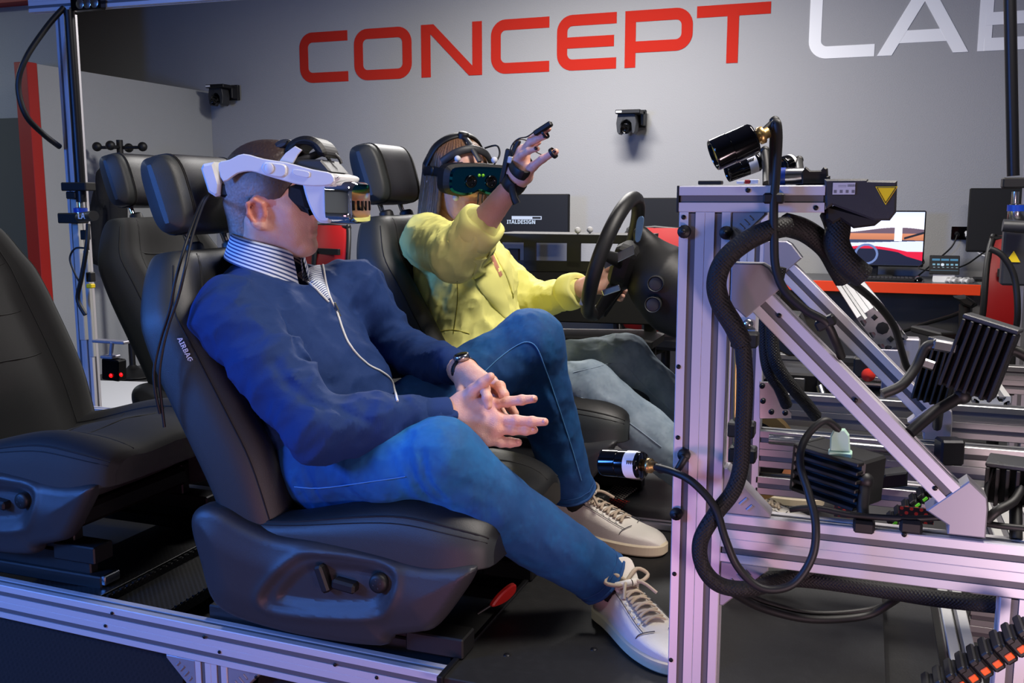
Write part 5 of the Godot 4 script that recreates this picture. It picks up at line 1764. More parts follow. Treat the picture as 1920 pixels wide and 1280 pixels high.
	cable("loop_cable", [Vector3(-0.169, 0.246, -1.500), Vector3(-0.125, 0.205, -1.550), Vector3(-0.051, 0.176, -1.600), Vector3(0.033, 0.173, -1.650), Vector3(0.074, 0.203, -1.650), Vector3(0.095, 0.238, -1.620)], 0.007, M.rubber, "black cable sagging under the low beam", "cable")
	cable("loop_cable", [Vector3(-0.166, 0.243, -1.520), Vector3(-0.118, 0.207, -1.570), Vector3(-0.043, 0.179, -1.620), Vector3(0.050, 0.185, -1.660), Vector3(0.089, 0.226, -1.640)], 0.005, M.rubber, "thinner black cable sagging just above the other one under the low beam", "cable")
	cable("sleeved_cable", [Vector3(-0.153, 0.245, -1.560), Vector3(-0.069, 0.261, -1.555), Vector3(0.045, 0.261, -1.555), Vector3(0.137, 0.260, -1.550), Vector3(0.262, 0.264, -1.550)], 0.014, M.braided, "thick black sleeved cable running along the underside of the low beam", "cable")
	cable("camera_cable", [Vector3(0.107, 0.659, -1.530), Vector3(0.095, 0.653, -1.530), Vector3(0.083, 0.625, -1.520), Vector3(0.064, 0.600, -1.500), Vector3(0.038, 0.587, -1.490)], 0.0075, M.rubber, "black cable curving from the large finned camera to the brace", "cable")
	cable("camera_cable", [Vector3(-0.087, 0.390, -1.510), Vector3(-0.048, 0.397, -1.510), Vector3(0.007, 0.392, -1.510), Vector3(0.083, 0.395, -1.510), Vector3(0.143, 0.397, -1.530), Vector3(0.207, 0.396, -1.520), Vector3(0.252, 0.396, -1.520)], 0.005, M.rubber, "black cable lying along the top of the low beam", "cable")
	cable("camera_cable", [Vector3(0.192, 0.402, -1.520), Vector3(0.205, 0.418, -1.520), Vector3(0.228, 0.429, -1.540), Vector3(0.241, 0.445, -1.560)], 0.007, M.rubber, "black cable rising to the finned camera at the right edge", "cable")
	cable("camera_cable", [Vector3(0.194, 0.408, -1.540), Vector3(0.194, 0.436, -1.560), Vector3(0.206, 0.471, -1.580), Vector3(0.218, 0.475, -1.570), Vector3(0.247, 0.471, -1.570)], 0.003, M.rubber, "thin black cable bent over the right edge camera", "cable")
	cable("camera_cable", [Vector3(0.212, 0.652, -1.560), Vector3(0.223, 0.649, -1.560), Vector3(0.241, 0.638, -1.560)], 0.008, M.rubber, "black cable leaving the large finned camera to the right", "cable")
	for i in 2:
		g = Geo.new()
		g.box(([Vector3(0.023, 0.377, -1.510), Vector3(0.089, 0.385, -1.510)])[i], Vector3(0.032, 0.02, 0.026), Basis(), 0.004)
		single("cable_clip", g, M.black, ["black foot clip under the finned camera on the low beam", "black cable clip on the low beam left of the brace foot"][i], "clip")
	cable("drive_cable", [Vector3(-0.165, 0.739, -1.950), Vector3(-0.174, 0.676, -1.950), Vector3(-0.175, 0.601, -1.950), Vector3(-0.166, 0.537, -1.950), Vector3(-0.145, 0.497, -1.970), Vector3(-0.130, 0.454, -2.000)], 0.012, M.braided, "black sleeved cable hanging left of its twin between the towers", "cable")
	cable("drive_cable", [Vector3(-0.149, 0.741, -1.930), Vector3(-0.159, 0.678, -1.930), Vector3(-0.159, 0.605, -1.930), Vector3(-0.149, 0.552, -1.930), Vector3(-0.118, 0.502, -1.950), Vector3(-0.093, 0.464, -1.990), Vector3(-0.073, 0.431, -2.020)], 0.013, M.braided, "black sleeved cable hanging between the towers, the right one", "cable")
	cable("drive_cable", [Vector3(-0.022, 0.713, -2.000), Vector3(0.029, 0.663, -2.100), Vector3(0.071, 0.603, -2.200), Vector3(0.093, 0.537, -2.300), Vector3(0.111, 0.488, -2.350), Vector3(0.132, 0.477, -2.350)], 0.008, M.rubber, "black cable sloping down past the hollow profile end", "cable")
	cable("floor_cable", [Vector3(0.229, 0.132, -5.800), Vector3(0.371, 0.177, -5.900), Vector3(0.514, 0.218, -6.000), Vector3(0.631, 0.273, -6.100)], 0.012, M.rubber, "black cable hanging below the desk in front of its back panel", "cable")
	# machinery seen between the towers
	t = th("control_box", "black control box hanging between the towers below the braces", "box", Vector3(-0.136, 0.513, -2.300))
	g = Geo.new()
	g.prism([Vector2(-0.178, 0.616), Vector2(-0.126, 0.612), Vector2(-0.100, 0.553), Vector2(-0.127, 0.517), Vector2(-0.147, 0.516), Vector2(-0.175, 0.530)], -0.08, 0.0, Transform3D(Basis(), Vector3(0, 0, -2.25)), 0.004)
	pt(t, "body", g, M.black)
	t = th("drive_unit", "dark motor unit with steel plates low between the far beams", "motor", Vector3(-0.101, 0.326, -2.750))
	g = Geo.new()
	g.box(Vector3(-0.116, 0.350, -2.750), Vector3(0.24, 0.10, 0.1), Basis(), 0.006)
	pt(t, "body", g, M.dark_steel)
	for k in 4:
		g = Geo.new()
		g.box(Vector3(-0.114, 0.359, -2.690) + Vector3(-0.09 + 0.06 * k, 0, 0), Vector3(0.03, 0.07 - 0.01 * (k % 2), 0.012), Basis(), 0.002)
		pt(t, "plate", g, M.steel if k % 2 else M.black)
	g = Geo.new()
	g.tube([Vector3(-0.089, 0.370, -2.680), Vector3(-0.081, 0.345, -2.660)], 0.012)
	pt(t, "plug", g, M.steel)
	t = th("red_knob", "small red emergency knob behind the nearest brace", "knob", Vector3(0.029, 0.438, -2.500))
	g = Geo.new()
	g.lathe([Vector2(0, 0.02), Vector2(0.014, 0.018), Vector2(0.017, 0.008), Vector2(0.014, 0.0)], Vector3(0.029, 0.442, -2.500), Vector3.BACK)
	pt(t, "cap", g, M.letter_red)
	g = Geo.new()
	g.box(Vector3(0.018, 0.457, -2.520), Vector3(0.05, 0.05, 0.04), Basis(), 0.004)
	pt(t, "housing", g, M.black)
	t = th("bracket_plate", "grey sheet metal bracket low behind the finned camera", "bracket", Vector3(0.091, 0.331, -1.900))
	g = Geo.new()
	g.prism([Vector2(0.044, 0.336), Vector2(0.062, 0.354), Vector2(0.101, 0.363), Vector2(0.102, 0.335), Vector2(0.045, 0.323)], -0.05, 0.0, Transform3D(Basis(), Vector3(0, 0, -1.9)), 0.003)
	pt(t, "plate", g, M.dark_steel)
	cable_chain("cable_chain", Vector3(0.076, 0.245, -1.950), Vector3(0.156, 0.312, -2.000), 6, 0.022, M.pale_lime if M.has("pale_lime") else mat("pale_lime", Color(0.35, 0.75, 0.12), 0.5), "black cable chain with lime green inserts behind the brace foot")
	cable_chain("cable_chain", Vector3(0.122, 0.167, -1.420), Vector3(0.249, 0.285, -1.420), 9, 0.036, mat("chain_orange", Color(0.95, 0.36, 0.04), 0.5), "black cable chain with orange inserts in the bottom right corner")
	for i in 2:
		g = Geo.new()
		var c: Vector3 = [Vector3(-0.011, 0.293, -1.850), Vector3(0.117, 0.297, -1.850)][i]
		g.box(c, Vector3(0.03 + 0.03 * i, 0.03, 0.004), Basis(), 0.001)
		single("perforated_strip", g, M.perf_redder, ["red dotted perforated plate below the finned camera", "red dotted perforated plate left of the brace foot"][i], "strip")
	t = th("footrest", "dark office footrest pedal under the desk, left of the right chair", "footrest", Vector3(0.500, 0.160, -5.300))
	g = Geo.new()
	g.prism([Vector2(0.449, 0.380), Vector2(0.503, 0.388), Vector2(0.548, 0.357), Vector2(0.531, 0.329), Vector2(0.491, 0.344)], -0.12, 0.0, Transform3D(Basis(), Vector3(0, 0, -5.3)), 0.01)
	pt(t, "pad", g, M.black)
	g = Geo.new()
	g.tube([Vector3(0.505, 0.345, -5.350), Vector3(0.520, 0.016, -5.350)], 0.03)
	pt(t, "column", g, M.black)
	steering()

func cable_chain(called: String, a: Vector3, b: Vector3, links: int, hh: float, m: Material, label: String) -> void:
	var t := th(called, label, "cable chain", a)
	var d := (b - a) / links
	var bs := Basis(d.normalized(), Vector3.BACK.cross(d.normalized()).normalized(), Vector3.BACK)
	for k in links:
		var g := Geo.new()
		var c := a + d * (k + 0.5)
		g.box(c, Vector3(d.length() * 0.94, hh * 0.8, 0.048), bs, 0.003)
		g.box(c + bs.y * hh * 0.40 - bs.x * d.length() * 0.14, Vector3(d.length() * 0.6, hh * 0.26, 0.054), bs, 0.003)
		pt(t, "link", g, M.black)
		g = Geo.new()
		g.box(c + bs.z * 0.024 - bs.y * hh * 0.08 + bs.x * d.length() * 0.1, Vector3(d.length() * 0.56, hh * 0.26, 0.004), bs, 0.001)
		pt(t, "insert", g, m)

func steering() -> void:
	var c := Vector3(-0.634, 0.710, -2.55)
	var ax := Vector3(-0.95, 0.31, 0).normalized()    # towards the driver
	var u := Vector3(0.31, 0.95, 0).normalized()      # up in the wheel's plane
	var w := Vector3.BACK
	var t := th("steering_wheel", "black leather steering wheel with silver paddles in front of the woman", "steering wheel", c)
	var pts := []
	for k in 49:
		var a := TAU * k / 48
		var rr := 0.172 - 0.014 * smoothstep(-0.75, -1.0, cos(a))
		pts.append(c + u * cos(a) * rr + w * sin(a) * 0.172)
	var g := Geo.new()
	g.tube(pts, 0.0195, 12, false)
	pt(t, "rim", g, M.leather)
	g = Geo.new()
	g.tube([c + u * 0.10 + w * 0.137, c + u * 0.102 + w * 0.138], 0.0203, 12, false)
	pt(t, "ring_mark", g, M.brass)
	g = Geo.new()
	var fr := Transform3D(Basis(w, u, ax), c - ax * 0.04)
	g.prism(path2([Vector2(-0.07, 0.05), Vector2(0, 0.062), Vector2(0.07, 0.05), Vector2(0.075, 0), Vector2(0.055, -0.055), Vector2(0, -0.068), Vector2(-0.055, -0.055), Vector2(-0.075, 0)], 4), -0.03, 0.03, fr, 0.012)
	pt(t, "hub", g, M.black)
	for s in [Vector2(1, 0.15), Vector2(-1, 0.15), Vector2(0.25, -1), Vector2(-0.25, -1)]:
		g = Geo.new()
		var d: Vector3 = (w * s.x + u * s.y).normalized()
		g.tube([c - ax * 0.035 + d * 0.06, c - ax * 0.01 + d * 0.165], [0.022, 0.014], 10, true, 0.5)
		pt(t, "spoke", g, M.black)
	for s in [-1, 1]:
		g = Geo.new()
		g.prism([Vector2(0, 0), Vector2(0.085, 0.028), Vector2(0.085, 0.052), Vector2(0.0, 0.022)], -0.003, 0.003, Transform3D(Basis(Vector3(1, 0.15, 0).normalized(), Vector3(-0.15, 1, 0).normalized(), Vector3.BACK), c + w * s * 0.10 + Vector3(0.0, -0.02, 0)), 0.001)
		pt(t, "paddle", g, M.steel, "silver paddle")
	g = Geo.new()
	g.box(c + w * 0.10 + Vector3(0.02, -0.075, 0), Vector3(0.05, 0.016, 0.01), Basis(Vector3.BACK, 0.35), 0.003)
	pt(t, "lever", g, M.steel)
	g = Geo.new()
	g.box(c - u * 0.10 + w * 0.142 + ax * 0.012, Vector3(0.012, 0.045, 0.012), Basis(Vector3.BACK, -0.32), 0.004)
	pt(t, "rim_mark", g, M.white_matte)
	# column housing
	t = th("steering_column", "bulky black steering column housing with two round caps, behind the wheel", "steering column", Vector3(-0.45, 0.5, -2.55))
	var f := Field.new(Vector3(-0.65, 0.38, -2.75), Vector3(-0.18, 0.86, -2.35), 0.008)
	f.cone(Vector3(-0.565, 0.70, -2.55), 0.05, Vector3(-0.50, 0.665, -2.55), 0.085, 0.03)
	f.cone(Vector3(-0.50, 0.645, -2.55), 0.09, Vector3(-0.33, 0.575, -2.55), 0.095, 0.04)
	f.cone(Vector3(-0.48, 0.575, -2.55), 0.06, Vector3(-0.33, 0.52, -2.55), 0.06, 0.04)
	f.cone(Vector3(-0.56, 0.78, -2.55), 0.022, Vector3(-0.50, 0.70, -2.55), 0.05, 0.03)
	g = Geo.new()
	f.mesh_into(g)
	pt(t, "housing", g, M.black)
	for q in [Vector3(-0.496, 0.656, -2.442), Vector3(-0.502, 0.602, -2.442)]:
		g = Geo.new()
		g.lathe([Vector2(0, 0.004), Vector2(0.016, 0.004), Vector2(0.0175, 0.002), Vector2(0.0175, 0.002), Vector2(0.019, 0.007), Vector2(0.021, 0.006), Vector2(0.022, -0.02)], q, Vector3(0.1, 0, 1).normalized(), 22)
		pt(t, "round_cap", g, M.plastic)
	g = Geo.new()
	g.tube([Vector3(-0.40, 0.5, -2.55), Vector3(-0.34, 0.36, -2.75), Vector3(-0.34, 0.36, -3.02)], 0.03)
	pt(t, "support_arm", g, M.dark_steel)
	g = Geo.new()
	g.prism(path2([Vector2(-0.007, 0), Vector2(-0.008, 0.05), Vector2(0.004, 0.062), Vector2(0.01, 0.05), Vector2(0.006, 0)], 3), -0.003, 0.003, Transform3D(Basis(Vector3.BACK, -0.1), Vector3(-0.544, 0.767, -2.440)), 0.001)
	pt(t, "stalk", g, mat("stalk", Color(0.35, 0.47, 0.6), 0.35, 0.4))
	g = Geo.new()
	g.ball(Vector3(-0.464, 0.694, -2.500), 0.0115)
	g.tube([Vector3(-0.464, 0.694, -2.500), Vector3(-0.466, 0.679, -2.520)], 0.003)
	single("marker_ball", g, M.white_matte, "grey marker ball on the steering column housing", "marker")

# ---------------------------------------------------------------- people
func snap(f: Field, p: Vector3, lift := 0.0) -> Vector3:   # onto the field's surface
	for i in 14:
		var e := f.h
		var g := Vector3(tri(f, p + Vector3(e, 0, 0)) - tri(f, p - Vector3(e, 0, 0)), tri(f, p + Vector3(0, e, 0)) - tri(f, p - Vector3(0, e, 0)), tri(f, p + Vector3(0, 0, e)) - tri(f, p - Vector3(0, 0, e)))
		if g.length() < 1e-9: break
		p -= g.normalized() * clampf(tri(f, p) - lift, -0.02, 0.02)
	return p

func tri(f: Field, p: Vector3) -> float:
	var q := (p - f.lo) / f.h
	var i := Vector3i(q.floor()).clamp(Vector3i.ZERO, Vector3i(f.nx - 2, f.ny - 2, f.nz - 2))
	var w := (q - Vector3(i)).clamp(Vector3.ZERO, Vector3.ONE)
	var at := (i.z * f.ny + i.y) * f.nx + i.x
	var a := lerpf(lerpf(f.f[at], f.f[at + 1], w.x), lerpf(f.f[at + f.nx], f.f[at + f.nx + 1], w.x), w.y)
	at += f.nx * f.ny
	var b := lerpf(lerpf(f.f[at], f.f[at + 1], w.x), lerpf(f.f[at + f.nx], f.f[at + f.nx + 1], w.x), w.y)
	return lerpf(a, b, w.z)

func ray_to(f: Field, px: Vector3, lift := 0.001) -> Vector3:   # where the line of sight through px meets the garment
	var o := Vector3(0, 0.87, 0)
	var d := (px - o).normalized()
	var s := (px - o).length() - 0.35
	for i in 160:
		var v := tri(f, o + d * s)
		if v < 0.001: break
		s += clampf(v * 0.6, 0.001, 0.02)
	return snap(f, o + d * s, lift)

func folds(f: Field, seed_: int, amp: float, sc: Vector3, bs := Basis(), band := 0.02) -> void:
	var n := FastNoiseLite.new()
	n.seed = seed_
	n.noise_type = FastNoiseLite.TYPE_SIMPLEX_SMOOTH
	n.fractal_type = FastNoiseLite.FRACTAL_RIDGED
	n.fractal_octaves = 2
	n.frequency = 1.0
	f.warp(func(p, d): return d - amp * n.get_noise_3dv((bs * p) * sc), band)

func nz_at(n: FastNoiseLite, p: Vector3, s: float) -> float: return n.get_noise_3dv(p * s)

func hand(G: Geo, wrist: Vector3, wr: float, fingers: Array, thumb: Array, paint = null, fs := 1.0) -> void:   # fingers: chains of [knuckle, joint, joint, tip]
	var mn := wrist
	var mx := wrist
	for c in fingers + [thumb]:
		for p in c:
			mn = mn.min(p); mx = mx.max(p)
	var f := Field.new(mn - Vector3.ONE * 0.045, mx + Vector3.ONE * 0.045, 0.0031)
	for i in fingers.size():
		var c: Array = fingers[i]
		f.cone(wrist, wr, c[0], 0.0125 * fs, 0.014)
		if i > 0: f.cone(fingers[i - 1][0], 0.0115 * fs, c[0], 0.0115 * fs, 0.01)
	f.cone(wrist, wr, thumb[0], 0.0165, 0.014)
	f.cone(thumb[0], 0.0165, fingers[0][0], 0.0105, 0.016)
	for c in fingers:
		var r: Array = [0.0115, 0.0102, 0.0094, 0.008]
		for i in c.size() - 1: f.cone(c[i], r[i] * fs, c[i + 1], r[i + 1] * fs, 0.004)
		for i in range(1, c.size() - 1): f.cone(c[i], (0.0105 if i == 1 else 0.0097) * fs, c[i], 0.0102 * fs, 0.004)
	var tr: Array = [0.0165, 0.0128, 0.0112, 0.0088]
	for i in thumb.size() - 1: f.cone(thumb[i], tr[i] * fs, thumb[i + 1], tr[i + 1] * fs, 0.005)
	f.mesh_into(G, paint)

func head_field(cell := 0.0036) -> Field:   # in the head's own frame: x forward, y up, z to the side
	var f := Field.new(Vector3(-0.135, -0.20, -0.115), Vector3(0.155, 0.15, 0.115), cell)
	f.ell(Vector3(-0.012, 0.042, 0), Vector3(0.102, 0.088, 0.078), 0.02)
	f.ell(Vector3(0.035, 0.0, 0), Vector3(0.068, 0.098, 0.066), 0.03)
	f.ell(Vector3(0.045, -0.055, 0), Vector3(0.052, 0.062, 0.052), 0.02)
	for s in [-1, 1]:
		f.cone(Vector3(-0.005, -0.055, s * 0.054), 0.018, Vector3(0.068, -0.108, s * 0.016), 0.018, 0.03)
		f.cone(Vector3(0.055, -0.03, s * 0.04), 0.022, Vector3(0.065, -0.075, s * 0.03), 0.016, 0.025)
		f.cone(Vector3(-0.004, 0.0, s * 0.066), 0.012, Vector3(0.06, -0.018, s * 0.05), 0.012, 0.02)
	f.cone(Vector3(0.082, -0.106, -0.012), 0.014, Vector3(0.082, -0.106, 0.012), 0.014, 0.018)
	f.cone(Vector3(0.098, 0.012, 0), 0.009, Vector3(0.120, -0.030, 0), 0.0125, 0.012)
	for s in [-1, 1]: f.cone(Vector3(0.106, -0.036, s * 0.010), 0.008, Vector3(0.110, -0.036, s * 0.011), 0.0075, 0.008)
	f.cone(Vector3(0.091, -0.060, -0.018), 0.006, Vector3(0.091, -0.060, 0.018), 0.006, 0.008)
	f.cone(Vector3(0.094, -0.060, -0.008), 0.0065, Vector3(0.094, -0.060, 0.008), 0.0065, 0.006)
	f.cone(Vector3(0.091, -0.0765, -0.014), 0.007, Vector3(0.091, -0.0765, 0.014), 0.007, 0.008)
	f.cone(Vector3(0.103, -0.0675, -0.022), 0.0022, Vector3(0.103, -0.0675, 0.022), 0.0022, 0.004, Vector3.ZERO, 1.0, -1)
	f.cone(Vector3(-0.02, -0.06, 0), 0.053, Vector3(-0.045, -0.22, 0), 0.060, 0.03)
	for s in [-1, 1]: f.cone(Vector3(-0.03, -0.05, s * 0.05), 0.012, Vector3(0.0, -0.19, s * 0.02), 0.012, 0.02)
	f.cone(Vector3(0.018, -0.135, 0), 0.012, Vector3(0.012, -0.15, 0), 0.011, 0.02)
	# ears
	for s in [-1, 1]:
		var z: float = s * 0.080
		var dn := Vector3(0, -0.022, 0)
		var rim := [Vector3(0.012, -0.012, z - s * 0.004), Vector3(0.008, 0.012, z + s * 0.002), Vector3(-0.008, 0.022, z + s * 0.006), Vector3(-0.022, 0.012, z + s * 0.010), Vector3(-0.022, -0.010, z + s * 0.008), Vector3(-0.010, -0.032, z + s * 0.002), Vector3(0.004, -0.040, z - s * 0.006)]
		f.ell(Vector3(-0.006, -0.010, z - s * 0.004) + dn, Vector3(0.020, 0.030, 0.0095), 0.010)
		for i in rim.size() - 1: f.cone(rim[i] + dn, 0.0042, rim[i + 1] + dn, 0.0042, 0.007)
		f.ell(Vector3(0.0, -0.032, z - s * 0.003) + dn, Vector3(0.011, 0.012, 0.007), 0.006)
		f.ell(Vector3(-0.003, -0.010, z + s * 0.006) + dn, Vector3(0.009, 0.014, 0.0055), 0.006, Basis(), -1)
	return f

func mesh_in(f: Field, G: Geo, xf: Transform3D, paint = null) -> void:   # mesh a field of a local frame into world coordinates
	var L := Geo.new()
	f.mesh_into(L, paint)
	var b := G.v.size()
	for i in L.v.size():
		G.v.append(xf * L.v[i]); G.n.append((xf.basis * L.n[i]).normalized()); G.u.append(Vector2.ZERO); G.c.append(L.c[i])
	for i in L.ix: G.ix.append(b + i)

func shoe(parent: Node, heel: Vector3, dir: Vector3, size: float, nose_up := 0.0, grow := 1.0) -> void:   # a white low sneaker; heel: back of the sole on the floor
	var x := dir.normalized().rotated(Vector3.UP.cross(dir).normalized(), -nose_up)
	var side := Vector3.UP.cross(x).normalized() * -1.0
	var xf := Transform3D(Basis(x, side.cross(x) * -1.0, side), heel)
	if xf.basis.y.y < 0: xf.basis.y = -xf.basis.y
	xf.basis = xf.basis.scaled_local(Vector3.ONE * size)
	var wid := func(s): return (0.031 + 0.019 * smoothstep(0.15, 0.68, s)) * pow(maxf(0.0, 1.0 - pow(maxf(0.0, (s - 0.62) / 0.38), 2.6)), 0.5) * pow(maxf(0.0, 1.0 - pow(maxf(0.0, (0.12 - s) / 0.125), 2.4)), 0.5)
	var top := func(s): return lerpf(lerpf(0.092, 0.082, smoothstep(0.0, 0.3, s)), 0.036, smoothstep(0.28, 0.86, s)) + 0.012
	var sole := Geo.new()
	var out := PackedVector2Array()
	for k in 40:
		var s := 0.5 - 0.5 * cos(PI * k / 39.0)
		out.append(Vector2(s * 0.30, (wid.call(s) + 0.004)))
	for k in range(38, 0, -1):
		var s := 0.5 - 0.5 * cos(PI * k / 39.0)
		out.append(Vector2(s * 0.30, -(wid.call(s) + 0.004)))
	sole.prism(out, -0.026, 0.0, xf * Transform3D(Basis(Vector3.RIGHT, PI / 2), Vector3.ZERO), 0.004)
	var root := pt(parent, "shoe", shoe_upper(xf, wid, top), M.shoe_white, "white leather sneaker")
	pt(root, "sole", sole, M.shoe_sole)
	var cl := Geo.new()
	var cp := []
	for k in 33:
		var a := TAU * k / 32
		cp.append(xf * Vector3(0.062 + 0.052 * cos(a), 0.098 + 0.006 * cos(a * 2.0) + (0.006 * cos(a) if cos(a) > 0 else 0.0), 0.033 * sin(a)))
	cl.tube(cp, 0.0075, 8, false)
	pt(root, "collar", cl, M.shoe_white)
	var lc := Geo.new()
	var surf := func(s: float, a: float) -> Vector3:
		var ca := cos(a)
		return xf * Vector3(s * 0.30, 0.024 + (top.call(s) - 0.024) * pow(maxf(ca, 0.0), 0.42) + 0.004, wid.call(s) * 0.97 * signf(sin(a)) * pow(absf(sin(a)), 0.8))
	for k in 6:
		var s0 := 0.34 + 0.058 * k
		var A := 0.42
		for sg in [-1, 1]:
			var pts := []
			for i in 7:
				var u := i / 6.0
				pts.append(surf.call(s0 + 0.035 * u, lerpf(-A, A, u) * sg) + xf.basis.y.normalized() * (0.004 * sin(u * PI) + 0.0015))
			lc.tube(pts, 0.0042 * grow, 6, true, 0.5, xf.basis.x)
	for sg in [-1, 1]:
		var b: Vector3 = surf.call(0.33, 0.0) + xf.basis.y * 0.010
		lc.tube(path([b, b + xf.basis * Vector3(-0.01, 0.018, sg * 0.03), b + xf.basis * Vector3(0.0, 0.006, sg * 0.05), b + xf.basis * Vector3(0.012, 0.0, sg * 0.025), b], 4), 0.0042, 6)
		lc.tube(path([b, b + xf.basis * Vector3(0.025, 0.004, sg * 0.02), b + xf.basis * Vector3(0.05, -0.012, sg * 0.038)], 4), 0.0036, 6)
	pt(root, "laces", lc, M.lace)
	var tg := Geo.new()
	tg.prism(path2([Vector2(-0.024, 0.0), Vector2(0.024, 0.0), Vector2(0.029, 0.05), Vector2(0.02, 0.066), Vector2(0, 0.069), Vector2(-0.02, 0.066), Vector2(-0.029, 0.05)], 3), -0.004, 0.004, Transform3D(Basis(xf.basis.z, (xf.basis.x * -0.55 + xf.basis.y * 0.83), (xf.basis.x * 0.83 + xf.basis.y * 0.55)), xf * Vector3(0.105, 0.088, 0)), 0.002)
	pt(root, "tongue", tg, M.shoe_white)
	var gl := Geo.new()
	gl.box(xf * Vector3(0.0795, 0.130, 0.0), Vector3(0.034, 0.022, 0.002) * size, Basis(xf.basis.z.normalized(), (xf.basis.x * -0.55 + xf.basis.y * 0.83).normalized(), (xf.basis.x * 0.83 + xf.basis.y * 0.55).normalized()), 0.0005)
	pt(root, "tongue_label", gl, M.green, "green tongue label")
	var ey := Geo.new()
	for k in 6:
		for sg in [-1, 1]:
			var p: Vector3 = surf.call(0.35 + 0.058 * k, 0.62 * sg)
			ey.lathe([Vector2(0.0022, 0.001), Vector2(0.004, 0.0)], p, (p - xf * Vector3((0.35 + 0.058 * k) * 0.30, 0.02, 0)).normalized(), 8)
	pt(root, "eyelets", ey, M.alu_white).set_meta("kind", "stuff")
	var st := Geo.new()
	for sg in [-1, 1]:
		var pts := []
		for i in 9: pts.append(surf.call(0.74 - 0.05 * i / 8.0, sg * lerpf(0.25, 1.45, i / 8.0)))
		st.tube(pts, 0.0011, 5)
		pts = []
		for i in 15: pts.append(surf.call(lerpf(0.26, 0.72, i / 14.0), sg * 0.80))
		st.tube(pts, 0.0009, 5)
	pt(root, "seam", st, M.stitch)

func shoe_upper(xf: Transform3D, wid, top) -> Geo:
	var g := Geo.new()
	var rings := []
	for k in 36:
		var s := lerpf(0.004, 0.996, 0.5 - 0.5 * cos(PI * k / 35.0))
		var ring := PackedVector3Array()
		for i in 28:
			var a := TAU * i / 28
			var ca := cos(a)
			var h: float = (top as Callable).call(s) * pow(maxf(0.02, 1.0 - pow(maxf(0.0, (s - 0.80) / 0.2), 2.2)), 0.4)
			var y := 0.022 + (h - 0.022) * (pow(maxf(ca, 0.0), 0.42) if ca > 0 else 0.0)
			ring.append(xf * Vector3(s * 0.30, y - (0.004 if ca < 0 else 0.0), (wid as Callable).call(s) * signf(sin(a)) * pow(absf(sin(a)), 0.8)))
		rings.append(ring)
	g.loft(rings)
	return g

func ring_tube(f: Field, c: Vector3, axis: Vector3, r: float, lift: float, tube_r: float, G: Geo, m := 28) -> void:   # a hem round a limb, laid on its surface
	var x := axis.cross(Vector3.UP).normalized()
	var y := axis.cross(x).normalized()
	var pts := []
	for k in m + 1:
		var a := TAU * k / m
		var d := x * cos(a) + y * sin(a)
		var s := 0.0
		while s < r * 1.8 and tri(f, c + d * s) < 0: s += 0.002
		pts.append(c + d * (s + lift))
	G.tube(pts, tube_r, 6, false)

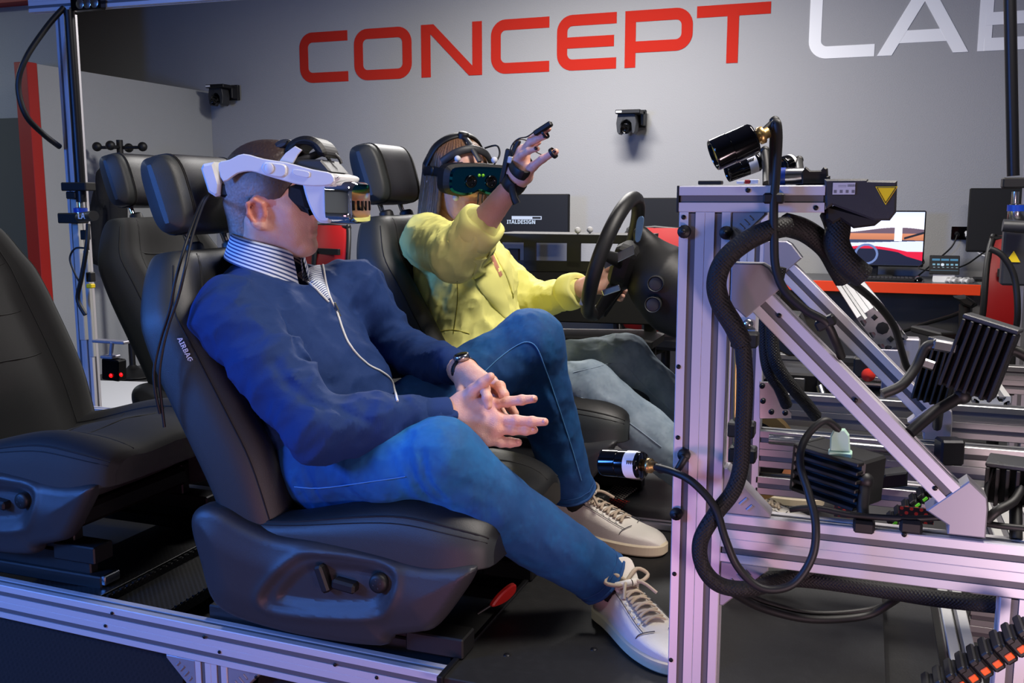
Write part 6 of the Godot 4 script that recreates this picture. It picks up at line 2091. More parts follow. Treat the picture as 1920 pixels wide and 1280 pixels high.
func build_man() -> void:
	var hc := Vector3(-1.207, 0.870, -1.80)
	var hx := Transform3D(Basis(Vector3.UP, 0.20).scaled(Vector3.ONE * 0.95), hc)
	var neck := Vector3(-1.243, 0.722, -1.8)
	var chest := Vector3(-1.19, 0.61, -1.80)
	var waist := Vector3(-1.12, 0.47, -1.80)
	var pelvis := Vector3(-1.06, 0.355, -1.80)
	var shN := Vector3(-1.186, 0.640, -1.605)
	var shF := Vector3(-1.12, 0.655, -1.99)
	var elN := Vector3(-0.952, 0.440, -1.545)
	var wrN := Vector3(-0.744, 0.451, -1.695)
	var elF := Vector3(-1.049, 0.512, -2.060)
	var wrF := Vector3(-0.776, 0.516, -1.830)
	var hipN := Vector3(-1.01, 0.325, -1.69)
	var hipF := Vector3(-1.01, 0.330, -1.90)
	var knN := Vector3(-0.728, 0.385, -1.62)
	var knF := Vector3(-0.705, 0.548, -2.08)
	var anN := Vector3(-0.462, 0.092, -1.82)
	var anF := Vector3(-0.655, 0.105, -2.28)
	var fwd := Vector3(0.89, 0.45, 0)
	var t := th("person", "man in dark blue zip sweater and jeans, seated with clasped hands", "person", Vector3(-1.0, 0.0, -1.8))
	var np := FastNoiseLite.new()
	np.frequency = 1.0
	# --- body: one skin surface
	var B := Geo.new()
	var skin := Color(0.74, 0.45, 0.34)
	var f := Field.new(Vector3(-1.42, 0.02, -2.36), Vector3(-0.40, 0.82, -1.46), 0.0125)
	f.cone(pelvis, 0.12, chest + Vector3(0, -0.06, 0), 0.12, 0.03, fwd, 1.4)
	f.cone(chest + Vector3(-0.01, -0.04, 0), 0.09, neck + Vector3(-0.012, -0.04, 0), 0.05, 0.03, fwd, 1.4)
	f.cone(neck + Vector3(-0.01, -0.06, 0), 0.052, neck.lerp(hc, 0.5), 0.048, 0.02)
	for q in [[shN, elN, wrN], [shF, elF, wrF]]:
		f.cone(chest + Vector3(-0.03, 0.03, 0), 0.05, q[0] + Vector3(0, -0.01, 0), 0.042, 0.03)
		f.cone(q[0], 0.045, q[1], 0.035, 0.02)
		f.cone(q[1], 0.035, q[2], 0.026, 0.02)
	for q in [[hipN, knN, Vector3(-0.428, 0.10, -1.808)], [hipF, knF, Vector3(-0.656, 0.105, -2.296)]]:
		f.cone(q[0], 0.065, q[1], 0.046, 0.02)
		f.cone(q[1], 0.042, q[2], 0.021, 0.02)
		f.cone(q[2], 0.021, q[2] + Vector3(0.04, -0.055, 0.012), 0.018, 0.02)
	B.col = skin
	f.mesh_into(B, func(_p, _n): return skin)
	var hf := head_field()
	mesh_in(hf, B, hx, func(p, n):
		var c := skin
		var k := np.get_noise_3dv(p * 60.0)
		c = c.lerp(Color(0.68, 0.32, 0.24), 0.35 + 0.35 * k)
		c = c.lerp(Color(0.50, 0.20, 0.16), 0.8 * smoothstep(0.012, 0.007, absf(p.y + 0.068)) * smoothstep(0.026, 0.018, absf(p.z)) * smoothstep(0.080, 0.088, p.x))
		if absf(p.z) > 0.074 and p.y < 0.03 and p.y > -0.05: c = Color(0.60, 0.22, 0.15)
		c = c.lerp(Color(0.40, 0.25, 0.19), 0.30 * smoothstep(-0.04, -0.075, p.y) * smoothstep(0.0, 0.05, p.x) * smoothstep(-0.17, -0.13, p.y))
		return c)
	var hand_paint := func(p, n):
		return skin.lerp(Color(0.66, 0.28, 0.20), 0.4 + 0.4 * np.get_noise_3dv(p * 45.0))
	hand(B, wrN, 0.024,
		[[Vector3(-0.670, 0.475, -1.712), Vector3(-0.633, 0.483, -1.710), Vector3(-0.603, 0.488, -1.712), Vector3(-0.580, 0.491, -1.716)], [Vector3(-0.647, 0.449, -1.700), Vector3(-0.610, 0.450, -1.700), Vector3(-0.579, 0.449, -1.705), Vector3(-0.556, 0.449, -1.710)], [Vector3(-0.648, 0.431, -1.695), Vector3(-0.617, 0.431, -1.700), Vector3(-0.593, 0.430, -1.708), Vector3(-0.579, 0.430, -1.715)], [Vector3(-0.665, 0.410, -1.690), Vector3(-0.639, 0.406, -1.695), Vector3(-0.623, 0.405, -1.700), Vector3(-0.608, 0.405, -1.705)]],
		[Vector3(-0.725, 0.478, -1.705), Vector3(-0.698, 0.503, -1.700), Vector3(-0.676, 0.520, -1.695), Vector3(-0.661, 0.533, -1.695)], hand_paint)
	hand(B, wrF, 0.024,
		[[Vector3(-0.705, 0.502, -1.755), Vector3(-0.675, 0.507, -1.700), Vector3(-0.663, 0.494, -1.682), Vector3(-0.660, 0.479, -1.680)], [Vector3(-0.686, 0.509, -1.760), Vector3(-0.653, 0.509, -1.725), Vector3(-0.641, 0.495, -1.715), Vector3(-0.640, 0.481, -1.722)], [Vector3(-0.690, 0.491, -1.775), Vector3(-0.656, 0.485, -1.750), Vector3(-0.637, 0.470, -1.735), Vector3(-0.625, 0.455, -1.735)], [Vector3(-0.704, 0.470, -1.790), Vector3(-0.671, 0.456, -1.765), Vector3(-0.649, 0.440, -1.745), Vector3(-0.641, 0.430, -1.745)]],
		[Vector3(-0.758, 0.490, -1.800), Vector3(-0.751, 0.482, -1.770), Vector3(-0.735, 0.474, -1.745), Vector3(-0.722, 0.468, -1.735)], hand_paint)
	pt(t, "body", B, M.skin_painted, "", true)
	# nails of the near hand
	var nl := Geo.new()
	for q in [Vector3(-0.579, 0.493, -1.709), Vector3(-0.554, 0.452, -1.703), Vector3(-0.578, 0.434, -1.708), Vector3(-0.606, 0.409, -1.698)]: nl.lathe([Vector2(0, 0.0022), Vector2(0.004, 0.0014), Vector2(0.0052, -0.001)], q, Vector3(0.25, 0.35, 1).normalized(), 10)
	pt(t, "fingernails", nl, mat("nail", Color(0.86, 0.62, 0.55), 0.3)).set_meta("kind", "stuff")
	# --- short hair
	var hh := Field.new(Vector3(-0.135, -0.14, -0.10), Vector3(0.11, 0.15, 0.10), 0.0036)
	hh.ell(Vector3(-0.012, 0.042, 0), Vector3(0.1055, 0.0925, 0.0815), 0.01)
	hh.ell(Vector3(0.02, 0.03, 0), Vector3(0.075, 0.088, 0.0735), 0.03)
	hh.cone(Vector3(-0.06, -0.02, 0), 0.052, Vector3(-0.060, -0.085, 0), 0.044, 0.03)
	hh.warp(func(p, d):
		var cut := maxf((p.x - 0.108) + maxf(0.0, 0.085 - p.y) * 0.75, -1.0)
		cut = maxf(cut, -(p.y + 0.015) - maxf(0.0, -(p.x + 0.005)) * 1.55)
		cut = maxf(cut, minf(0.034 - Vector2(p.x + 0.004, (p.y + 0.034) * 0.8).length(), absf(p.z) - 0.055))
		return maxf(d + 0.0018 * np.get_noise_3dv(p * 420.0), cut), 0.05)
	var H := Geo.new()
	mesh_in(hh, H, hx, func(p, n):
		var grey := smoothstep(0.075, 0.02, p.y) * smoothstep(0.05, -0.03, p.x)
		var k := 0.5 + 0.5 * np.get_noise_3dv(p * 500.0)
		return Color(0.045, 0.025, 0.018).lerp(Color(0.34, 0.29, 0.27), clampf(grey * (0.35 + 0.9 * k), 0, 1)))
	pt(t, "hair", H, M.hair_painted, "short cropped greying hair", true)
	# --- sweater
	var sw := Field.new(Vector3(-1.44, 0.28, -2.24), Vector3(-0.68, 0.80, -1.44), 0.0066)
	sw.cone(pelvis + Vector3(0.02, -0.005, 0), 0.172, waist + Vector3(0.015, 0, 0), 0.172, 0.03, fwd, 1.30)
	sw.cone(waist + Vector3(0.015, 0, 0), 0.172, chest + Vector3(0.02, -0.075, 0), 0.170, 0.03, fwd, 1.40)
	sw.cone(chest + Vector3(0.0, -0.025, 0.085), 0.112, chest + Vector3(0.0, -0.025, -0.085), 0.112, 0.06)
	sw.cone(chest + Vector3(0, -0.01, 0), 0.105, neck + Vector3(-0.012, -0.06, 0), 0.070, 0.05)
	sw.cone(neck + Vector3(-0.01, -0.06, 0), 0.066, neck + Vector3(-0.008, -0.035, 0), 0.060, 0.03)
	sw.cone(neck + Vector3(-0.012, -0.062, 0.04), 0.058, shN, 0.069, 0.04)
	sw.cone(neck + Vector3(-0.012, -0.062, -0.04), 0.058, shF, 0.066, 0.04)
	sw.cone(shN, 0.069, shN.lerp(elN, 0.5), 0.067, 0.03)
	sw.cone(shN.lerp(elN, 0.5), 0.070, elN, 0.058, 0.02)
	sw.cone(elN, 0.060, elN.lerp(wrN, 0.45), 0.050, 0.02)
	sw.cone(elN.lerp(wrN, 0.45), 0.050, elN.lerp(wrN, 0.97), 0.034, 0.02)
	sw.cone(shF, 0.067, elF, 0.058, 0.03)
	sw.cone(elF, 0.058, elF.lerp(wrF, 0.86), 0.037, 0.02)
	sw.cone(neck + Vector3(0.03, 0.03, 0), 0.058, neck + Vector3(0.105, -0.03, 0), 0.034, 0.015, Vector3.ZERO, 1.0, -1)
	folds(sw, 7, 0.009, Vector3(9, 4, 7), Basis(Vector3.BACK, 0.8))
	folds(sw, 21, 0.002, Vector3(20, 9, 16), Basis(Vector3.BACK, 0.6))
	# a few deep creases at the armpit and the elbow
	for q in [[Vector3(-1.082, 0.551, -1.600), Vector3(-1.053, 0.510, -1.600), Vector3(-0.982, 0.472, -1.600)], [Vector3(-1.012, 0.480, -1.600), Vector3(-0.935, 0.470, -1.600), Vector3(-0.877, 0.448, -1.600)], [Vector3(-0.969, 0.512, -1.620), Vector3(-1.039, 0.571, -1.620), Vector3(-1.074, 0.634, -1.620)]]:
		for i in q.size() - 1:
			sw.cone(ray_to(sw, q[i], 0.004), 0.006, ray_to(sw, q[i + 1], 0.004), 0.006, 0.016, Vector3.ZERO, 1.0, -1)
	var S := Geo.new()
	sw.mesh_into(S)
	var swm := pt(t, "sweater", S, M.sweater, "dark blue zip-front sweater")
	for q in [[elN, wrN, 0.965, 0.036], [elF, wrF, 0.86, 0.039]]:
		var cf := Geo.new()
		var ca: Vector3 = (q[1] - q[0]).normalized()
		var cc: Vector3 = q[0].lerp(q[1], q[2])
		cf.lathe([Vector2(q[3] - 0.006, 0.006), Vector2(q[3] - 0.002, 0.008), Vector2(q[3] + 0.0005, 0.004), Vector2(q[3] + 0.0015, -0.02), Vector2(q[3] + 0.001, -0.05)], cc, ca, 28)
		pt(swm, "cuff", cf, M.sweater)
	var zp := Geo.new()
	var zpts := []
	for q in path([Vector3(-1.087, 0.731, -1.800), Vector3(-1.081, 0.693, -1.800), Vector3(-1.071, 0.659, -1.800), Vector3(-1.056, 0.631, -1.800), Vector3(-1.040, 0.585, -1.800), Vector3(-1.019, 0.551, -1.800), Vector3(-0.984, 0.521, -1.800), Vector3(-0.951, 0.507, -1.800), Vector3(-0.929, 0.491, -1.800), Vector3(-0.920, 0.465, -1.800), Vector3(-0.915, 0.445, -1.800)], 4): zpts.append(ray_to(sw, q, 0.0012))
	zp.tube(zpts, 0.0026, 6)
	var zp2 := []
	for q in path([Vector3(-1.141, 0.711, -1.780), Vector3(-1.107, 0.691, -1.780), Vector3(-1.084, 0.672, -1.780), Vector3(-1.064, 0.654, -1.780)], 4): zp2.append(ray_to(sw, q, 0.0015))
	zp.tube(zp2, 0.0026, 6)
	pt(swm, "zip", zp, M.white_matte, "white zip piping")
	var pu := Geo.new()
	var pq := ray_to(sw, Vector3(-1.061, 0.641, -1.800), 0.004)
	pu.box(pq, Vector3(0.007, 0.02, 0.005), Basis(Vector3.BACK, 0.5), 0.001)
	pu.box(pq + Vector3(0.006, -0.016, 0.0), Vector3(0.008, 0.014, 0.004), Basis(Vector3.BACK, 0.5), 0.001)
	pt(swm, "zip_pull", pu, M.steel)
	# shirt in the open neck, and its collar
	var sv := Geo.new()
	var rows := []
	var L: Array = path([Vector3(-1.138, 0.713, -1.780), Vector3(-1.116, 0.697, -1.780), Vector3(-1.089, 0.677, -1.780), Vector3(-1.066, 0.659, -1.780)], 4)
	var R: Array = path([Vector3(-1.094, 0.732, -1.800), Vector3(-1.089, 0.710, -1.800), Vector3(-1.081, 0.686, -1.800), Vector3(-1.073, 0.659, -1.800)], 4)
	for i in L.size():
		var row := PackedVector3Array()
		for k in 9: row.append(ray_to(sw, L[i].lerp(R[i], k / 8.0), 0.0008 + 0.005 * sin(k / 8.0 * PI)))
		rows.append(row)
	sv.loft(rows, false, false)
	for i in sv.v.size(): sv.u[i] = Vector2(sv.u[i].x * 2.0, sv.u[i].y * 5.0)
	pt(t, "shirt_front", sv, M.shirt)
	var co := Geo.new()
	rows = []
	for i in 7:
		var s := i / 6.0
		var row := PackedVector3Array()
		for k in 41:
			var a := lerpf(-2.92, 2.92, k / 40.0)    # 0 at the nape, open at the front
			var fr := absf(a) / 2.92
			var out := 0.0
			var up := 0.0
			if s < 0.5:
				up = lerpf(0.006, 0.056, s * 2.0)
				out = 0.0
			else:
				var u := (s - 0.5) * 2.0
				up = lerpf(0.056, -0.012 - 0.030 * pow(fr, 3.0), u)
				out = lerpf(0.002, 0.013 + 0.012 * fr, u)
			var rr := (0.066 + out) * (1.0 + 0.12 * fr)
			var c := neck + Vector3(0.020, 0.002, 0) + Vector3(-0.012, 0.030, 0) * s
			row.append(c + Vector3(-cos(a) * rr * 1.04, up - 0.046 * pow(fr, 1.6) + 0.010 , sin(a) * rr))
		rows.append(row)
	co.loft(rows, false, false)
	var cu2 := Geo.new()
	for i in co.v.size(): co.u[i] = Vector2(co.u[i].x * 4.0, co.u[i].y * 4.0)
	pt(t, "shirt_collar", co, M.shirt, "pin-striped shirt collar")
	var bt := Geo.new()
	bt.lathe([Vector2(0, 0.002), Vector2(0.0045, 0.002), Vector2(0.0055, 0)], ray_to(sw, Vector3(-1.121, 0.709, -1.780), 0.004), Vector3(0.7, 0.3, 0.6).normalized(), 12)
	pt(t, "button", bt, M.white)
	# --- jeans
	var je := Field.new(Vector3(-1.20, 0.03, -2.42), Vector3(-0.38, 0.68, -1.50), 0.0066)
	je.cone(pelvis + Vector3(0, -0.03, 0.05), 0.125, pelvis + Vector3(0, -0.03, -0.05), 0.125, 0.03, fwd, 1.15)
	je.cone(hipN, 0.094, hipN.lerp(knN, 0.6), 0.080, 0.04)
	je.cone(hipN.lerp(knN, 0.55), 0.081, knN, 0.068, 0.03)
	je.cone(knN, 0.069, knN.lerp(anN, 0.3) + Vector3(-0.01, -0.012, 0), 0.070, 0.03)
	je.cone(knN.lerp(anN, 0.3) + Vector3(-0.01, -0.012, 0), 0.070, anN + Vector3(0.006, 0.006, -0.006), 0.056, 0.02)
	je.cone(hipF, 0.094, knF, 0.068, 0.04)
	je.cone(knF, 0.069, knF.lerp(anF, 0.3) + Vector3(-0.015, 0, 0), 0.068, 0.03)
	je.cone(knF.lerp(anF, 0.3) + Vector3(-0.015, 0, 0), 0.068, anF, 0.056, 0.02)
	folds(je, 5, 0.005, Vector3(8, 5, 8), Basis(Vector3.BACK, -0.5))
	folds(je, 33, 0.0014, Vector3(24, 11, 18), Basis(Vector3.BACK, -0.9))
	for q in [[Vector3(-1.046, 0.309, -1.600), Vector3(-1.030, 0.283, -1.600), Vector3(-1.013, 0.263, -1.600)], [Vector3(-0.765, 0.395, -1.600), Vector3(-0.754, 0.344, -1.600), Vector3(-0.722, 0.311, -1.600)], [Vector3(-0.788, 0.362, -1.600), Vector3(-0.771, 0.327, -1.600), Vector3(-0.746, 0.303, -1.600)], [Vector3(-1.023, 0.339, -1.600), Vector3(-1.006, 0.302, -1.600), Vector3(-0.983, 0.272, -1.600)]]:
		for i in q.size() - 1:
			je.cone(ray_to(je, q[i], 0.003), 0.005, ray_to(je, q[i + 1], 0.003), 0.004, 0.012, Vector3.ZERO, 1.0, -1)
	# hems: cut flat across, hollow
	for q in [[knN, knN.lerp(anN, 0.955)], [knF, knF.lerp(anF, 0.90)]]:
		var ax: Vector3 = (q[1] - q[0]).normalized()
		var c: Vector3 = q[1] + ax * 0.012
		je.warp(func(p, d):
			if (p - c).length() > 0.13: return d
			return maxf(d, (p - c).dot(ax)), 0.05)
	var J := Geo.new()
	je.mesh_into(J, func(p, n):
		var k := np.get_noise_3dv(p * 14.0)
		var k2 := np.get_noise_3dv(p * Vector3(120, 40, 120))
		var wear := 0.0
		wear += smoothstep(0.11, 0.02, absf((p - knN).length() - 0.05)) * 0.35
		wear += smoothstep(0.22, 0.0, (p - hipN.lerp(knN, 0.6) - Vector3(0, 0.08, 0.03)).length()) * 0.5
		wear += smoothstep(0.20, 0.0, (p - knF - Vector3(-0.08, 0.06, 0)).length()) * 0.25
		var c := Color(0.002, 0.050, 0.17).lerp(Color(0.012, 0.18, 0.46), clampf(wear + 0.25 * k + 0.15 * k2, 0, 1))
		return c)
	var jm := pt(t, "jeans", J, M.denim, "blue denim jeans", true)
	var se := Geo.new()
	for q in [[Vector3(-0.759, 0.498, -1.900), Vector3(-0.722, 0.533, -1.900), Vector3(-0.686, 0.560, -1.900), Vector3(-0.658, 0.572, -1.900), Vector3(-0.636, 0.561, -1.900), Vector3(-0.617, 0.518, -1.900), Vector3(-0.598, 0.468, -1.900), Vector3(-0.576, 0.406, -1.900), Vector3(-0.555, 0.345, -1.900), Vector3(-0.535, 0.282, -1.900)], [Vector3(-1.047, 0.301, -1.600), Vector3(-0.988, 0.304, -1.600), Vector3(-0.892, 0.325, -1.600), Vector3(-0.799, 0.347, -1.600)]]:
		var pts := []
		for p in path(q, 4): pts.append(ray_to(je, p, 0.0008))
		se.tube(pts, 0.0013, 5)
	pt(jm, "seam", se, mat("denim_thread", Color(0.30, 0.52, 0.72), 0.8)).set_meta("kind", "stuff")
	for q in [[knN, knN.lerp(anN, 0.955)], [knF, knF.lerp(anF, 0.90)]]:
		var hm := Geo.new()
		var ax: Vector3 = (q[1] - q[0]).normalized()
		ring_tube(je, q[1] + ax * 0.006, ax, 0.09, -0.001, 0.004, hm)
		ring_tube(je, q[1] - ax * 0.012, ax, 0.09, 0.0, 0.0012, hm)
		pt(jm, "hem", hm, mat("denim_hem", Color(0.07, 0.25, 0.45), 0.85))
	for q in [[anN, Vector3(-0.424, 0.080, -1.808)], [anF, Vector3(-0.652, 0.085, -2.296)]]:
		var so := Geo.new()
		so.tube(path([q[0].lerp(q[1], -1.2) if q[0] == anN else knF.lerp(anF, 0.85), q[0].lerp(q[1], 0.2) + Vector3(0, 0.012, 0), q[1], q[1] + Vector3(0.012, -0.035, 0.004)], 4), 0.034, 16)
		pt(t, "sock", so, M.black_matte)
	shoe(t, Vector3(-0.480, 0.010, -1.862), Vector3(0.68, 0, 0.66), 1.0)
	shoe(t, Vector3(-0.735, 0.012, -2.315), Vector3(0.92, 0, 0.22), 1.10)
	man_headset(hx)
	# --- wrist watch
	t = th("wrist_watch", "steel wrist watch with a dark strap on the man's far wrist", "watch", wrF)
	var ax := (wrF - elF).normalized()
	var wx := ax.cross(Vector3.UP).normalized()
	var wy := wx.cross(ax).normalized()
	var wc := wrF + ax * 0.010
	var ring := []
	for k in 33: ring.append(wc + (wx * cos(TAU * k / 32) * 0.029 + wy * sin(TAU * k / 32) * 0.0275))
	var g := Geo.new()
	g.tube(ring, 0.008, 8, false, 0.35, ax)
	pt(t, "strap", g, M.black)
	g = Geo.new()
	var up := (wy * 0.95 + wx * 0.25).normalized()
	g.lathe([Vector2(0, 0.0085), Vector2(0.0145, 0.0085), Vector2(0.0165, 0.007), Vector2(0.0175, 0.004), Vector2(0.0175, -0.003), Vector2(0, -0.003)], wc + up * 0.029, up, 22)
	pt(t, "case", g, M.steel)
	g = Geo.new()
	g.lathe([Vector2(0, 0.0092), Vector2(0.0135, 0.0088), Vector2(0.0135, 0.006)], wc + up * 0.029, up, 22)
	pt(t, "dial", g, M.black_gloss)

func man_headset(hx: Transform3D) -> void:
	var t := th("headset", "white virtual reality headset with a mirror visor on the man's head", "headset", hx.origin)
	t.transform = Transform3D(Basis(Vector3.UP, 0.27) * Basis().scaled(Vector3(0.855, 1, 1)), hx.origin + Vector3(-0.043, 0, 0.0))
	var zc := -1.80
	var P := Transform3D(Basis(), Vector3(0, 0, zc))
	var g := Geo.new()
	g.prism(path2([Vector2(-1.098, 0.930), Vector2(-1.039, 0.926), Vector2(-1.010, 0.921), Vector2(-1.005, 0.913), Vector2(-1.023, 0.898), Vector2(-1.034, 0.864), Vector2(-1.031, 0.838), Vector2(-1.030, 0.825), Vector2(-1.043, 0.821), Vector2(-1.064, 0.827), Vector2(-1.083, 0.857), Vector2(-1.096, 0.896)], 3), -0.090, 0.090, P, 0.006)
	pt(t, "shell", g, M.white)
	g = Geo.new()
	var v0 := Vector2(-1.041, 0.865)
	var v1 := Vector2(-0.965, 0.864)
	var rings := []
	for i in 15:
		var u := i / 14.0
		var e := pow(1.0 - pow(u, 5.0), 0.30) if u < 1.0 else 0.28
		var ring := PackedVector3Array()
		for k in 48:
			var a := TAU * k / 48
			var cz := signf(cos(a)) * pow(absf(cos(a)), 0.42)
			var cy := signf(sin(a)) * pow(absf(sin(a)), 0.42)
			ring.append(Vector3(lerpf(v0.x, v1.x, u) - 0.012 * cz * cz * u, v0.y + cy * 0.0455 * lerpf(0.82, 1.0, e) - 0.002 * u, zc + cz * 0.0945 * lerpf(0.84, 1.0, e)))
		rings.append(ring)
	g.loft(rings)
	pt(t, "mirror_visor", g, M.chrome, "mirror chrome visor")
	for q in [0.034, 0.0, -0.034]:
		g = Geo.new()
		g.box(Vector3(v1.x, v0.y - 0.008, zc + q), Vector3(0.004, 0.021, 0.010), Basis(), 0.0018)
		pt(t, "lens", g, M.black_gloss)
	g = Geo.new()
	g.prism(path2([Vector2(-1.159, 0.913), Vector2(-1.122, 0.906), Vector2(-1.097, 0.896), Vector2(-1.086, 0.857), Vector2(-1.074, 0.838), Vector2(-1.104, 0.844), Vector2(-1.134, 0.857), Vector2(-1.154, 0.881)], 3), -0.076, 0.076, P, 0.012)
	pt(t, "face_cushion", g, M.black_matte, "black face cushion")
	g = Geo.new()
	g.prism([Vector2(-1.171, 0.947), Vector2(-1.139, 0.953), Vector2(-1.054, 0.953), Vector2(-1.029, 0.928), Vector2(-1.088, 0.919), Vector2(-1.160, 0.934)], -0.075, 0.075, P, 0.004)
	pt(t, "top_cover", g, M.plastic, "black top cover")
	for s in [1, -1]:
		g = Geo.new()
		g.prism(path2([Vector2(-1.302, 0.944), Vector2(-1.275, 0.952), Vector2(-1.239, 0.964), Vector2(-1.190, 0.954), Vector2(-1.132, 0.946), Vector2(-1.069, 0.932), Vector2(-1.022, 0.923), Vector2(-1.023, 0.901), Vector2(-1.090, 0.899), Vector2(-1.146, 0.910), Vector2(-1.187, 0.920), Vector2(-1.220, 0.928), Vector2(-1.255, 0.924), Vector2(-1.292, 0.907)], 3), -0.004, 0.004, Transform3D(Basis(), Vector3(0, 0, zc + s * 0.090)), 0.002)
		pt(t, "side_arm", g, M.white)
	g = Geo.new()
	g.prism(path2([Vector2(-1.194, 0.933), Vector2(-1.189, 0.944), Vector2(-1.176, 0.947), Vector2(-1.140, 0.943), Vector2(-1.132, 0.934), Vector2(-1.135, 0.920), Vector2(-1.149, 0.915), Vector2(-1.183, 0.921)], 3), -0.005, 0.007, Transform3D(Basis(), Vector3(0, 0, -1.709)), 0.003)
	pt(t, "hinge_cover", g, M.white)
	g = Geo.new()
	var dc := Vector3(-1.174, 0.934, -1.701)
	g.lathe([Vector2(0, 0.002), Vector2(0.010, 0.002), Vector2(0.0115, 0.0)], dc, Vector3.BACK, 20)
	pt(t, "dial", g, M.white)
	g = Geo.new()
	g.prism(path2([Vector2(-1.118, 0.929), Vector2(-1.109, 0.932), Vector2(-1.079, 0.927), Vector2(-1.076, 0.920), Vector2(-1.082, 0.915), Vector2(-1.113, 0.921)], 3), -0.001, 0.003, Transform3D(Basis(), Vector3(0, 0, -1.7065)), 0.001)
	pt(t, "slider", g, M.white)
	g = Geo.new()
	g.prism([Vector2(-1.362, 0.935), Vector2(-1.355, 0.945), Vector2(-1.328, 0.949), Vector2(-1.314, 0.903), Vector2(-1.317, 0.879), Vector2(-1.328, 0.876), Vector2(-1.346, 0.886)], -0.062, 0.066, P, 0.006)
	pt(t, "rear_battery", g, M.white, "white rear pod")
	g = Geo.new()
	g.prism([Vector2(-1.316, 0.903), Vector2(-1.298, 0.911), Vector2(-1.288, 0.895), Vector2(-1.292, 0.872), Vector2(-1.321, 0.877)], -0.055, 0.058, P, 0.006)
	pt(t, "rear_cushion", g, M.black)
	# the strap that rises from the hinges and the padded arch on top
	g = Geo.new()
	g.prism([Vector2(-1.159, 0.946), Vector2(-1.139, 0.966), Vector2(-1.115, 0.980), Vector2(-1.098, 0.972), Vector2(-1.109, 0.962), Vector2(-1.122, 0.944)], -0.003, 0.003, Transform3D(Basis(), Vector3(0, 0, -1.722)), 0.001)
	pt(t, "top_strap", g, M.white)
	g = Geo.new()
	g.prism(path2([Vector2(-1.149, 0.969), Vector2(-1.138, 0.989), Vector2(-1.111, 1.001), Vector2(-1.082, 1.001), Vector2(-1.058, 0.989), Vector2(-1.045, 0.970), Vector2(-1.048, 0.959), Vector2(-1.066, 0.963), Vector2(-1.081, 0.979), Vector2(-1.101, 0.984), Vector2(-1.120, 0.975), Vector2(-1.128, 0.962)], 3), -0.05, 0.065, P, 0.008)
	pt(t, "crown_cushion", g, M.black)
	g = Geo.new()
	g.prism(path2([Vector2(-1.179, 0.974), Vector2(-1.176, 0.988), Vector2(-1.157, 0.996), Vector2(-1.138, 0.994), Vector2(-1.143, 0.980), Vector2(-1.158, 0.972)], 3), -0.05, 0.055, P, 0.008)
	pt(t, "crown_cushion", g, M.plastic)
	g = Geo.new()
	g.tube(path([Vector3(-1.117, 0.949, -1.735), Vector3(-1.085, 0.959, -1.745), Vector3(-1.068, 0.969, -1.780), Vector3(-1.074, 0.965, -1.840), Vector3(-1.076, 0.951, -1.870)], 6), 0.008, 8, true, 0.6, Vector3.UP)
	g.tube(path([Vector3(-1.100, 0.964, -1.800), Vector3(-1.066, 0.975, -1.810), Vector3(-1.041, 0.962, -1.820), Vector3(-1.032, 0.948, -1.820)], 6), 0.004, 8)
	pt(t, "forehead_band", g, M.plastic)
	cable("headset_cable", [Vector3(-1.332, 0.879, -1.740), Vector3(-1.289, 0.858, -1.660), Vector3(-1.244, 0.797, -1.560), Vector3(-1.240, 0.722, -1.515), Vector3(-1.255, 0.660, -1.510), Vector3(-1.278, 0.597, -1.505), Vector3(-1.291, 0.544, -1.500), Vector3(-1.292, 0.501, -1.500), Vector3(-1.292, 0.451, -1.510)], 0.0032, M.rubber, "black headset cable falling down the seat side, the rear one", "cable", "", 9)
	cable("headset_cable", [Vector3(-1.328, 0.879, -1.740), Vector3(-1.283, 0.858, -1.660), Vector3(-1.240, 0.802, -1.570), Vector3(-1.217, 0.743, -1.515), Vector3(-1.233, 0.686, -1.510), Vector3(-1.256, 0.629, -1.505), Vector3(-1.270, 0.577, -1.500), Vector3(-1.280, 0.529, -1.500), Vector3(-1.287, 0.478, -1.510), Vector3(-1.287, 0.423, -1.515)], 0.0032, M.rubber, "black headset cable falling down the seat side, the front one", "cable", "", 9)

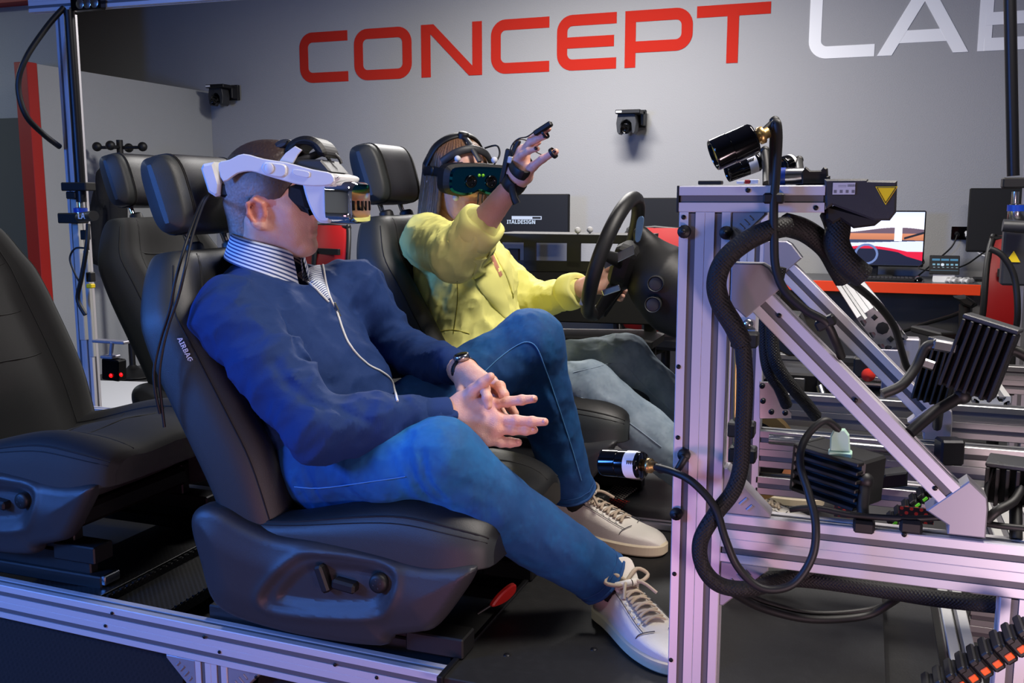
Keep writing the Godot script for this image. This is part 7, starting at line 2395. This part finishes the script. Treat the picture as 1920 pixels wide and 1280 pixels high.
func build_woman() -> void:
	var hc := Vector3(-1.098, 0.928, -2.56)
	var yaw := -0.70
	var hx := Transform3D((Basis(Vector3.UP, yaw) * Basis(Vector3.BACK, -0.10)).scaled(Vector3.ONE * 0.915), hc)
	var neck := Vector3(-1.145, 0.775, -2.56)
	var chest := Vector3(-1.09, 0.645, -2.56)
	var waist := Vector3(-1.05, 0.52, -2.56)
	var pelvis := Vector3(-1.0, 0.375, -2.56)
	var shN := Vector3(-1.117, 0.758, -2.400)
	var shF := Vector3(-1.085, 0.690, -2.73)
	var elN := Vector3(-0.940, 0.735, -2.190)
	var wrN := Vector3(-0.771, 0.906, -2.130)
	var elF := Vector3(-0.949, 0.557, -2.800)
	var wrF := Vector3(-0.764, 0.613, -2.700)
	var hipN := Vector3(-0.96, 0.345, -2.46)
	var hipF := Vector3(-0.96, 0.350, -2.66)
	var knN := Vector3(-0.665, 0.373, -2.430)
	var knF := Vector3(-0.631, 0.416, -2.680)
	var anN := Vector3(-0.30, 0.10, -2.46)
	var anF := Vector3(-0.29, 0.10, -2.70)
	var fwd := Vector3(0.93, 0.36, 0)
	var t := th("person", "woman in a yellow blazer and faded jeans, seated with one arm raised", "person", Vector3(-0.95, 0.0, -2.56))
	var np := FastNoiseLite.new()
	np.frequency = 1.0
	var skin := Color(0.74, 0.45, 0.34)
	var paint := func(p, n): return skin.lerp(Color(0.66, 0.28, 0.20), 0.3 + 0.4 * np.get_noise_3dv(p * 40.0))
	var B := Geo.new()
	var f := Field.new(Vector3(-1.34, 0.02, -2.96), Vector3(-0.22, 0.98, -2.04), 0.011)
	f.cone(pelvis, 0.11, chest, 0.105, 0.03, fwd, 1.35)
	f.cone(chest, 0.105, neck, 0.045, 0.03, fwd, 1.3)
	f.cone(neck, 0.043, neck.lerp(hc, 0.5), 0.042, 0.02)
	for q in [[shN, elN, wrN], [shF, elF, wrF]]:
		f.cone(chest + Vector3(-0.03, 0.07, 0), 0.05, q[0], 0.036, 0.03)
		f.cone(q[0], 0.036, q[1], 0.036, 0.02)
		f.cone(q[1], 0.038, q[1].lerp(q[2], 0.4), 0.036, 0.02)
		f.cone(q[1].lerp(q[2], 0.4), 0.036, q[2], 0.0245, 0.02)
	for q in [[hipN, knN, anN], [hipF, knF, anF]]:
		f.cone(q[0], 0.06, q[1], 0.042, 0.02)
		f.cone(q[1], 0.042, q[2], 0.028, 0.02)
		f.cone(q[2], 0.026, q[2] + Vector3(0.08, -0.06, 0.0), 0.02, 0.02)
	f.mesh_into(B, paint)
	mesh_in(head_field(0.004), B, hx, func(p, n):
		var c: Color = skin.lerp(Color(0.66, 0.28, 0.20), 0.3 + 0.3 * np.get_noise_3dv(p * 60.0))
		c = c.lerp(Color(0.55, 0.18, 0.17), 0.8 * smoothstep(0.012, 0.007, absf(p.y + 0.068)) * smoothstep(0.024, 0.016, absf(p.z)) * smoothstep(0.080, 0.088, p.x))
		return c)
	hand(B, wrN, 0.021,
		[[Vector3(-0.743, 0.981, -2.120), Vector3(-0.717, 1.005, -2.100), Vector3(-0.693, 1.018, -2.085), Vector3(-0.667, 1.025, -2.070)], [Vector3(-0.746, 0.974, -2.115), Vector3(-0.722, 0.995, -2.100), Vector3(-0.701, 1.004, -2.090), Vector3(-0.679, 1.010, -2.085)], [Vector3(-0.762, 0.969, -2.145), Vector3(-0.748, 0.984, -2.150), Vector3(-0.732, 0.994, -2.150), Vector3(-0.715, 1.001, -2.145)], [Vector3(-0.758, 0.956, -2.110), Vector3(-0.738, 0.971, -2.095), Vector3(-0.719, 0.979, -2.085), Vector3(-0.697, 0.983, -2.080)]],
		[Vector3(-0.737, 0.924, -2.110), Vector3(-0.713, 0.945, -2.100), Vector3(-0.687, 0.961, -2.090), Vector3(-0.653, 0.976, -2.080)], paint, 0.80)
	# the far hand closes round the wheel's rim
	var rc := Vector3(-0.661, 0.628, -2.699)
	var ra := Vector3(-0.95, 0.31, 0)
	var rr := Vector3(-0.157, -0.477, -0.866)
	var rt := Vector3(0.27, 0.82, -0.50)
	var fs := []
	for k in 4:
		var q := rc + rt * (0.030 - 0.019 * k)
		fs.append([q + ra * 0.036 + rr * 0.014, q + ra * 0.010 + rr * 0.036, q - ra * 0.022 + rr * 0.025, q - ra * 0.031 - rr * 0.001])
	hand(B, wrF, 0.022, fs, [rc + ra * 0.062 + rt * 0.018 + rr * 0.004, rc + ra * 0.042 + rt * 0.036 - rr * 0.008, rc + ra * 0.026 + rt * 0.052 - rr * 0.022, rc + ra * 0.004 + rt * 0.062 - rr * 0.029], paint, 0.85)
	pt(t, "body", B, M.skin_painted, "", true)
	var nl := Geo.new()
	for q in [Vector3(-0.698, 0.984, -2.074), Vector3(-0.679, 1.010, -2.079), Vector3(-0.654, 0.977, -2.074)]: nl.lathe([Vector2(0, 0.002), Vector2(0.0035, 0.0012), Vector2(0.0045, -0.001)], q, Vector3(0.3, 0.5, 1).normalized(), 10)
	pt(t, "fingernails", nl, mat("nail_dark", Color(0.16, 0.02, 0.05), 0.2), "dark painted nails").set_meta("kind", "stuff")
	# --- hair: straight bob with lighter ends
	var hh := Field.new(Vector3(-0.15, -0.19, -0.125), Vector3(0.13, 0.15, 0.125), 0.0042)
	hh.ell(Vector3(-0.012, 0.045, 0), Vector3(0.112, 0.090, 0.090), 0.01)
	for s in [-1, 1]:
		hh.cone(Vector3(-0.02, 0.03, s * 0.072), 0.026, Vector3(-0.005, -0.125, s * 0.088), 0.030, 0.02, Vector3(0, 0, 1), 1.5)
		hh.cone(Vector3(-0.06, 0.03, s * 0.06), 0.03, Vector3(-0.05, -0.13, s * 0.075), 0.034, 0.02)
		hh.cone(Vector3(0.02, 0.06, s * 0.070), 0.02, Vector3(0.030, -0.10, s * 0.083), 0.018, 0.02, Vector3(0, 0, 1), 1.6)
	hh.cone(Vector3(-0.08, 0.02, 0), 0.035, Vector3(-0.085, -0.13, 0), 0.035, 0.02)
	hh.warp(func(p, d):
		var a := atan2(p.z, p.x + 0.03)
		var cut := maxf(-(p.y + 0.148 + 0.006 * sin(a * 9.0)), -1.0)
		if p.y > -0.02: cut = maxf(cut, minf(p.x - 0.055 - 0.06 * smoothstep(0.06, 0.13, p.y), 0.1))
		return maxf(d + 0.0009 * sin(a * 70.0 + p.y * 12.0) + 0.0005 * sin(a * 47.0), cut), 0.06)
	var H := Geo.new()
	mesh_in(hh, H, hx, func(p, n):
		var k := 0.5 + 0.5 * sin(atan2(p.z, p.x + 0.03) * 70.0 + p.y * 12.0 + 2.0 * np.get_noise_3dv(p * 40.0))
		var c := Color(0.08, 0.035, 0.015).lerp(Color(0.26, 0.13, 0.06), k)
		return c.lerp(Color(0.44, 0.25, 0.13), smoothstep(0.0, -0.12, p.y) * (0.2 + 0.6 * k)))
	pt(t, "hair", H, M.hair_painted, "brown shoulder-length hair with blond ends", true)
	# --- blazer
	var bz := Field.new(Vector3(-1.36, 0.30, -2.96), Vector3(-0.68, 0.86, -2.02), 0.0066)
	bz.cone(pelvis + Vector3(0.0, 0.0, 0), 0.168, waist, 0.150, 0.04, fwd, 1.25)
	bz.cone(waist, 0.150, chest, 0.158, 0.04, fwd, 1.25)
	bz.cone(chest, 0.155, neck + Vector3(-0.01, -0.05, 0), 0.07, 0.05, fwd, 1.2)
	bz.cone(chest + Vector3(0.06, 0.0, 0.06), 0.075, chest + Vector3(0.06, 0.0, -0.06), 0.075, 0.05)
	bz.cone(neck + Vector3(-0.01, -0.03, 0.05), 0.05, shN, 0.062, 0.04)
	bz.cone(neck + Vector3(-0.01, -0.03, -0.05), 0.05, shF, 0.060, 0.04)
	bz.cone(shN, 0.066, elN, 0.062, 0.03)
	bz.cone(elN, 0.060, elN.lerp(wrN, 0.36), 0.052, 0.02)
	bz.cone(shF, 0.060, elF, 0.053, 0.03)
	bz.cone(elF, 0.053, elF.lerp(wrF, 0.80), 0.042, 0.02)
	folds(bz, 11, 0.009, Vector3(10, 7, 9), Basis(Vector3.BACK, 0.5))
	folds(bz, 40, 0.0015, Vector3(22, 14, 20), Basis(Vector3.BACK, 0.9))
	for q in [[Vector3(-1.022, 0.785, -2.300), Vector3(-1.017, 0.749, -2.300)], [Vector3(-1.052, 0.793, -2.300), Vector3(-1.057, 0.763, -2.300)], [Vector3(-1.140, 0.665, -2.400), Vector3(-1.116, 0.622, -2.400), Vector3(-1.125, 0.570, -2.400)], [Vector3(-1.056, 0.638, -2.400), Vector3(-1.076, 0.594, -2.400), Vector3(-1.101, 0.534, -2.400)]]:
		for i in q.size() - 1:
			bz.cone(ray_to(bz, q[i], 0.004), 0.005, ray_to(bz, q[i + 1], 0.004), 0.005, 0.012, Vector3.ZERO, 1.0, -1)
	var S := Geo.new()
	bz.mesh_into(S)
	var bm := pt(t, "blazer", S, M.blazer, "bright yellow blazer")
	# rolled cuffs
	for q in [[elN, wrN, 0.30, 0.052, 0.05], [elF, wrF, 0.70, 0.047, 0.055]]:
		var cf := Geo.new()
		var ax: Vector3 = (q[1] - q[0]).normalized()
		var c: Vector3 = q[0].lerp(q[1], q[2])
		var x := ax.cross(Vector3.UP).normalized()
		var y := ax.cross(x)
		var rings := []
		var r: float = q[3]
		var l: float = q[4]
		for p in [[r - 0.014, l - 0.002], [r - 0.005, l], [r + 0.004, l - 0.003], [r + 0.007, l * 0.6], [r + 0.0075, l * 0.2], [r + 0.004, -0.004], [r - 0.004, -0.006]]:
			var ring := PackedVector3Array()
			for k in 32:
				var a := TAU * k / 32
				ring.append(c + ax * (p[1] + 0.003 * sin(a * 3.0)) + (x * cos(a) + y * sin(a)) * (p[0] + 0.002 * sin(a * 5.0 + 1.0)))
			rings.append(ring)
		cf.loft(rings, false)
		pt(bm, "cuff", cf, M.blazer)
	# lapels: two folded strips on the front
	for lp in [[[Vector3(-1.016, 0.785, -2.500), Vector3(-0.995, 0.756, -2.500), Vector3(-0.970, 0.700, -2.500), Vector3(-0.942, 0.641, -2.500), Vector3(-0.921, 0.582, -2.500), Vector3(-0.915, 0.537, -2.500)], [Vector3(-1.050, 0.787, -2.500), Vector3(-1.049, 0.728, -2.500), Vector3(-1.030, 0.661, -2.500), Vector3(-0.998, 0.609, -2.500), Vector3(-0.950, 0.558, -2.500), Vector3(-0.915, 0.531, -2.500)]], [[Vector3(-1.005, 0.790, -2.550), Vector3(-1.001, 0.762, -2.550), Vector3(-0.985, 0.727, -2.550), Vector3(-0.960, 0.682, -2.550), Vector3(-0.944, 0.652, -2.550), Vector3(-0.931, 0.614, -2.550)], [Vector3(-0.968, 0.757, -2.550), Vector3(-0.952, 0.735, -2.550), Vector3(-0.936, 0.697, -2.550), Vector3(-0.927, 0.652, -2.550), Vector3(-0.923, 0.615, -2.550), Vector3(-0.925, 0.592, -2.550)]]]:
		var rows := []
		var A: Array = path(lp[0], 4)
		var C: Array = path(lp[1], 4)
		for i in A.size():
			var row := PackedVector3Array()
			for k in 6: row.append(ray_to(bz, A[i].lerp(C[i], k / 5.0), 0.003 + 0.004 * sin(k / 5.0 * PI)))
			for k in range(5, -1, -1): row.append(ray_to(bz, A[i].lerp(C[i], k / 5.0), -0.001))
			rows.append(row)
		var lg := Geo.new()
		lg.loft(rows)
		pt(bm, "lapel", lg, M.blazer)
	var nk := Geo.new()
	var rows2 := []
	var A2: Array = path([Vector3(-1.011, 0.779, -2.500), Vector3(-0.992, 0.750, -2.500), Vector3(-0.970, 0.703, -2.500), Vector3(-0.945, 0.656, -2.500)], 4)
	var C2: Array = path([Vector3(-1.009, 0.786, -2.550), Vector3(-1.001, 0.756, -2.550), Vector3(-0.983, 0.714, -2.550), Vector3(-0.957, 0.659, -2.550)], 4)
	for i in A2.size():
		var row := PackedVector3Array()
		for k in 5: row.append(ray_to(bz, A2[i].lerp(C2[i], k / 4.0), 0.0012))
		rows2.append(row)
	nk.loft(rows2, false, false)
	pt(t, "neckline", nk, M.skin, "skin in the open neck of the blazer")
	var sm := Geo.new()
	for q in [[Vector3(-1.054, 0.645, -2.450), Vector3(-1.053, 0.612, -2.450), Vector3(-1.056, 0.567, -2.450), Vector3(-1.067, 0.499, -2.450)], [Vector3(-1.116, 0.501, -2.450), Vector3(-1.067, 0.509, -2.450), Vector3(-1.018, 0.500, -2.450)]]:
		var pts := []
		for p in path(q, 4): pts.append(ray_to(bz, p, 0.0002))
		sm.tube(pts, 0.0012, 5)
	pt(bm, "seam", sm, mat("blazer_seam", Color(0.55, 0.52, 0.12), 0.8))
	# --- jeans
	var je := Field.new(Vector3(-1.14, 0.03, -2.84), Vector3(-0.20, 0.60, -2.30), 0.0075)
	je.cone(pelvis + Vector3(0, -0.02, 0.05), 0.115, pelvis + Vector3(0, -0.02, -0.05), 0.115, 0.03)
	for q in [[hipN, knN, anN], [hipF, knF, anF]]:
		je.cone(q[0], 0.088, q[1], 0.066, 0.04)
		je.cone(q[1], 0.067, q[1].lerp(q[2], 0.4), 0.066, 0.03)
		je.cone(q[1].lerp(q[2], 0.4), 0.066, q[2], 0.062, 0.02)
	folds(je, 15, 0.005, Vector3(9, 6, 10), Basis(Vector3.BACK, -0.5))
	folds(je, 43, 0.0014, Vector3(26, 14, 24), Basis(Vector3.BACK, -0.9))
	var J := Geo.new()
	je.mesh_into(J, func(p, n):
		var k := np.get_noise_3dv(p * 13.0)
		var k2 := np.get_noise_3dv(p * Vector3(120, 40, 120))
		return Color(0.085, 0.13, 0.18).lerp(Color(0.25, 0.31, 0.36), clampf(0.5 + 0.5 * k + 0.2 * k2, 0, 1)))
	var jm := pt(t, "jeans", J, M.denim, "pale grey-blue jeans", true)
	var se := Geo.new()
	for q in [[Vector3(-0.760, 0.381, -2.600), Vector3(-0.705, 0.397, -2.600), Vector3(-0.643, 0.416, -2.600), Vector3(-0.609, 0.412, -2.600), Vector3(-0.574, 0.375, -2.600), Vector3(-0.520, 0.325, -2.600), Vector3(-0.471, 0.284, -2.600)], [Vector3(-0.705, 0.351, -2.400), Vector3(-0.664, 0.350, -2.400), Vector3(-0.606, 0.330, -2.400), Vector3(-0.534, 0.286, -2.400), Vector3(-0.463, 0.238, -2.400)]]:
		var pts := []
		for p in path(q, 4): pts.append(ray_to(je, p, 0.0008))
		se.tube(pts, 0.0013, 5)
	pt(jm, "seam", se, mat("pale_thread", Color(0.50, 0.56, 0.62), 0.8)).set_meta("kind", "stuff")
	for q in [anN, anF]: shoe(t, Vector3(q.x - 0.05, 0.035, q.z), Vector3(0.95, 0, 0.0), 0.92)
	woman_headset(hx)
	# --- tracker strapped to the raised hand
	t = th("hand_tracker", "black finger tracking strap on the woman's raised hand", "tracker", wrN)
	var g := Geo.new()
	var pc := Vector3(-0.749, 0.947, -2.120)
	var pa := (Vector3(-0.726, 0.983, -2.100) - wrN).normalized()
	band(g, pc, pa, 0.046, 0.027, 0.012, Vector3(0.55, 0.0, 0.83))
	pt(t, "palm_strap", g, M.black)
	g = Geo.new()
	band(g, wrN + pa * 0.004, (wrN - elN).normalized(), 0.031, 0.0275, 0.014, Vector3(0.5, 0.1, 0.85))
	pt(t, "wrist_strap", g, M.black)
	g = Geo.new()
	g.box(Vector3(-0.786, 0.946, -2.120), Vector3(0.014, 0.082, 0.022), Basis(Vector3.BACK, -0.22), 0.004)
	g.box(Vector3(-0.776, 0.992, -2.160), Vector3(0.010, 0.035, 0.012), Basis(Vector3.BACK, -0.45), 0.003)
	pt(t, "sensor_plate", g, M.black)
	g = Geo.new()
	g.box(Vector3(-0.768, 0.960, -2.100), Vector3(0.012, 0.016, 0.012), Basis(Vector3.BACK, -0.2), 0.002)
	pt(t, "connector", g, M.alu_white)
	g = Geo.new()
	g.tube([Vector3(-0.763, 0.905, -2.100), Vector3(-0.761, 0.890, -2.095), Vector3(-0.754, 0.873, -2.090), Vector3(-0.749, 0.861, -2.090)], 0.0095, 6, true, 0.3, Vector3.RIGHT)
	pt(t, "strap_end", g, M.black)
	g = Geo.new()
	g.box(Vector3(-0.675, 1.025, -2.055), Vector3(0.046, 0.012, 0.016), Basis(Vector3.BACK, 0.52), 0.003)
	pt(t, "finger_sensor", g, M.black)
	g = Geo.new()
	band(g, Vector3(-0.673, 1.015, -2.062), Vector3(0.75, 0.55, 0.1).normalized(), 0.0125, 0.0125, 0.003, Vector3.BACK)
	band(g, Vector3(-0.660, 0.973, -2.082), Vector3(0.75, 0.5, 0.1).normalized(), 0.0125, 0.0125, 0.004, Vector3.BACK)
	pt(t, "finger_ring", g, M.black)
	g = Geo.new()
	g.tube(path([Vector3(-0.767, 0.962, -2.100), Vector3(-0.768, 0.984, -2.100), Vector3(-0.760, 0.999, -2.100), Vector3(-0.746, 1.008, -2.100), Vector3(-0.721, 1.010, -2.080), Vector3(-0.697, 1.019, -2.060)], 5), 0.0016, 6)
	g.tube(path([Vector3(-0.764, 0.962, -2.100), Vector3(-0.763, 0.986, -2.100), Vector3(-0.758, 1.003, -2.110), Vector3(-0.748, 1.007, -2.120), Vector3(-0.736, 1.004, -2.130)], 5), 0.0014, 6)
	g.tube(path([Vector3(-0.717, 0.979, -2.130), Vector3(-0.705, 0.974, -2.120), Vector3(-0.684, 0.969, -2.090)], 5), 0.0014, 6)
	pt(t, "wires", g, M.rubber).set_meta("kind", "stuff")

func band(g: Geo, c: Vector3, axis: Vector3, ra: float, rb: float, half: float, wide: Vector3) -> void:   # flat strap round a limb
	var x := (wide - axis * wide.dot(axis)).normalized()
	var y := axis.cross(x)
	var pts := []
	for k in 29: pts.append(c + x * cos(TAU * k / 28) * ra + y * sin(TAU * k / 28) * rb)
	g.tube(pts, half, 8, false, 0.16, axis)

func woman_headset(hx: Transform3D) -> void:
	var t := th("headset", "black headset with a glossy visor coloured for its blue reflection and white tracking balls on the woman", "headset", hx.origin)
	t.transform = hx
	var P := Transform3D(Basis(), Vector3.ZERO)
	# everything in the head's frame: x forward, y up, z sideways
	var side := Transform3D(Basis(Vector3(0, 0, 1), Vector3.UP, Vector3(1, 0, 0)), Vector3.ZERO)   # polygon across (z, y), thickness along x
	var face := path2([Vector2(-0.098, 0.012), Vector2(-0.088, 0.048), Vector2(-0.04, 0.056), Vector2(0.04, 0.056), Vector2(0.088, 0.048), Vector2(0.098, 0.012), Vector2(0.092, -0.026), Vector2(0.055, -0.040), Vector2(0.022, -0.036), Vector2(0, -0.026), Vector2(-0.022, -0.036), Vector2(-0.055, -0.040), Vector2(-0.092, -0.026)], 4)
	var g := Geo.new()
	for i in face.size(): face[i].x *= 1.18
	g.prism(face, 0.080, 0.152, side, 0.016)
	lp(t, "shell", g, M.black)
	g = Geo.new()
	var inner := PackedVector2Array()
	for q in face: inner.append(Vector2(q.x * 0.88, q.y * 0.86))
	g.prism(inner, 0.140, 0.157, side, 0.006)
	lp(t, "visor", g, M.glass_reflection, "glossy visor with the blue reflection put into its colour")
	for s in [-1, 1]:
		g = Geo.new()
		g.lathe([Vector2(0, 0.004), Vector2(0.011, 0.004), Vector2(0.011, 0.006), Vector2(0.011, 0.006), Vector2(0.0165, 0.008), Vector2(0.019, 0.006), Vector2(0.019, -0.004)], Vector3(0.155, 0.006, s * 0.034), Vector3.RIGHT, 22)
		lp(t, "camera_lens", g, M.black_gloss)
		g = Geo.new()
		g.lathe([Vector2(0, 0.003), Vector2(0.004, 0.002), Vector2(0.0052, -0.001)], Vector3(0.1575, 0.024, s * 0.0065), Vector3.RIGHT, 12)
		lp(t, "indicator", g, mat("indicator_green", Color(0.45, 0.75, 0.15), 0.3))
	g = Geo.new()
	g.prism(path2([Vector2(-0.072, 0.012), Vector2(-0.066, 0.05), Vector2(0, 0.06), Vector2(0.066, 0.05), Vector2(0.072, 0.012), Vector2(0.055, -0.03), Vector2(0, -0.02), Vector2(-0.055, -0.03)], 4), 0.060, 0.095, side, 0.006)
	lp(t, "face_cushion", g, M.black_matte)
	for s in [-1, 1]:
		g = Geo.new()
		g.tube(path([Vector3(0.115, 0.022, s * 0.097), Vector3(0.05, 0.026, s * 0.099), Vector3(-0.02, 0.024, s * 0.098), Vector3(-0.08, 0.012, s * 0.075), Vector3(-0.115, 0.0, s * 0.02)], 5), 0.0145, 10, true, 0.35, Vector3.UP)
		lp(t, "side_strap", g, M.black)
		g = Geo.new()
		g.lathe([Vector2(0, 0.008), Vector2(0.012, 0.007), Vector2(0.015, 0.003), Vector2(0.015, -0.006)], Vector3(0.03, 0.026, s * 0.101), Vector3(0, 0, s), 18)
		lp(t, "hinge", g, M.black)
	g = Geo.new()
	g.tube(path([Vector3(-0.025, 0.04, 0.099), Vector3(0.0, 0.10, 0.075), Vector3(0.015, 0.130, 0.03), Vector3(0.015, 0.134, -0.03), Vector3(0.0, 0.10, -0.075), Vector3(-0.025, 0.04, -0.099)], 6), 0.017, 10, true, 0.4, Vector3.RIGHT)
	lp(t, "crown_band", g, M.black)
	g = Geo.new()
	g.tube(path([Vector3(0.06, 0.055, 0.085), Vector3(0.085, 0.085, 0.05), Vector3(0.092, 0.098, 0.0), Vector3(0.085, 0.085, -0.05), Vector3(0.06, 0.055, -0.085)], 6), 0.012, 10, true, 0.5, Vector3.UP)
	g.tube(path([Vector3(0.015, 0.133, 0.0), Vector3(0.06, 0.122, 0.0), Vector3(0.092, 0.100, 0.0), Vector3(0.125, 0.062, -0.01)], 5), 0.009, 8, true, 0.5, Vector3.BACK)
	lp(t, "forehead_band", g, M.plastic)
	g = Geo.new()
	g.lathe([Vector2(0, 0.012), Vector2(0.014, 0.011), Vector2(0.017, 0.006), Vector2(0.017, -0.008)], Vector3(0.03, 0.134, 0.0), Vector3(0.25, 1, 0).normalized(), 20)
	lp(t, "knob", g, M.black)
	g = Geo.new()
	g.tube(path([Vector3(0.06, 0.10, -0.06), Vector3(0.09, 0.11, -0.085), Vector3(0.12, 0.085, -0.08), Vector3(0.125, 0.055, -0.06)], 5), 0.003, 6)
	g.tube(path([Vector3(0.145, -0.03, -0.015), Vector3(0.15, -0.05, -0.01), Vector3(0.14, -0.07, -0.02), Vector3(0.135, -0.045, -0.035)], 5), 0.002, 6)
	g.tube(path([Vector3(0.145, -0.03, 0.0), Vector3(0.15, -0.052, 0.004), Vector3(0.14, -0.062, 0.0)], 5), 0.002, 6)
	lp(t, "wires", g, M.rubber).set_meta("kind", "stuff")
	for q in [Vector3(0.10, 0.068, 0.052), Vector3(0.125, 0.032, 0.097), Vector3(0.118, -0.046, 0.062), Vector3(0.125, 0.068, -0.06)]:
		g = Geo.new()
		g.ball(q, 0.0098)
		lp(t, "tracking_ball", g, M.white_matte)

func lp(parent: Node, called: String, G: Geo, m: Material, label := "") -> MeshInstance3D:   # a part given in its thing's own frame
	var o := MeshInstance3D.new()
	o.name = called
	o.mesh = G.mesh(m)
	parent.add_child(o, true)
	if label: o.set_meta("label", label)
	return o
